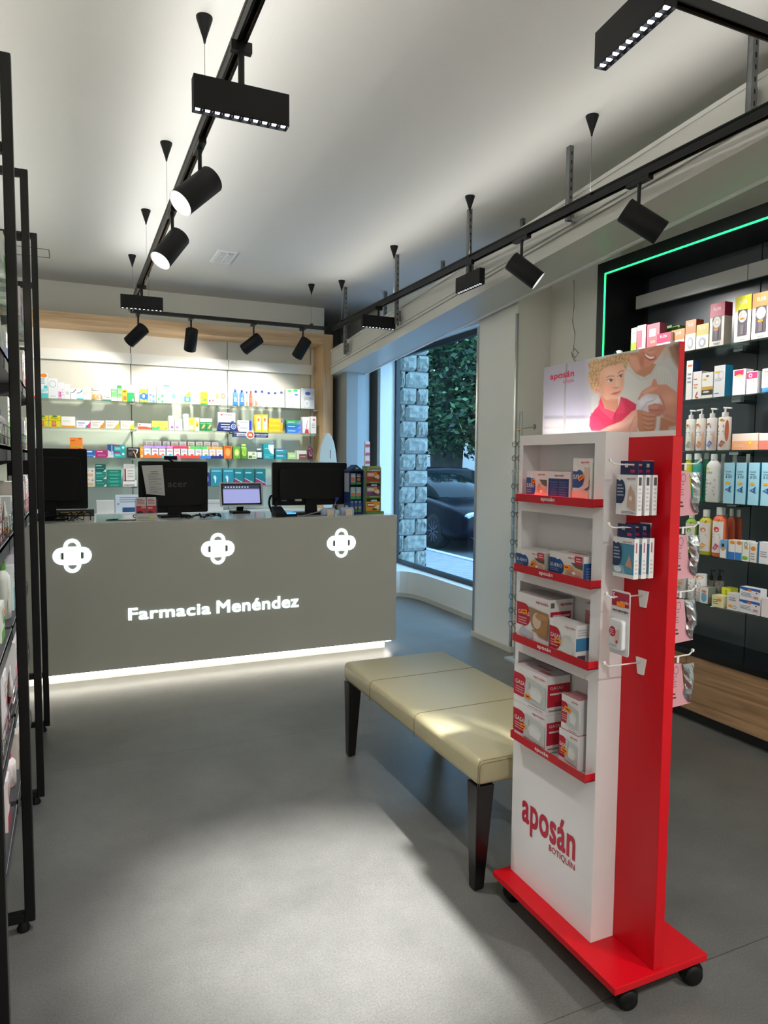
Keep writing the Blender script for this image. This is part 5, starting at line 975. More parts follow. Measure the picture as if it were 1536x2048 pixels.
GB = 'goods on the second shelf of the black cabinet'; TB = ', second cabinet shelf'
RBL = [
 (1366, 1378.5, 722.5, 'c', 'tall white carton with navy side by the poster edge', 'f2f2f0', [('r', .2, .84, .9, .89, 'ee7a2c'), lines(.2, .4, .8, .7, 3)], {'side': '24447c'}),
 (1379.5, 1396.5, 744, 'c', 'white carton with orange lines and angular red logo', 'f2f0ec', [('r', .1, .5, .6, .54, 'e05a30'), ('r', .1, .7, .5, .74, 'e05a30'), ('p', [(.3, .1), (.55, .28), (.62, .25), (.4, .08), (.7, .06), (.72, .02), (.4, .02)], 'd04424'), ('r', .15, .4, .5, .45, 'e8c020')], {}),
 (1397.5, 1419.5, 746, 'c', 'white carton with a gold and black photo strip', 'f4f2ec', [('r', 0, .32, 1, .45, 'd8a838'), ('r', 0, .12, 1, .32, '3c3c38'), ('e', .4, .24, .3, .04, 'e0e0dc'), ('r', .1, .7, .4, .76, 'd0c820'), ('e', .5, .86, .14, .04, '7a6450')], {}),
 (1421, 1443, 732, 'c', 'tall white carton with a blue side', 'f6f8fa', [('ring', .65, .68, .25, .13, .12, 'c8a0c8'), ('r', .1, .76, .5, .82, 'e8d030'), ('r', .08, .1, .5, .13, '58a8d8'), lines(.1, .5, .7, .6, 2, 'c0c8d0')], {'side': '2090c0'}),
 (1458.5, 1483.5, 740, 'c', 'white carton with a crimson flag panel', 'f6f4f4', [('p', [(.1, .96), (.85, .98), (.85, .78), (.5, .72), (.1, .76)], 'd82058'), ('e', .5, .76, .25, .04, 'f0c428')], {}),
 (1486, 1507.5, 744, 'c', 'white carton with pink top and two circles', 'f6f2f4', [('r', 0, .68, .98, .97, 'e0306c'), ('e', .35, .82, .16, .09, 'f4e8ec'), ('e', .35, .82, .1, .05, 'd02050'), ('r', .6, .5, .72, .66, 'f0c428')], {}),
 (1513, 1530.5, 738, 't', 'white squeeze tube with blue cap, left of two', 'f2f4f6', [('e', .5, .85, .3, .05, 'f0902c'), ('r', .1, .22, .9, .28, '4c94d8'), lines(.2, .4, .8, .7)], {}),
 (1531.5, 1550, 737, 't', 'white squeeze tube with blue cap, cut by photo edge', 'f2f4f6', [('e', .5, .85, .3, .05, 'f0902c'), ('r', .1, .22, .9, .28, '2c9cb8')], {}),
]
for a, b, yt, k, ds, c, sp, kw in RBL: ritem(a, b, yt, 1, k, 'cream_tube' if k == 't' else 'cosmetic_carton', ds + TB, 'tube' if k == 't' else 'carton', c, sp, group=GB, **kw)
FLG = lambda c: [('p', [(.25, .12), (.5, .3), (.75, .22), (.7, .18), (.5, .24), (.32, .1)], c), ('p', [(.42, .1), (.62, .2), (.66, .17), (.48, .06)], c)]
for k, (a, b, yt, c, st, nm, lg) in enumerate(((1366, 1384, 820, 'f2f4ee', 'b8c8a8', 'white pump bottle with a sage band, first from poster', '90a890'), (1386, 1405, 818, 'f4eee6', 'f0b070', 'white pump bottle with an orange band, second from poster', 'e08a40'), (1407, 1427, 816.5, 'f4f0ee', '4068c8', 'white pump bottle with a blue band, third from poster', '5878c8'), (1429, 1454, 814, 'f6ece6', 'd88a60', 'white pump bottle with brown leaf pattern, fourth from poster', 'a85a38'))):
    ritem(a, b, yt, 2, 'b', 'pump_bottle', nm, 'bottle', c, [('r', .12, .7, .6, .78, st), ('l', .15, .45, .7, .62, 2, 'b8b8b8')] + FLG(lg) + ([('e', .85, .6, .14, .34, 'c87048')] if k == 3 else [('e', .88, .3, .1, .3, 'f0c0a0')]), pump=(1 if k != 1 else -1), cap='f6f6f6', capr=.42, caph=.22, neck=.03, flat=.5, lab=(.02, .74), group='pump bottles on the third cabinet shelf', stick=(.35 if k < 3 else .45, .62 if k < 3 else .7, 'f0c020' if k == 3 else 'f09a2c', .022, .009, .3, -.004))
ritem(1462, 1514, 867, 2, 'c', 'cosmetic_carton', 'long low peach carton' + ' on the third cabinet shelf', 'carton', 'fbe6d8', [('r', 0, 0, 1, .55, 'f8b07c'), ('e', .72, .42, .05, .1, 'f0e000'), lines(.1, .15, .5, .35, 2, 'f8d8b8')], group='long cartons on the third cabinet shelf')
ritem(1515.5, 1560, 866, 2, 'c', 'cosmetic_carton', 'long low coral carton beside the peach one, cut by photo edge', 'carton', 'fbe2dc', [('r', 0, 0, 1, .55, 'f08070')], group='long cartons on the third cabinet shelf')
for k, (a, b, yt, c, cc_, x, ds) in enumerate(((1366, 1381, 908, 'd8e030', 'f4f6f4', RI, 'yellow mouthwash bottle behind the pink bags'), (1382, 1400, 907, '3cb0a4', 'eef4f6', RI + .01, 'teal mouthwash bottle, left one'), (1402, 1416, 906, '48b494', 'e8f0f2', RI + .06, 'green teal bottle set back behind the white bottle'))):
    ritem(a, b, yt, 3, 'b', 'mouthwash_bottle', ds + ' on the fourth cabinet shelf', 'bottle', c, [('r', .1, .3, .9, .7, 'e0ecd0' if k == 0 else 'a8dcd4')], x=x, cap=cc_, capr=.6, caph=.13, neck=.14, flat=.6, group='bottles on the fourth cabinet shelf')
ritem(1408, 1436, 908, 3, 'b', 'shampoo_bottle', 'large white shampoo bottle on the fourth cabinet shelf', 'bottle', 'eef0ec', [('e', .25, .86, .12, .04, 'e8d820'), ('t', 'KIN', .2, .72, .6, .78, '4a4c4c'), ('l', .15, .1, .8, .6, 5, 'b0b4b4')], cap='f4f4f4', capr=.38, caph=.12, neck=.14, flat=.55, lab=(.05, .8), side=None, group='bottles on the fourth cabinet shelf') if False else ritem(1408, 1436, 908, 3, 'b', 'shampoo_bottle', 'large white shampoo bottle on the fourth cabinet shelf', 'bottle', 'eef0ec', [('e', .25, .86, .12, .04, 'e8d820'), ('t', 'KIN', .2, .72, .6, .78, '4a4c4c'), ('l', .15, .1, .8, .6, 5, 'b0b4b4')], cap='f4f4f4', capr=.38, caph=.12, neck=.14, flat=.55, lab=(.05, .8), group='bottles on the fourth cabinet shelf')
for k, (a, b) in enumerate(((1434, 1450), (1456, 1474), (1484, 1500))):
    ritem(a, b, 908, 3, 'b', 'shampoo_bottle', ['left', 'middle', 'right'][k] + ' white bottle set back behind the sky blue cartons', 'bottle', 'e8ece8', [], x=RI + .13, cap='f2f2f2', capr=.4, caph=.14, neck=.14, flat=.6, group='bottles on the fourth cabinet shelf')
EYE = [('t', '& GO', .18, .62, .75, .69, '2a5a7a', .01), ('t', 'Colourfix', .12, .76, .7, .81, '38708c'), ('l', .15, .70, .6, .74, 1, '5a90a8'), ('e', .4, .5, .2, .035, 'f0b428'), ('p', [(.15, .34), (.75, .27), (.72, .30), (.3, .345), (.72, .40), (.75, .43)], '2c6cb0'), ('e', .6, .35, .08, .05, '2c5c98'), ('p', [(.6, .4), (.7, .46), (.66, .4)], '2c6cb0')]
for k, (a, b) in enumerate(((1449, 1470), (1473, 1494), (1498, 1520), (1524, 1548))):
    ritem(a, b, 925.5, 3, 'c', 'care_carton', ['first', 'second', 'third', 'fourth'][k] + ' sky blue & GO carton from the left in the black cabinet', 'carton', 'a4daee', EYE, side='3c94b4', group='sky blue cartons in the black cabinet')
GL = [(1366, 1369, 1022)]
for k, (a, b, yt, c, hc, ds, fc) in enumerate(((1372, 1393, 1024, '8ccc3c', 'd8dcd8', 'lime green gel bottle with an apple label', '7cc02c'), (1398, 1424, 1020, 'd0cc3c', 'd4d8d4', 'yellow gel bottle with an almond label', 'e09060'), (1426, 1450, 1015, 'f07850', 'd4d4d4', 'coral gel bottle with a fruit label', 'e83c3c'))):
    ritem(a, b, yt, 4, 'b', 'gel_bottle', ds + ' in the black cabinet', 'bottle', c, [('e', .5, .74, .2, .08, fc), ('l', .2, .45, .8, .62, 2, 'b0a8a8')] + FLG(['90c040', 'f0b020', 'd83c6c'][k]), cap=hc, capr=.42, caph=.16, neck=.12, flat=.6, label_col='f0ece8', lab=(.08, .72), group='gel bottles on the fifth cabinet shelf', stick=(.75, .74, 'f09a20', .022, .01, .7, -.004))
for k, (a, b) in enumerate(((1440, 1456), (1456, 1472), (1470, 1486))):
    ritem(a, b, 1016 + k * 2, 4, 'b', 'gel_bottle', ['first', 'second', 'third'][k] + ' rust coral bottle in the row behind the fruit bottle', 'bottle', ['d86848', 'c05a3c', 'a84830'][k], [], x=RI + .07 + k * .05, cap='c8c8c4', capr=.4, caph=.16, neck=.12, flat=.6, group='gel bottles on the fifth cabinet shelf')
SM = [(1447.5, 1459.5, 1081, 'light blue carton with a dark eye', '7cb8e0', [('r', 0, 0, 1, .5, 'f0f2f4'), ('e', .45, .7, .22, .1, '24303c'), ('e', .5, .47, .35, .07, 'f0a030')]), (1464, 1477, 1081, 'white carton with blue base, left of two', 'f2f2f2', [('r', 0, 0, 1, .38, '2c7cd0'), ('e', .6, .88, .4, .1, 'f09a2c')]), (1478, 1491, 1082, 'white carton with blue base, right of two', 'f2f2f2', [('r', 0, 0, 1, .38, '3088d8'), ('e', .6, .88, .4, .1, 'f0902c')]),
      (1492.5, 1506, 1083, 'white carton with green swirl', 'f0f2ec', [('e', .4, .15, .5, .1, '7cc040'), ('ring', .5, .82, .25, .12, .35, '50a04c'), ('e', .6, .65, .3, .06, 'f0a030')]), (1508, 1521, 1087, 'white carton with orange tag', 'f2f0ec', [('e', .5, .7, .4, .12, 'f0922c'), lines(.15, .1, .8, .5, 3)]), (1523, 1548, 1086, 'wide white carton with teal edge, cut by photo edge', 'eef2f4', [('r', 0, 0, .14, 1, '2c6c98'), lines(.25, .3, .8, .6, 3)])]
for a, b, yt, ds, c, sp in SM: ritem(a, b, yt, 4, 'c', 'eye_care_carton', ds + ' on the fifth cabinet shelf', 'carton', c, sp, group='small cartons on the fifth cabinet shelf', x=3.30, d=.05)
GF = 'goods on the lowest shelf of the black cabinet'; TF = ', lowest cabinet shelf'
ritem(1361, 1378, 1152, 5, 'c', 'cosmetic_carton', 'grey white carton with angular black logo' + TF, 'carton', 'dcdcda', [('r', 0, .92, 1, .98, '507080'), ('e', .5, .65, .3, .07, 'f0a060'), ('ring', .35, .45, .18, .07, .3, '6a7a84'), ('p', [(.3, .12), (.7, .28), (.85, .22), (.5, .06)], '202224')], group=GF)
for k, (a, b) in enumerate(((1381, 1396), (1397, 1414.5))): ritem(a, b, 1150, 5, 'b', 'lotion_tube', ['left', 'right'][k] + ' white cylindrical tube with orange tag' + TF, 'tube', 'eeeeec', [('e', .6, .92, .35, .06, 'f0902c'), ('l', .2, .15, .7, .75, 5, 'a8aaa8')], cap='eeeeec', capr=.98, caph=.04, neck=.01, flat=.95, lab=(.04, .96), group=GF)
for k, (a, b) in enumerate(((1419, 1434), (1435, 1451))): ritem(a, b, 1141, 5, 'b', 'serum_bottle', ['left', 'right'][k] + ' grey bottle with black pump set back' + TF, 'bottle', 'a0a4a4', [('e', .5, .85, .4, .1, 'c8702c'), ('l', .3, .3, .7, .6, 2, '606464')], x=RI + .09, cap='16181a', capr=.4, caph=.34, neck=.04, flat=.9, pump=1, group=GF)
SF = [(1410.5, 1427, 1176, 'white carton with blue toothbrush drawing', 'eef4f4', [('e', .5, .35, .34, .28, '78b8dc'), ('r', .2, .35, .8, .6, '78b8dc'), ('e', .5, .72, .3, .08, 'f0803c')], {'side': '8a9088'}), (1435, 1457, 1194, 'low cream yellow carton', 'f0ecb8', [('e', .7, .65, .2, .14, 'f0a030'), ('l', .1, .2, .6, .7, 3, '7a805c')], {'x': 3.285}),
      (1454, 1472, 1178, 'lime yellow carton with a letter S', 'e8e83c', [('r', 0, 0, 1, .5, 'f0d890'), ('t', 'S', .4, .62, .65, .88, '90b820', .03)], {'x': 3.36}), (1466, 1489, 1190, 'white carton with glasses drawing', 'ece8e8', [('e', .3, .22, .2, .1, 'f0a030'), ('ring', .7, .2, .16, .1, .2, '3a3c3c'), lines(.15, .55, .8, .8, 2)], {'x': 3.29})]
for a, b, yt, ds, c, sp, kw in SF: ritem(a, b, yt, 5, 'c', 'cosmetic_carton', ds + TF, 'carton', c, sp, group=GF, **kw)
BLU = [('p', [(0, 1), (1, 1), (1, .76), (.6, .82), (.3, .74), (0, .84)], '2c64b8'), ('e', .5, .82, .1, .09, 'f0803c'), ('e', .83, .68, .1, .13, 'f4f4f4'), ('e', .83, .68, .04, .05, '4a2c28'), lines(.08, .3, .6, .62, 3, '98a0b0'), ('r', .7, .25, .92, .42, 'e09098')]
ya_, yb_ = P(1491, 926, 'x', 3.295)[1], P(1533, 926, 'x', 3.295)[1]
for k in range(2):
    carton('cosmetic_carton', ['lower', 'upper'][k] + ' white carton with blue cloud top stacked at right' + TF, 'carton', (3.295, (ya_ + yb_) / 2, RZ[5] + .0005 + k * .0695), -PI / 2, ya_ - yb_, .069, .05, 'f0f2f4', BLU, group=GF)
carton('cosmetic_carton', 'pink edged white carton cut by the photo edge' + TF, 'carton', (3.295, yb_ - .06, RZ[5] + .0005), -PI / 2, .10, .10, .05, 'f2e8ea', [('r', .6, 0, .75, 1, 'e89098')], group=GF)

# ================================================================== RED AND WHITE DISPLAY STAND
RED = mat('stand_red', (200, 7, 25), rough=.38, spec=.3); REDD = mat('tray_red', (190, 24, 38), rough=.35); SWH = mat('stand_white', (236, 234, 236), rough=.35)
st = thing('display_stand', 'red and white wheeled pharmacy display stand with a photo header', 'display stand', (1.47, 1.66, 0))
def sb(m, x0, y0, z0, x1, y1, z1, mt): m.box(x0 - 1.47, y0 - 1.66, z0, x1 - 1.47, y1 - 1.66, z1, mt)
m = MB(); sb(m, 1.303, 1.368, .074, 1.645, 1.965, .095, RED); m.build('base_plate', st, bevel=.002)
m = MB(); sb(m, 1.449, 1.378, .0951, 1.484, 1.951, 1.575, RED); m.build('board', st, bevel=.0015)
Y0, Y1, X0, X1 = 1.538, 1.948, 1.365, 1.4485
openz = [(1.378, 1.558), (1.148, 1.343), (.915, 1.108), (.585, .868)]
m = MB(); sb(m, X0, Y0, .0952, X1, Y0 + .003, 1.59, SWH); sb(m, X0, Y1 - .003, .0952, X1, Y1, 1.59, SWH); sb(m, X0, Y0 + .003, 1.587, X1, Y1 - .003, 1.59, SWH); sb(m, X1 - .003, Y0 + .003, .0952, X1, Y1 - .003, 1.587, SWH)
sb(m, X0, Y0 + .003, .0952, X0 + .003, 1.582, 1.587, SWH); sb(m, X0, 1.930, .0952, X0 + .003, Y1 - .003, 1.587, SWH)
prev = 1.587
for z0, z1 in openz: sb(m, X0, 1.582, z1, X0 + .003, 1.93, prev, SWH); prev = z0 - .0
sb(m, X0, 1.582, .0952, X0 + .003, 1.93, prev, SWH)
for z0, z1 in openz: sb(m, X0 + .003, Y0 + .003, z0 - .003, X1 - .003, Y1 - .003, z0, SWH)
m.build('carton_tower', st)
AP = 'c01838'
def sy(fn_x, y_c, zc, w, h):  # text mapping on a plane facing -x
    return lambda a, b: (fn_x - 1.47, y_c - a - 1.66, zc + b)
for z0, z1 in openz:
    m = MB(); yy0, yy1 = 1.540, 1.914
    sb(m, 1.331, yy0, z0, X0 - .0002, yy1, z0 + .002, REDD); sb(m, 1.329, yy0, z0 - .002, 1.331, yy1, z0 + .023, REDD); sb(m, 1.331, yy0, z0, X0 - .0002, yy0 + .002, z0 + .023, REDD); sb(m, 1.331, yy1 - .002, z0, X0 - .0002, yy1, z0 + .023, REDD)
    tr_ = m.build('tray', st)
    m = MB(); put_text(m, 'aposán', 'f0ecec', -.034, .004, .034, .0195, sy(1.3286, 1.745, z0 - .001, 0, 0), .02, 4); m.keep = 1; m.build('lettering', tr_); m = MB(); put_text(m, 'BOTIQUÍN', 'e8b8c0', .006, -.0008, .034, .0018, sy(1.3286, 1.745, z0 - .001, 0, 0)); m.keep = 1; m.build('lettering', tr_)
qa, qb = P(1044, 1640, 'x', X0), P(1151, 1675, 'x', X0)
m = MB(); zt_ = P(1150, 1650, 'x', X0)
f_ = lambda a, b: (X0 - .0012 - 1.47, a - 1.66, b)
ya_, yb_ = P(1044, 1650, 'x', X0)[1], P(1151, 1690, 'x', X0)[1]
def ap_text(m, col, yl, yr, z0, z1, x, txt='aposán', bold=.012): put_text(m, txt, col, 0, 0, 1, 1, lambda a, b: (x - 1.47, yl + (yr - yl) * a - 1.66, z0 + (z1 - z0) * b), bold, 6)
zA = P(1044, 1608, 'x', X0)[2]; zb1 = P(1050, 1655, 'x', X0)[2]
ap_text(m, AP, ya_, yb_, .268, .402, X0 - .0012, bold=.022)
m.keep = 1; m.build('lettering', st); m = MB()
ap_text(m, AP, 1.740, yb_, .268, .297, X0 - .0012, 'BOTIQUÍN', .005)
m.keep = 1; m.build('lettering', st)
for cx_, cy_ in ((1.345, 1.925), (1.36, 1.405), (1.60, 1.40), (1.60, 1.93)):
    m = MB(); m.box(cx_ - 1.47 - .025, cy_ - 1.66 - .025, .068, cx_ - 1.47 + .025, cy_ - 1.66 + .025, .0738, BLACKM); m.lathe([(.014, .05), (.014, .068)], BLACKM, (cx_ - 1.47, cy_ - 1.66, 0), n=14)
    c_ = m.build('caster', st); m = MB(); wc = (cx_ - 1.47 + .012, cy_ - 1.66 - .004, .0295)
    for s_ in (-1, 1): m.lathe([(.02, s_ * .006), (.0285, s_ * .008), (.0293, s_ * .014), (.026, s_ * .021), (.012, s_ * .023)], BLACKM, wc, (.25, 1, 0), 22)
    m.build('wheel', c_); m = MB(); m.lathe([(.031, -.012), (.034, -.008), (.034, .008), (.031, .012)], BLACKM, (wc[0], wc[1], .034), (.25, 1, 0), 22); m.build('hood', c_)

# header poster: the printed picture, drawn as colours on a fine grid of its own surface
def poster():
    NU, NV = 520, 210; y0, y1, z0, z1, X = 1.9495, 1.3775, 1.5905, 1.8195, 1.4565
    us = np.linspace(0, 1, NU); vs = np.linspace(0, 1, NV); U, V = np.meshgrid(us, vs)
    pts = np.stack([np.full(U.size, X), (y0 + (y1 - y0) * U).ravel(), (z0 + (z1 - z0) * V).ravel()], 1)
    q = (pts - CAMP) @ RW; px = CX + F_PX * q[:, 0] / -q[:, 2]; py = CY - F_PX * q[:, 1] / -q[:, 2]
    A = (px - 1070) * 4.955; B = (py - 680) * 4.955       # coordinates the drawing was measured in
    col = np.zeros((A.size, 3)); hsh = np.sin(A * .085 + np.sin(B * .045) * 3.2) * np.cos(B * .07 + np.sin(A * .06) * 2.6) + .4 * np.sin(A * .21 + B * .13 + 2 * np.sin(B * .08))
    def lay(c, a):
        nonlocal col; c = np.array(c, float); a = a[:, None]; col = col * (1 - a) + c * a
    def pg(p, soft=4):
        p = np.array(p, float); n = len(p); ins = np.zeros(A.size, bool); dist = np.full(A.size, 1e9)
        for i in range(n):
            x1, y1_ = p[i]; x2, y2 = p[(i + 1) % n]
            c = ((y1_ > B) != (y2 > B)); xx = (x2 - x1) * (B - y1_) / ((y2 - y1_) if y2 != y1_ else 1e-9) + x1; ins ^= c & (A < xx)
            dx, dy = x2 - x1, y2 - y1_; t = np.clip(((A - x1) * dx + (B - y1_) * dy) / (dx * dx + dy * dy + 1e-9), 0, 1); dist = np.minimum(dist, np.hypot(A - x1 - t * dx, B - y1_ - t * dy))
        return np.clip(.5 + np.where(ins, dist, -dist) / (2 * soft), 0, 1)
    def el(cx, cy, rx, ry, soft=.2, rot=0):
        c, s = math.cos(rot), math.sin(rot); x = (A - cx) * c + (B - cy) * s; y = -(A - cx) * s + (B - cy) * c
        r = np.sqrt((x / rx) ** 2 + (y / ry) ** 2); return np.clip((1 + soft - r) / (2 * soft), 0, 1)
    def ln(p, w, soft=3):
        d = np.full(A.size, 1e9)
        for (x1, y1_), (x2, y2) in zip(p[:-1], p[1:]):
            dx, dy = x2 - x1, y2 - y1_; t = np.clip(((A - x1) * dx + (B - y1_) * dy) / (dx * dx + dy * dy + 1e-9), 0, 1); d = np.minimum(d, np.hypot(A - x1 - t * dx, B - y1_ - t * dy))
        return np.clip((w - d) / soft + .5, 0, 1)
    g = np.clip((B - 200) / 600, 0, 1)[:, None]
    col[:] = np.array([158, 156, 168]) * (1 - g) + np.array([176, 172, 186]) * g
    lay((120, 118, 124), ln([(110, 768), (560, 762)], 16, 24)); lay((184, 178, 176), pg([(100, 800), (560, 785), (560, 960), (100, 960)], 22)); lay((150, 142, 146), ln([(100, 870), (560, 860)], 12, 20))
    lay((128, 122, 122), ln([(312, 240), (296, 500), (292, 860)], 9, 10)); lay((170, 160, 160), ln([(306, 240), (289, 500), (286, 860)], 3, 5)); lay((150, 140, 140), pg([(290, 850), (330, 905), (250, 905)], 10))
    r_ = np.clip((A - 480) / 120, 0, 1); lay((198, 198, 200), r_)
    lay((208, 206, 202), pg([(905, 200), (940, 290), (1040, 375), (1130, 352), (1200, 255), (1300, 265), (1390, 390), (1425, 560), (1445, 960), (560, 960), (560, 560), (700, 500), (880, 400)], 10))
    for k in range(9): lay((186, 184, 184), .5 * ln([(1180 + k * 26, 300 + k * 6), (1165 + k * 30, 560)], 3, 6))
    lay((188, 184, 188), .6 * ln([(930, 300), (1040, 392), (1140, 370), (1205, 275)], 6, 8))
    lay((150, 112, 90), pg([(1290, 70), (1460, 20), (1460, 330), (1400, 250), (1340, 150)], 22)); lay((110, 78, 62), pg([(1380, 50), (1460, 30), (1460, 260), (1420, 200)], 18)); lay((196, 182, 172), pg([(1255, 70), (1320, 60), (1340, 150), (1270, 200)], 20))
    lay((190, 132, 104), pg([(915, 190), (950, 265), (1000, 335), (1080, 368), (1150, 330), (1200, 245), (1120, 200), (1030, 120), (930, 130)], 5)); lay((214, 158, 132), pg([(925, 150), (1010, 160), (1060, 280), (1000, 320), (940, 250)], 18))
    lay((208, 142, 118), pg([(1030, 95), (1040, 190), (1085, 278), (1130, 262), (1210, 190), (1265, 110), (1295, 55), (1290, 30), (1100, 60)], 5)); lay((228, 166, 142), el(1140, 105, 45, 26, .5)); lay((176, 108, 90), .7 * el(1060, 200, 22, 60, .6)); lay((190, 120, 100), .6 * el(1150, 100, 40, 14, .5, -.3))
    lay((176, 70, 70), pg([(1072, 118), (1092, 176), (1140, 206), (1190, 192), (1200, 160), (1150, 160), (1100, 135)], 5)); lay((240, 234, 228), pg([(1080, 126), (1100, 166), (1142, 190), (1180, 180), (1188, 164), (1140, 164), (1105, 145)], 3))
    # boy: neck, face, hair, shirt
    lay((196, 134, 108), pg([(650, 540), (820, 580), (828, 660), (795, 712), (700, 690), (650, 610)], 5))
    lay((224, 172, 146), pg([(640, 300), (700, 250), (800, 225), (862, 240), (892, 290), (886, 350), (868, 410), (876, 470), (850, 540), (806, 592), (760, 606), (700, 592), (655, 545), (632, 500), (618, 450), (622, 370)], 5))
    lay((206, 150, 124), .8 * el(660, 470, 34, 100, .6)); lay((236, 190, 166), .8 * el(760, 330, 60, 45, .7)); lay((232, 162, 140), .8 * el(735, 480, 42, 36, .7)); lay((238, 196, 172), .7 * el(815, 430, 16, 44, .6)); lay((196, 136, 112), .7 * el(800, 474, 30, 8, .5)); lay((200, 140, 116), .8 * el(770, 596, 50, 12, .5)); lay((206, 150, 126), .6 * el(870, 400, 14, 60, .6))
    hair = pg([(545, 215), (585, 190), (650, 196), (740, 166), (850, 140), (925, 128), (932, 185), (914, 262), (902, 300), (880, 262), (862, 236), (800, 246), (722, 258), (668, 292), (640, 340), (634, 400), (646, 450), (620, 470), (642, 516), (602, 526), (560, 486), (536, 430), (526, 345), (546, 292), (528, 250)], 9)
    lay((182, 146, 106), hair); lay((214, 184, 140), hair * np.clip(hsh * 1.1, 0, 1) * .7); lay((132, 98, 66), hair * np.clip(-hsh * 1.1 - .1, 0, 1) * .65)
    lay((222, 166, 142), el(606, 492, 24, 30, .25, .3)); lay((190, 128, 108), .8 * el(608, 494, 11, 16, .4, .3))
    lay((240, 232, 226), el(745, 400, 28, 11, .25, -.15)); lay((60, 44, 38), el(752, 400, 15, 12, .3)); lay((90, 64, 52), ln([(715, 398), (745, 384), (778, 392)], 3, 4)); lay((150, 112, 84), ln([(708, 372), (740, 356), (784, 358)], 4, 6))
    lay((236, 226, 220), el(846, 358, 22, 10, .25, -.3)); lay((58, 42, 36), el(850, 357, 12, 11, .3)); lay((90, 64, 52), ln([(820, 362), (845, 344), (872, 342)], 3, 4)); lay((150, 112, 84), ln([(822, 330), (850, 308), (876, 306)], 4, 6))
    lay((186, 92, 88), el(800, 526, 46, 9, .3, -.28)); lay((150, 66, 66), ln([(752, 538), (800, 524), (846, 506)], 2, 3)); lay((206, 118, 108), .7 * el(808, 540, 26, 7, .4, -.28)); lay((178, 116, 96), ln([(786, 468), (800, 476), (822, 468)], 3, 4))
    lay((198, 46, 80), pg([(650, 568), (690, 680), (792, 716), (832, 650), (850, 562), (912, 582), (1006, 640), (998, 690), (960, 712), (880, 822), (700, 872), (640, 900), (560, 900), (538, 850), (545, 760), (592, 690), (626, 655)], 5))
    lay((222, 78, 108), .8 * pg([(632, 600), (640, 690), (760, 800), (796, 722), (700, 690), (655, 640)], 6)); lay((214, 66, 98), .8 * pg([(836, 660), (850, 575), (880, 640), (895, 720), (812, 735)], 6)); lay((160, 30, 60), ln([(796, 722), (790, 800), (800, 850)], 4, 5)); lay((160, 30, 60), .8 * ln([(560, 730), (640, 760), (700, 850)], 6, 14)); lay((170, 34, 64), .7 * ln([(900, 610), (940, 680)], 6, 12)); lay((150, 26, 56), ln([(640, 690), (760, 802), (796, 722)], 2, 4))
    lay((232, 172, 154), pg([(646, 900), (720, 856), (862, 800), (962, 706), (1012, 690), (1014, 880), (1000, 960), (640, 960)], 5)); lay((244, 200, 184), .7 * pg([(720, 880), (900, 810), (990, 740), (990, 800), (860, 880)], 16)); lay((206, 138, 122), .6 * ln([(930, 890), (990, 760)], 8, 14))
    lay((214, 208, 218), pg([(1008, 690), (1004, 622), (1030, 562), (1108, 536), (1232, 560), (1255, 610), (1215, 760), (1212, 960), (1186, 960), (1176, 760), (1100, 712)], 5)); lay((236, 232, 238), .8 * pg([(1030, 600), (1100, 560), (1180, 580), (1120, 640), (1040, 660)], 14)); lay((186, 176, 190), .7 * ln([(1060, 690), (1110, 620), (1200, 590)], 6, 10)); lay((232, 230, 236), pg([(1120, 640), (1220, 570), (1250, 600), (1170, 680)], 6))
    lay((182, 124, 98), pg([(1246, 760), (1440, 830), (1310, 902), (1290, 960), (1228, 960)], 8)); lay((190, 178, 168), pg([(1330, 860), (1440, 840), (1440, 960), (1310, 960)], 12))
    lay((206, 144, 124), pg([(1018, 584), (1060, 505), (1150, 452), (1172, 388), (1188, 384), (1206, 410), (1216, 442), (1300, 440), (1385, 500), (1445, 560), (1445, 832), (1350, 802), (1268, 764), (1248, 700), (1286, 680), (1252, 602), (1232, 548), (1180, 536), (1108, 532), (1056, 562), (1030, 600)], 5))
    lay((226, 168, 148), .8 * pg([(1060, 520), (1150, 466), (1220, 470), (1160, 510), (1080, 540)], 10)); lay((230, 172, 150), .6 * el(1330, 580, 70, 60, .6)); lay((176, 112, 96), .8 * ln([(1232, 548), (1270, 620), (1290, 690)], 7, 12)); lay((186, 122, 104), .5 * ln([(1300, 750), (1440, 800)], 20, 30))
    lay((190, 126, 112), pg([(1122, 648), (1190, 628), (1262, 640), (1290, 690), (1250, 750), (1200, 762), (1130, 724)], 6)); lay((216, 150, 134), .8 * el(1180, 664, 50, 20, .4, -.1)); lay((150, 92, 82), .7 * ln([(1130, 690), (1200, 700), (1250, 690)], 4, 8))
    lay((194, 134, 108), pg([(1010, 692), (1060, 696), (1200, 742), (1206, 790), (1196, 870), (1176, 910), (1146, 950), (1056, 956), (1016, 862)], 6))
    for k in range(4): lay((160, 102, 82), .8 * ln([(1060 + k * 8, 745 + k * 46), (1120, 762 + k * 46), (1192 - k * 8, 760 + k * 42)], 4, 8)); lay((218, 160, 136), .6 * ln([(1070 + k * 8, 722 + k * 46), (1120, 738 + k * 46), (1180 - k * 8, 738 + k * 42)], 7, 12))
    me = bpy.data.meshes.new('poster'); vv = pts - np.array([1.47, 1.66, 0])
    idx = np.arange(NU * NV).reshape(NV, NU); f = np.stack([idx[:-1, :-1], idx[:-1, 1:], idx[1:, 1:], idx[1:, :-1]], -1).reshape(-1, 4)
    # thickness: a plain card behind the printed face
    me.from_pydata(vv.tolist(), [], f.tolist()); me.update()
    ca = me.color_attributes.new('print', 'FLOAT_COLOR', 'POINT'); c = np.clip(col, 0, 255) / 255; c = np.where(c <= .04045, c / 12.92, ((c + .055) / 1.055) ** 2.4)
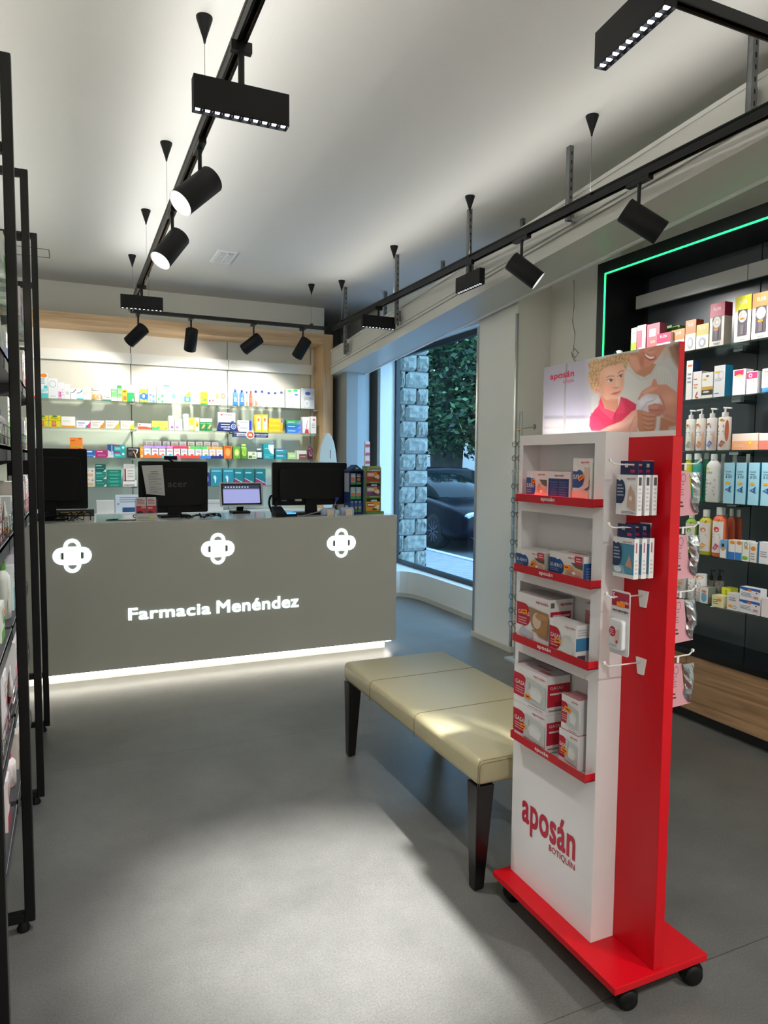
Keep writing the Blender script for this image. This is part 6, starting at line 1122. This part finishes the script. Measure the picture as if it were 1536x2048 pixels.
    ca.data.foreach_set('color', np.concatenate([c, np.ones((len(c), 1))], 1).astype(np.float32).ravel())
    pm = bpy.data.materials.new('poster_print'); pm.use_nodes = True; nt = pm.node_tree; at = nt.nodes.new('ShaderNodeAttribute'); at.attribute_name = 'print'; nt.links.new(at.outputs[0], nt.nodes['Principled BSDF'].inputs[0]); nt.nodes['Principled BSDF'].inputs['Roughness'].default_value = .3
    me.materials.append(pm); o = bpy.data.objects.new('poster_print', me); COL.objects.link(o); return o
m = MB(); sb(m, 1.457, 1.377, 1.5755, 1.462, 1.950, 1.82, SWH); sb(m, 1.4565, 1.3755, 1.5755, 1.475, 1.3769, 1.82, RED); sb(m, 1.4622, 1.377, 1.5755, 1.475, 1.950, 1.82, RED); hd = m.build('header_board', st)
pp_ = poster(); pp_.parent = hd; pp_['label'] = 'printed photo of a curly haired boy having his hand bandaged'
m = MB(); X_ = 1.4562
yl, yr = P(1100.5, 755, 'x', X_)[1], P(1148, 750, 'x', X_)[1]
ap_text(m, 'b81c40', yl, yr, P(1104, 763, 'x', X_)[2], P(1140, 741, 'x', X_)[2], X_, bold=.02); m.keep = 1; m.build('lettering', hd); m = MB()
ap_text(m, 'b04860', P(1126, 765, 'x', X_)[1], yr, P(1136, 766.5, 'x', X_)[2], P(1136, 759, 'x', X_)[2], X_, 'BOTIQUÍN', .003)
m.keep = 1; m.build('lettering', hd)

# ---- goods in the stand
def sitem(px0, px1, ytop, z, x, d, desc, col, spec, **kw):
    ya_ = P(px0, 926, 'x', x)[1]; yb_ = P(px1, 926, 'x', x)[1]; h = kw.pop('h', None) or P(px0, ytop, 'x', x)[2] - z
    return carton('first_aid_carton', desc, 'carton', (x, (ya_ + yb_) / 2, z + .0006), -PI / 2, ya_ - yb_, h, d, col, spec, group='first aid cartons in the red and white stand', **kw)
def LG(a, b, c, d, col=AP): return ('t', 'aposán', a, b, c, d, col, .012)
BL = '24508e'
SUE = [('r', 0, .12, .26, .78, BL), ('e', .26, .45, .19, .33, BL), ('e', .26, .83, .06, .09, 'e8e8ee'), ('t', 'SUERO', .04, .44, .4, .58, 'e8ecf4', .005), lines(.05, .26, .3, .4, 2, '7c94c0'), LG(.58, .84, .9, .93),
       ('p', [(.52, .1), (.95, .1), (1, .35), (1, .66), (.6, .62), (.5, .4)], 'd8b8a8'), ('p', [(.66, .72), (1, .72), (1, .5), (.8, .55)], '5c6050'), ('e', .66, .42, .11, .16, 'c89880'), ('e', .85, .34, .12, .12, 'd0a48c'), ('e', .76, .33, .05, .05, 'f0ece8'), ('r', .45, .03, .9, .06, 'b09098')]
sitem(1054, 1096, 942, 1.3800, 1.352, .05, 'small blue and white SUERO carton at left of the top tray', 'e6e2e4', SUE, stick=(.38, .66, 'ff8c14', .022, .012, .1))
sitem(1098, 1139, 943.5, 1.3800, 1.354, .05, 'navy blue carton back with white header in the top tray', 'dcdadc', [('r', 0, .08, 1, .78, '20386e'), LG(.3, .83, .75, .92), lines(.08, .15, .48, .7, 7, '4c649c'), lines(.55, .15, .95, .7, 7, '4c649c')])
sitem(1146.5, 1181, 917, 1.3800, 1.356, .035, 'tall narrow SUERO carton standing at right of the top tray', 'e6dedd', [('r', 0, .36, .4, .72, BL), ('e', .4, .56, .26, .19, BL), ('e', .2, .78, .1, .07, 'e8e8ee'), ('t', 'SUERO', .05, .55, .55, .65, 'e8ecf4', .005), LG(.5, .88, .95, .94), ('e', .85, .45, .2, .14, '5c6a78'), ('p', [(0, .02), (.95, .02), (.95, .3), (.5, .33), (0, .3)], 'e0b4a8'), ('p', [(.6, .3), (.98, .4), (.98, .8), (.7, .82), (.75, .6)], 'dcb8a4'), lines(.05, .1, .8, .16, 1, 'b84848')], side='d0d0ce', stick=(.55, .58, 'ff8c14', .026, .012, .5), sside=[('r', .2, .1, .8, .9, 'b4b8b8')])
PROMO = [('e', .9, .88, .12, .24, 'b83040'), lines(.83, .76, .98, .95, 2, 'e8c0c4')]
sitem(1036.5, 1095, 1097, 1.1505, 1.343, .085, 'wide SUERO carton at left of the second tray', 'e6e2e2', SUE + PROMO, side='a8a6a0', top='d4d0d0', stick=(.62, .4, 'ff9a14', .026, .014, .7), sside=[lines(.1, .1, .9, .9, 6, '8c8c88')])
sitem(1104, 1173, 1103, 1.1505, 1.352, .085, 'wide SUERO carton at right of the second tray', 'e6e2e2', SUE + PROMO, side='e0dee0', top='d4d0d0', stick=(.55, .5, 'ff9a14', .026, .014, 0), sside=[('r', 0, 0, 1, .75, BL), lines(.1, .1, .9, .6, 5, '7c94c0')], stop=[('r', .25, .4, .75, .6, 'c04858')])
carton('first_aid_carton', 'grey topped carton lying behind the wide SUERO cartons', 'carton', (1.4395 - .012, 1.69, 1.1505 + .103), -PI / 2, .16, .03, .018, 'b8b2b2', [LG(.4, .3, .65, .7, 'a02840'), ('r', .7, .2, .98, .8, 'a02840')], group='first aid cartons in the red and white stand') if False else None
GAS = lambda big=True: [('r', 0, .33 if big else .18, .25, .80, 'bc1c30'), ('e', .25, .565 if big else .49, .2, .235 if big else .31, 'bc1c30'), ('e', .1, .87, .055, .05 if big else .07, 'ecebeb'), ('t', 'GASAS', .06, .56 if big else .5, .42, .64 if big else .62, 'f0e8e8', .005), lines(.07, .36 if big else .26, .35, .52 if big else .46, 3, 'e0a0a8'), LG(.62, .86, .98, .93)]
BIG = [('p', [(.4, .76), (1, .72), (1, .2), (.72, .22), (.5, .4), (.42, .6)], '9c7c60'), ('e', .66, .52, .13, .16, 'd8c4b0'), ('p', [(.5, .3), (.9, .25), (1, .4), (1, .62), (.85, .5), (.7, .35)], 'b07c50'), ('e', .82, .62, .2, .07, 'b88858'), ('p', [(.22, .36), (.36, .28), (.55, .26), (.5, .1), (.32, .12), (.12, .2)], 'b8bcc8'), lines(.4, .03, .95, .06, 1, '8a6068')]
sitem(1040, 1106, 1184, .9175, 1.343, .092, 'tall GASAS carton with a hand photo in the third tray', 'e8e4e4', GAS() + BIG, side='dcd8da', top='b8b0b2', stick=(.27, .63, 'ff9a14', .03, .013, .1), sside=[('r', .05, .05, .9, .76, 'b01c30'), ('r', .15, .66, .85, .70, 'd8b8bc'), LG(.45, .86, .95, .94), ('r', .05, .84, .2, .94, '5a5a58'), lines(.15, .2, .85, .6, 5, 'c86070')])
carton('first_aid_carton', 'red backed carton standing behind the small GASAS carton', 'carton', (1.412, 1.615, .9158), -PI / 2, .085, .165, .03, 'b0747c', [LG(.2, .75, .8, .83, 'a01c34'), ('r', 0, .88, 1, 1, 'd0cccc')], group='first aid cartons in the red and white stand')
sitem(1107.5, 1162, 1238, .9175, 1.335, .05, 'small GASAS carton with a gauze photo in front of third tray', 'e8e6e6', GAS(False) + [('e', .68, .42, .22, .24, 'cfcfcc'), ('r', .4, .4, .46, .62, 'b0b2b4'), ('p', [(.5, .2), (.9, .15), (.95, .5), (.6, .6)], 'd8d8d6')], side='dcdcde', stick=(.36, .44, 'ff9a14', .028, .014, 0), sside=[('r', 0, .3, 1, .65, '3c7ca8'), lines(.1, .7, .9, .9, 3, 'b8b0b4'), ('r', .1, .03, .7, .18, '4a4450')])
GA2 = [('p', [(.4, .8), (1, .72), (1, .14), (.35, .16)], 'c2c6c4'), ('e', .7, .45, .2, .16, 'd8dad8'), ('r', .5, .5, .55, .68, 'a8acae'), ('p', [(.55, .3), (.85, .25), (.9, .45), (.6, .55)], 'e2e2e0'), lines(.5, .04, .95, .08, 1, 'b06070')]
GSD = [('r', .05, .2, 1, .8, 'b01c30'), ('t', 'GASAS', .15, .66, .7, .74, 'e0b8bc', .003), ('r', .15, .52, .8, .57, 'd8c4c6'), lines(.1, .05, .9, .16, 1, '8a8486')]
for k in range(2):
    sitem(1037.5, 1104, 0, .5875 + k * .1225, 1.342, .092, ['lower', 'upper'][k] + ' white GASAS carton of the left pair in the bottom tray', 'e6e4e4', GAS(False) + GA2, side='d8d4d6', top='c8bcc0', h=.1215, stick=(.36 if k == 0 else .48, .42 if k == 0 else .28, 'ff9414', .03, .014, 0), sside=GSD, stop=[('t', 'aposán', .7, .5, .3, .75, AP, .01), ('r', .6, .2, .9, .4, 'b86878')] if k else ())
for k in range(2):
    sitem(1132.5 if k == 0 else 1136, 1172, 0, .5875 + k * .1065, 1.352 + k * .004, .06, ['lower', 'upper'][k] + ' white GASAS carton of the right pair in the bottom tray', 'e6e4e4', GAS(False) + GA2, side='d8d4d6', top='b87c84', h=.1055, stick=(.36 if k == 0 else .42, .42 if k == 0 else .62, 'ff9414', .03, .014, -.2))
# ---- hooks and hanging packs
HKW = mat('hook_white', (225, 224, 222), rough=.35)
def hook(z, side, y=1.46, L=.135, down=0):
    m = MB(); s_ = side; x0 = 1.4488 if side < 0 else 1.4842
    fr_ = lambda a, b, t: (x0 - 1.47 + s_ * t, y - 1.66 + a, z + b)
    m.prism([(-.018, .012), (.018, .012), (.010, -.034), (-.010, -.034)], .0002, .006, HKW, fr_)
    m.tube([(x0 - 1.47 + s_ * .004, y - 1.66, z), (x0 - 1.47 + s_ * L * .9, y - 1.66, z + .002), (x0 - 1.47 + s_ * L, y - 1.66, z + .011)], .0022, HKW, 8)
    m.lathe([(.004, -.004), (.005, 0), (.004, .004)], HKW, (x0 - 1.47 + s_ * L, y - 1.66, z + .013), n=10)
    m.build('hook', st)
hz = [1.497, 1.327, 1.137, .947]
for z in hz: hook(z, -1)
for z in (1.500, 1.322, 1.14, .955): hook(z + .0, 1, y=1.44, L=.135)
def hangpack(desc, x, z, spec, side_spec, first, yc=1.451, tabc='202c58'):
    "card box pack hanging from a hook by its tab; face looks to -x"
    w, h, d = .078, .108, .0165
    o = carton('dressing_pack', desc, 'pack', (x, yc, z - .026 - h), -PI / 2, w, h, d, 'e4e2e4', spec, side='e0dee0', group='dressing packs on the hooks of the stand', sside=side_spec)
    m = MB(); k = .02; out = [(-w * .42, h), (w * .42, h), (w * .42, h + .035), (-w * .42, h + .035)]
    # tab with a slot, made of four strips
    for a0, b0, a1, b1 in ((-.033, h, .033, h + .02), (-.033, h + .030, .033, h + .037), (-.033, h + .02, -.018, h + .030), (.018, h + .02, .033, h + .030)): m.box(a0, d * .4, b0, a1, d * .4 + .001, b1, tabc)
    m.box(.005, d * .4 - .0004, h + .006, .02, d * .4 - .0002, h + .014, 'c03050'); m.build('hang_tab', o)
    return o
NV = [('r', 0, .28, .24, .88, '283858'), ('e', .24, .58, .2, .3, '283858'), ('e', .16, .9, .07, .05, 'e8e8ee'), lines(.06, .45, .38, .78, 4, '9aa4c0'), LG(.5, .88, .92, .93, '903050')]
ARM = NV + [('p', [(.55, .2), (.95, .12), (.9, .5), (.7, .75), (.6, .6)], 'c8a494'), ('e', .72, .42, .08, .06, 'e4dcd8'), lines(.3, .04, .95, .1, 2, '707480')]
POOL = [('r', 0, .1, 1, .86, '4c8ca8'), ('p', [(0, .1), (.6, .1), (.5, .3), (0, .32)], '8ab4bc'), ('p', [(.6, .3), (.95, .25), (.8, .6)], 'c89880'), ('e', .25, .2, .18, .08, 'd0dce0')] + NV
SS = [('r', .2, .74, .8, .94, '484850'), lines(.2, .1, .8, .7, 6, 'b8b8bc')]
S2 = [('r', .3, .65, .6, .9, 'a06078'), lines(.2, .1, .8, .5, 4, 'b8b8bc')]
for k, x in enumerate((1.365, 1.392, 1.418)):
    nm = ['left', 'middle', 'right'][k]
    hangpack(nm + ' white dressing pack with navy tab on the top hook', x, hz[0], ARM, SS, k == 0)
    hangpack(nm + ' white dressing pack with pool photo and navy tab on the second hook', x - .004, hz[1], POOL, S2, k == 0)
# blister card on the third hook
o = thing('plaster_blister', 'white blister card with red top hanging on the third hook', 'blister pack', (1.352, 1.447, hz[2]), -PI / 2)
m = MB(); T = lambda a, b, t: (a, t, b); w = .058
m.prism(rrect(0, -.055, w, .088, .009, 5)[:], 0, .0012, 'dcdadc', lambda a, b, t: (a * .62, t, b - .012)); m.build('card', o)
m = MB(); art(m, [('r', .04, .76, .96, .985, 'a82840'), LG(.5, .80, .94, .87, 'f0e0e4'), ('t', '5', .08, .86, .22, .97, 'f4e8ea', .01), lines(.1, .66, .95, .72, 1, '808088'), ('e', .2, .69, .03, .02, '404048'), ('e', .5, .69, .03, .02, '404048'), ('e', .8, .69, .03, .02, '404048')], lambda u, v, k: ((u - .5) * .07, -k, -.152 + v * .170)); m.build('print', o)
m = MB(); m.prism(rrect(0, -.098, .027, .042, .010, 5), -.016, 0, mat('blister_plastic', (222, 222, 226), rough=.15, spec=.8)); m.build('blister', o, bevel=.004)
m = MB(); art(m, [('e', .3, .62, .28, .2, 'b02440'), lines(.1, .5, .45, .74, 3, 'e8b0b8'), ('p', [(.55, .2), (.85, .3), (.85, .75), (.6, .7)], 'd8b0a0'), ('e', .72, .26, .08, .07, 'b02c3c'), lines(.1, .06, .8, .14, 2, '808088')], lambda u, v, k: ((u - .5) * .044, -.0168 - k, -.134 + v * .07)); m.build('insert', o)
sticker(o, .07, .17, .45, -.02, 'ff8c14', .028, .013, 0, -.0012) if False else None
m = MB(); m.box(-.012, -.002, -.022, .018, -.0014, -.010, 'ff8c14'); m.build('price_sticker', o)
# pink bags on the far side
PINK = mat('bag_pink_card', (205, 150, 160), rough=.3); FOIL = mat('bag_clear_film', (165, 172, 176), rough=.18, metal=.7, bump=.9, bscale=22)
for k, (z, sc) in enumerate(((1.500, 1), (1.322, 1), (1.14, 1), (.955, 1))):
    o = thing('accessory_bag', ['topmost', 'second', 'third', 'lowest'][k] + ' pink and clear bag hanging on the right side of the stand', 'bag', (1.568, 1.437, z), 0, 'pink and clear bags on the stand')
    z0 = -.146; m = MB()
    m.prism([(-.055, 0 - .014), (.006, -.020), (.018, z0 + .06), (.048, z0 + .006), (-.055, z0)], 0, .0015, PINK)
    art(m, [('ring', .55, .82, .12, .1, .15, '6a3c48'), lines(.2, .4, .6, .7, 5, '9c6874'), ('l', .15, .12, .6, .3, 2, '4a2c38')], lambda u, v, k_: (-.055 + u * .075, -k_, z0 + .01 + v * .12)); m.build('card', o)
    m = MB(); rs = random.Random(k); N = 9; vs = []
    for j in range(N):
        t = j / (N - 1); zz = -.022 + (z0 + .010 + .022) * t; xl = .006 + .014 * math.sin(t * PI) - (.0 if t < .8 else -.03 * (t - .8) * 5); xr = .052 - .006 * t
        for i in range(5): vs.append((xl + (xr - xl) * i / 4, -.003 - .016 * math.sin(PI * i / 4) * math.sin(PI * t) + rs.uniform(-.004, .004), zz))
    m.add(vs, [(j * 5 + i, j * 5 + i + 1, (j + 1) * 5 + i + 1, (j + 1) * 5 + i) for j in range(N - 1) for i in range(4)], FOIL); m.keep = 1; m.build('window_film', o)
    m = MB(); m.box(-.012, -.001, -.016, -.004, .001, .004, HKW); m.build('hang_tab', o)

# ================================================================== BENCH
LEATH = mat('cream_leather', (176, 168, 134), rough=.3, spec=.5, bump=.12, bscale=140)
bn = thing('upholstered_bench', 'cream leather bench seat with four black tapered legs', 'bench', (1.545, 2.645, 0))
bx0, bx1, by0, by1 = 1.252, 1.832, 1.992, 3.292
m = MB(); m.box(bx0 - 1.545, by0 - 2.645, .385, bx1 - 1.545, by1 - 2.645, .482, LEATH); s_ = m.build('seat', bn, bevel=.026, seg=6)
for p_ in s_.data.polygons: p_.use_smooth = True
SEAM = mat('leather_seam', (134, 122, 90), rough=.5)
for yy in (2.478, 2.94):
    m = MB(); y_ = yy - 2.645; a, b = bx0 - 1.545, bx1 - 1.545
    m.tube([(a - .0005, y_, .387), (a - .0005, y_, .45)] + [(a + .026 - .0265 * math.cos(t), y_, .456 + .0265 * math.sin(t)) for t in [i * PI / 12 for i in range(1, 6)]] + [(a + .03, y_, .4824), (b - .03, y_, .4824)] + [(b - .026 + .0265 * math.sin(t), y_, .456 + .0265 * math.cos(t)) for t in [i * PI / 12 for i in range(1, 6)]] + [(b + .0005, y_, .45), (b + .0005, y_, .387)], .0018, SEAM, 6); m.build('seam', bn)
m = MB(); y_ = by0 - 2.645 + .0; a, b = bx0 - 1.545 + .004, bx1 - 1.545 - .004
for off in (.0, .009):
    m.tube([(a + off * .6, y_ + .004 - off * .4, .388)] + [(a + off * .6, y_ + .004 - off * .4, .45)] + [(a + .022 - (.022 - off * .6) * math.cos(t), y_ + .004 - off * .4, .455 + (.022 - off) * math.sin(t)) for t in [i * PI / 12 for i in range(1, 7)]] + [(b - .022, y_ + .004 - off * .4, .477 - off)], .0012, SEAM, 5)
m.build('piping', bn)
DWOOD = mat('black_stained_wood', (16, 13, 12), rough=.3)
for lx, ly in ((bx0 + .004, by0 + .006), (bx0 + .004, by1 - .076), (bx1 - .074, by0 + .006), (bx1 - .074, by1 - .076)):
    m = MB(); sx = 1 if lx < 1.5 else -1; x0_ = lx - 1.545; y0_ = ly - 2.645; sy_ = 1 if ly < 2.6 else -1; i0 = .012
    lo_ = [(x0_ + .013, y0_ + .013, .004), (x0_ + .052, y0_ + .013, .004), (x0_ + .052, y0_ + .052, .004), (x0_ + .013, y0_ + .052, .004)]
    hi_ = [(x0_, y0_, .384), (x0_ + .07, y0_, .384), (x0_ + .07, y0_ + .07, .384), (x0_, y0_ + .07, .384)]
    if sx > 0: lo_ = [(x - .010, y, z) for x, y, z in lo_]
    else: lo_ = [(x + .010, y, z) for x, y, z in lo_]
    m.hexa(lo_, hi_, DWOOD); lg = m.build('leg', bn, bevel=.003)
    m = MB(); cx__ = sum(p[0] for p in lo_) / 4; cy__ = sum(p[1] for p in lo_) / 4; m.lathe([(.014, 0), (.014, .004)], BLACKM, (cx__, cy__, 0), n=14); m.build('foot_pad', lg)

# ================================================================== LEFT SHELF RACKS
FY = [1.51, 2.415, 3.319, 4.208, 5.10]
SHG = mat('rack_shelf_grey', (70, 72, 76), rough=.45); LOOPW = .03
rk = thing('shelf_rack', 'tall black tube framed shelf rack with grey trays along the left edge', 'shelf rack', (-.36, 3.0, 0))
def kb(m, x0, y0, z0, x1, y1, z1, mt): m.box(x0 + .36, y0 - 3, z0, x1 + .36, y1 - 3, z1, mt)
XF, XR_ = -.133, -.62
for y in FY[:4]:
    m = MB(); t = .03
    kb(m, XF - t, y - t / 2, .03, XF, y + t / 2, 2.685, BLACK); kb(m, XR_, y - t / 2, .03, XR_ + t, y + t / 2, 2.685, BLACK)
    kb(m, XR_ + t, y - t / 2, .03, XF - t, y + t / 2, .03 + t, BLACK); kb(m, XR_ + t, y - t / 2, 2.685 - t, XF - t, y + t / 2, 2.685, BLACK)
    kb(m, XR_ + t, y - t / 2, .30, XF - t, y + t / 2, .33, BLACK) if y > 4 else None
    kb(m, XR_ + t, y - t / 2, 2.40, XF - t, y + t / 2, 2.43, BLACK)
    fo = m.build('frame', rk, bevel=.003)
    for fx_ in (XF - .035, XR_ + .05): m = MB(); m.lathe([(.018, 0), (.02, .01), (.01, .03)], BLACKM, (fx_ + .36, y - 3, 0), n=14); m.build('foot', fo)
m = MB(); kb(m, XR_ - .02, FY[0], .3, XR_ - .005, FY[3], 2.4, wood_mat('rack_back_oak', (170, 140, 105), (196, 166, 130), 'z')); m.build('back_panel', rk)
KZ = [.42, .70, .98, 1.26, 1.54, 1.82, 2.10]
bays = [(FY[i] + .017, FY[i + 1] - .017) for i in range(3)]
for bi, (y0, y1) in enumerate(bays):
    for zi, z in enumerate(KZ):
        if bi == 2 and zi in (0, 1, 2): continue
        m = MB()
        if zi in (6,): kb(m, XR_ + .01, y0, z - .008, -.175, y1, z, GREEN_EDGE)
        else: kb(m, XR_ + .01, y0, z - .012, -.175, y1, z, SHG); kb(m, -.178, y0, z - .045, -.175, y1, z + .004, SHG); kb(m, -.176, y0, z + .0, -.1745, y1, z + .003, mat('rack_tray_edge', (200, 200, 200), rough=.3))
        so = m.build('shelf', rk)
        m = MB()
        for yy in (y0 + .004, y1 - .008): m.prism([(-.54 + .36, z - .013), (-.19 + .36, z - .013), (-.19 + .36, z - .03), (-.50 + .36, z - .12)], yy - 3, yy + .004 - 3, SHG)
        m.build('bracket', so)
        if zi in (1, 3, 4):
            m = MB()
            for q in range(2): m.tube([(-.180 + .36, y0 - 3, z + .03 + q * .035), (-.180 + .36, y1 - 3, z + .03 + q * .035)], .0018, CHROME, 6)
            for q in range(9): yy = y0 + (y1 - y0) * q / 8; m.tube([(-.180 + .36, yy - 3, z), (-.180 + .36, yy - 3, z + .066)], .0014, CHROME, 5)
            m.build('wire_rail', so)
rs = random.Random(21)
PAL = [('f0eef0', 'e88a9a', 'white and rose'), ('e8f0f0', '58b0b8', 'white and aqua'), ('f4f0e4', 'f0a040', 'cream and orange'), ('f0f0f4', '3c50b0', 'white and royal blue'), ('eaf0e6', '6ab050', 'white and green'), ('ece4f0', '8a50b8', 'white and purple'), ('d8d0c8', '8a6a50', 'beige and brown'), ('f4e8e8', 'c03040', 'white and crimson')]
bayn = ['nearest bay', 'second bay', 'third bay']
shn = {0: 'lowest shelf', 1: 'second lowest shelf', 2: 'third shelf up', 3: 'fourth shelf up', 4: 'fifth shelf up', 5: 'sixth shelf up', 6: 'top glass shelf'}
for bi, (y0, y1) in enumerate(bays):
    for zi, z in enumerate(KZ):
        if bi == 2 and zi in (0, 1, 2): continue
        n = 5; used = rs.sample(range(8), n)
        for k in range(n):
            c0, c1, nm = PAL[used[k]]; w = rs.uniform(.055, .11); h = rs.uniform(.10, .19); y = y0 + .06 + (y1 - y0 - .12) * (k + .5) / n
            lab_ = '%s %s in the %s of the left rack, %s' % (nm, 'carton' if k % 3 else ('bottle' if (zi + bi) % 2 else 'tube'), bayn[bi], shn[zi])
            x = -.186; args = dict(group='goods on the left shelf racks')
            if k % 3: carton('health_carton', lab_, 'carton', (x, y, z + .0005), PI / 2, w, h, .07, c0, [('r', 0, 0, 1, .3 + .2 * (k % 2), c1), lines(.15, .6, .8, .85, 3), ('e', .7, .5, .18, .1, c1)], stick=(.6, .75, 'ff8c14', .026, .011, 0), **args)
            elif (zi + bi) % 2: bottle('health_bottle', lab_, 'bottle', (x, y, z + .0005), PI / 2, w * .8, h, c0, cap=c1, spec=[('r', .1, .1, .9, .4, c1), lines(.2, .5, .8, .8)], flat=.7, **args)
            else: softtube('cream_tube', lab_, 'tube', (x, y, z + .0005), PI / 2, w * .7, h, c0, c1, [('r', .05, .1, .95, .3, c1), lines(.2, .5, .8, .8)], **args)
# tilted tube in the nearest bay, low on the rack
o = softtube('cream_tube', 'white and teal squeeze tube reading & GO low on the nearest rack bay', 'tube', (-.176, 2.26, .525), PI / 2 - .5, .062, .19, 'e6e8ea', '58b0b4', [('t', '& GO', .2, .5, .8, .62, '2c3c4c', .02), ('r', .05, .36, .95, .42, '58b0b4'), lines(.2, .66, .8, .85, 2, '6a90a8')], group='goods on the left shelf racks') if False else None
# eyeglasses stand between pillar and display stand
gs = thing('eyeglasses_stand', 'clear upright stand hung with reading glasses beside the white pillar', 'display stand', (3.06, 4.40, 0))
q0 = P(1045, 830, 'y', 4.38); m = MB(); yy = q0[1] - 4.40
m.box(-.05, yy - .16, 0, .12, yy + .06, .015, mat('clear_acrylic_base', (190, 200, 205), rough=.2)); m.build('base', gs)
for dy in (0, .035):
    m = MB(); m.box(-.003, yy - dy - .003, .015, .003, yy - dy + .003, 1.88, mat('glass_rod', (150, 165, 168), rough=.15, spec=.9)); m.build('upright', gs)
m = MB(); m.box(-.003, yy - .038, 1.872, .003, yy + .003, 1.88, mat('glass_rod')); m.tube([(0, yy - .035, 1.755), (0, yy - .17, 1.76)], .003, STEEL, 6); m.lathe([(.008, -.01), (.02, 0), (.008, .01)], STEEL, (0, yy - .19, 1.762), (1, 0, 0), 12); m.build('arm', gs)
m = MB(); m.lathe([(.004, -.008), (.013, -.004), (.013, .004), (.004, .008)], 'e8a030', (0, yy + .006, 1.745), n=12); m.build('knob', gs)
gc = [mat('glasses_black', (20, 20, 22), rough=.2), mat('glasses_brown', (92, 60, 40), rough=.25), mat('glasses_clear', (200, 196, 190), rough=.2), mat('glasses_green', (60, 84, 60), rough=.25)]
for k in range(14):
    z = 1.64 - k * .105; o = thing('reading_glasses', ['black', 'brown', 'pale clear', 'dark green'][k % 4] + ' framed reading glasses hung on the clear stand, %s from top' % ['first', 'second', 'third', 'fourth', 'fifth', 'sixth', 'seventh', 'eighth', 'ninth', 'tenth', 'eleventh', 'twelfth', 'thirteenth', 'fourteenth'][k], 'glasses', (3.052, 4.40 + yy, z), 0, 'reading glasses on the clear stand')
    m = MB(); g = gc[k % 4]
    for s_ in (-1, 1): m.tube([(-.008, s_ * .034 + .026 * math.cos(t), .02 * math.sin(t)) for t in [i * PI / 8 for i in range(17)]], .0024, g, 6)
    m.tube([(-.008, -.009, .006), (-.010, 0, .010), (-.008, .009, .006)], .002, g, 6); m.build('rim', o)
    for s_ in (-1, 1): m = MB(); m.tube([(-.008, s_ * .061, .008), (.06, s_ * .062, .008), (.11, s_ * .06, -.012)], .0018, g, 6); m.build('temple', o)
    m = MB()
    for s_ in (-1, 1): m.poly([(-.008, s_ * .034 + .024 * math.cos(t), .018 * math.sin(t)) for t in [i * PI / 8 for i in range(16)]], CLEAR)
    m.keep = 1; m.build('lens', o)
# dark unit with square marks glimpsed at the far end behind the partition
q = P(668, 900, 'y', 9.0); m = MB(); m.box(q[0] - .2, 9.0, 0, q[0] + .2, 9.2, 2.4, mat('far_unit_dark', (70, 74, 76), rough=.6))
for dx in (.0, .035): m.box(q[0] + .06 + dx, 8.995, P(676, 828, 'y', 9)[2] - .03, q[0] + .08 + dx, 8.999, P(676, 828, 'y', 9)[2] + .03, BLACKM)
m.box(q[0] + .0, 8.996, 1.9, q[0] + .18, 8.999, 1.92, mat('far_unit_line', (130, 132, 130))); m.box(q[0] + .0, 8.996, 2.15, q[0] + .18, 8.999, 2.2, BLACKM)
tag(m.build('storage_unit'), 'dark grey storage unit glimpsed between the oak frame and grey partition', 'cabinet')
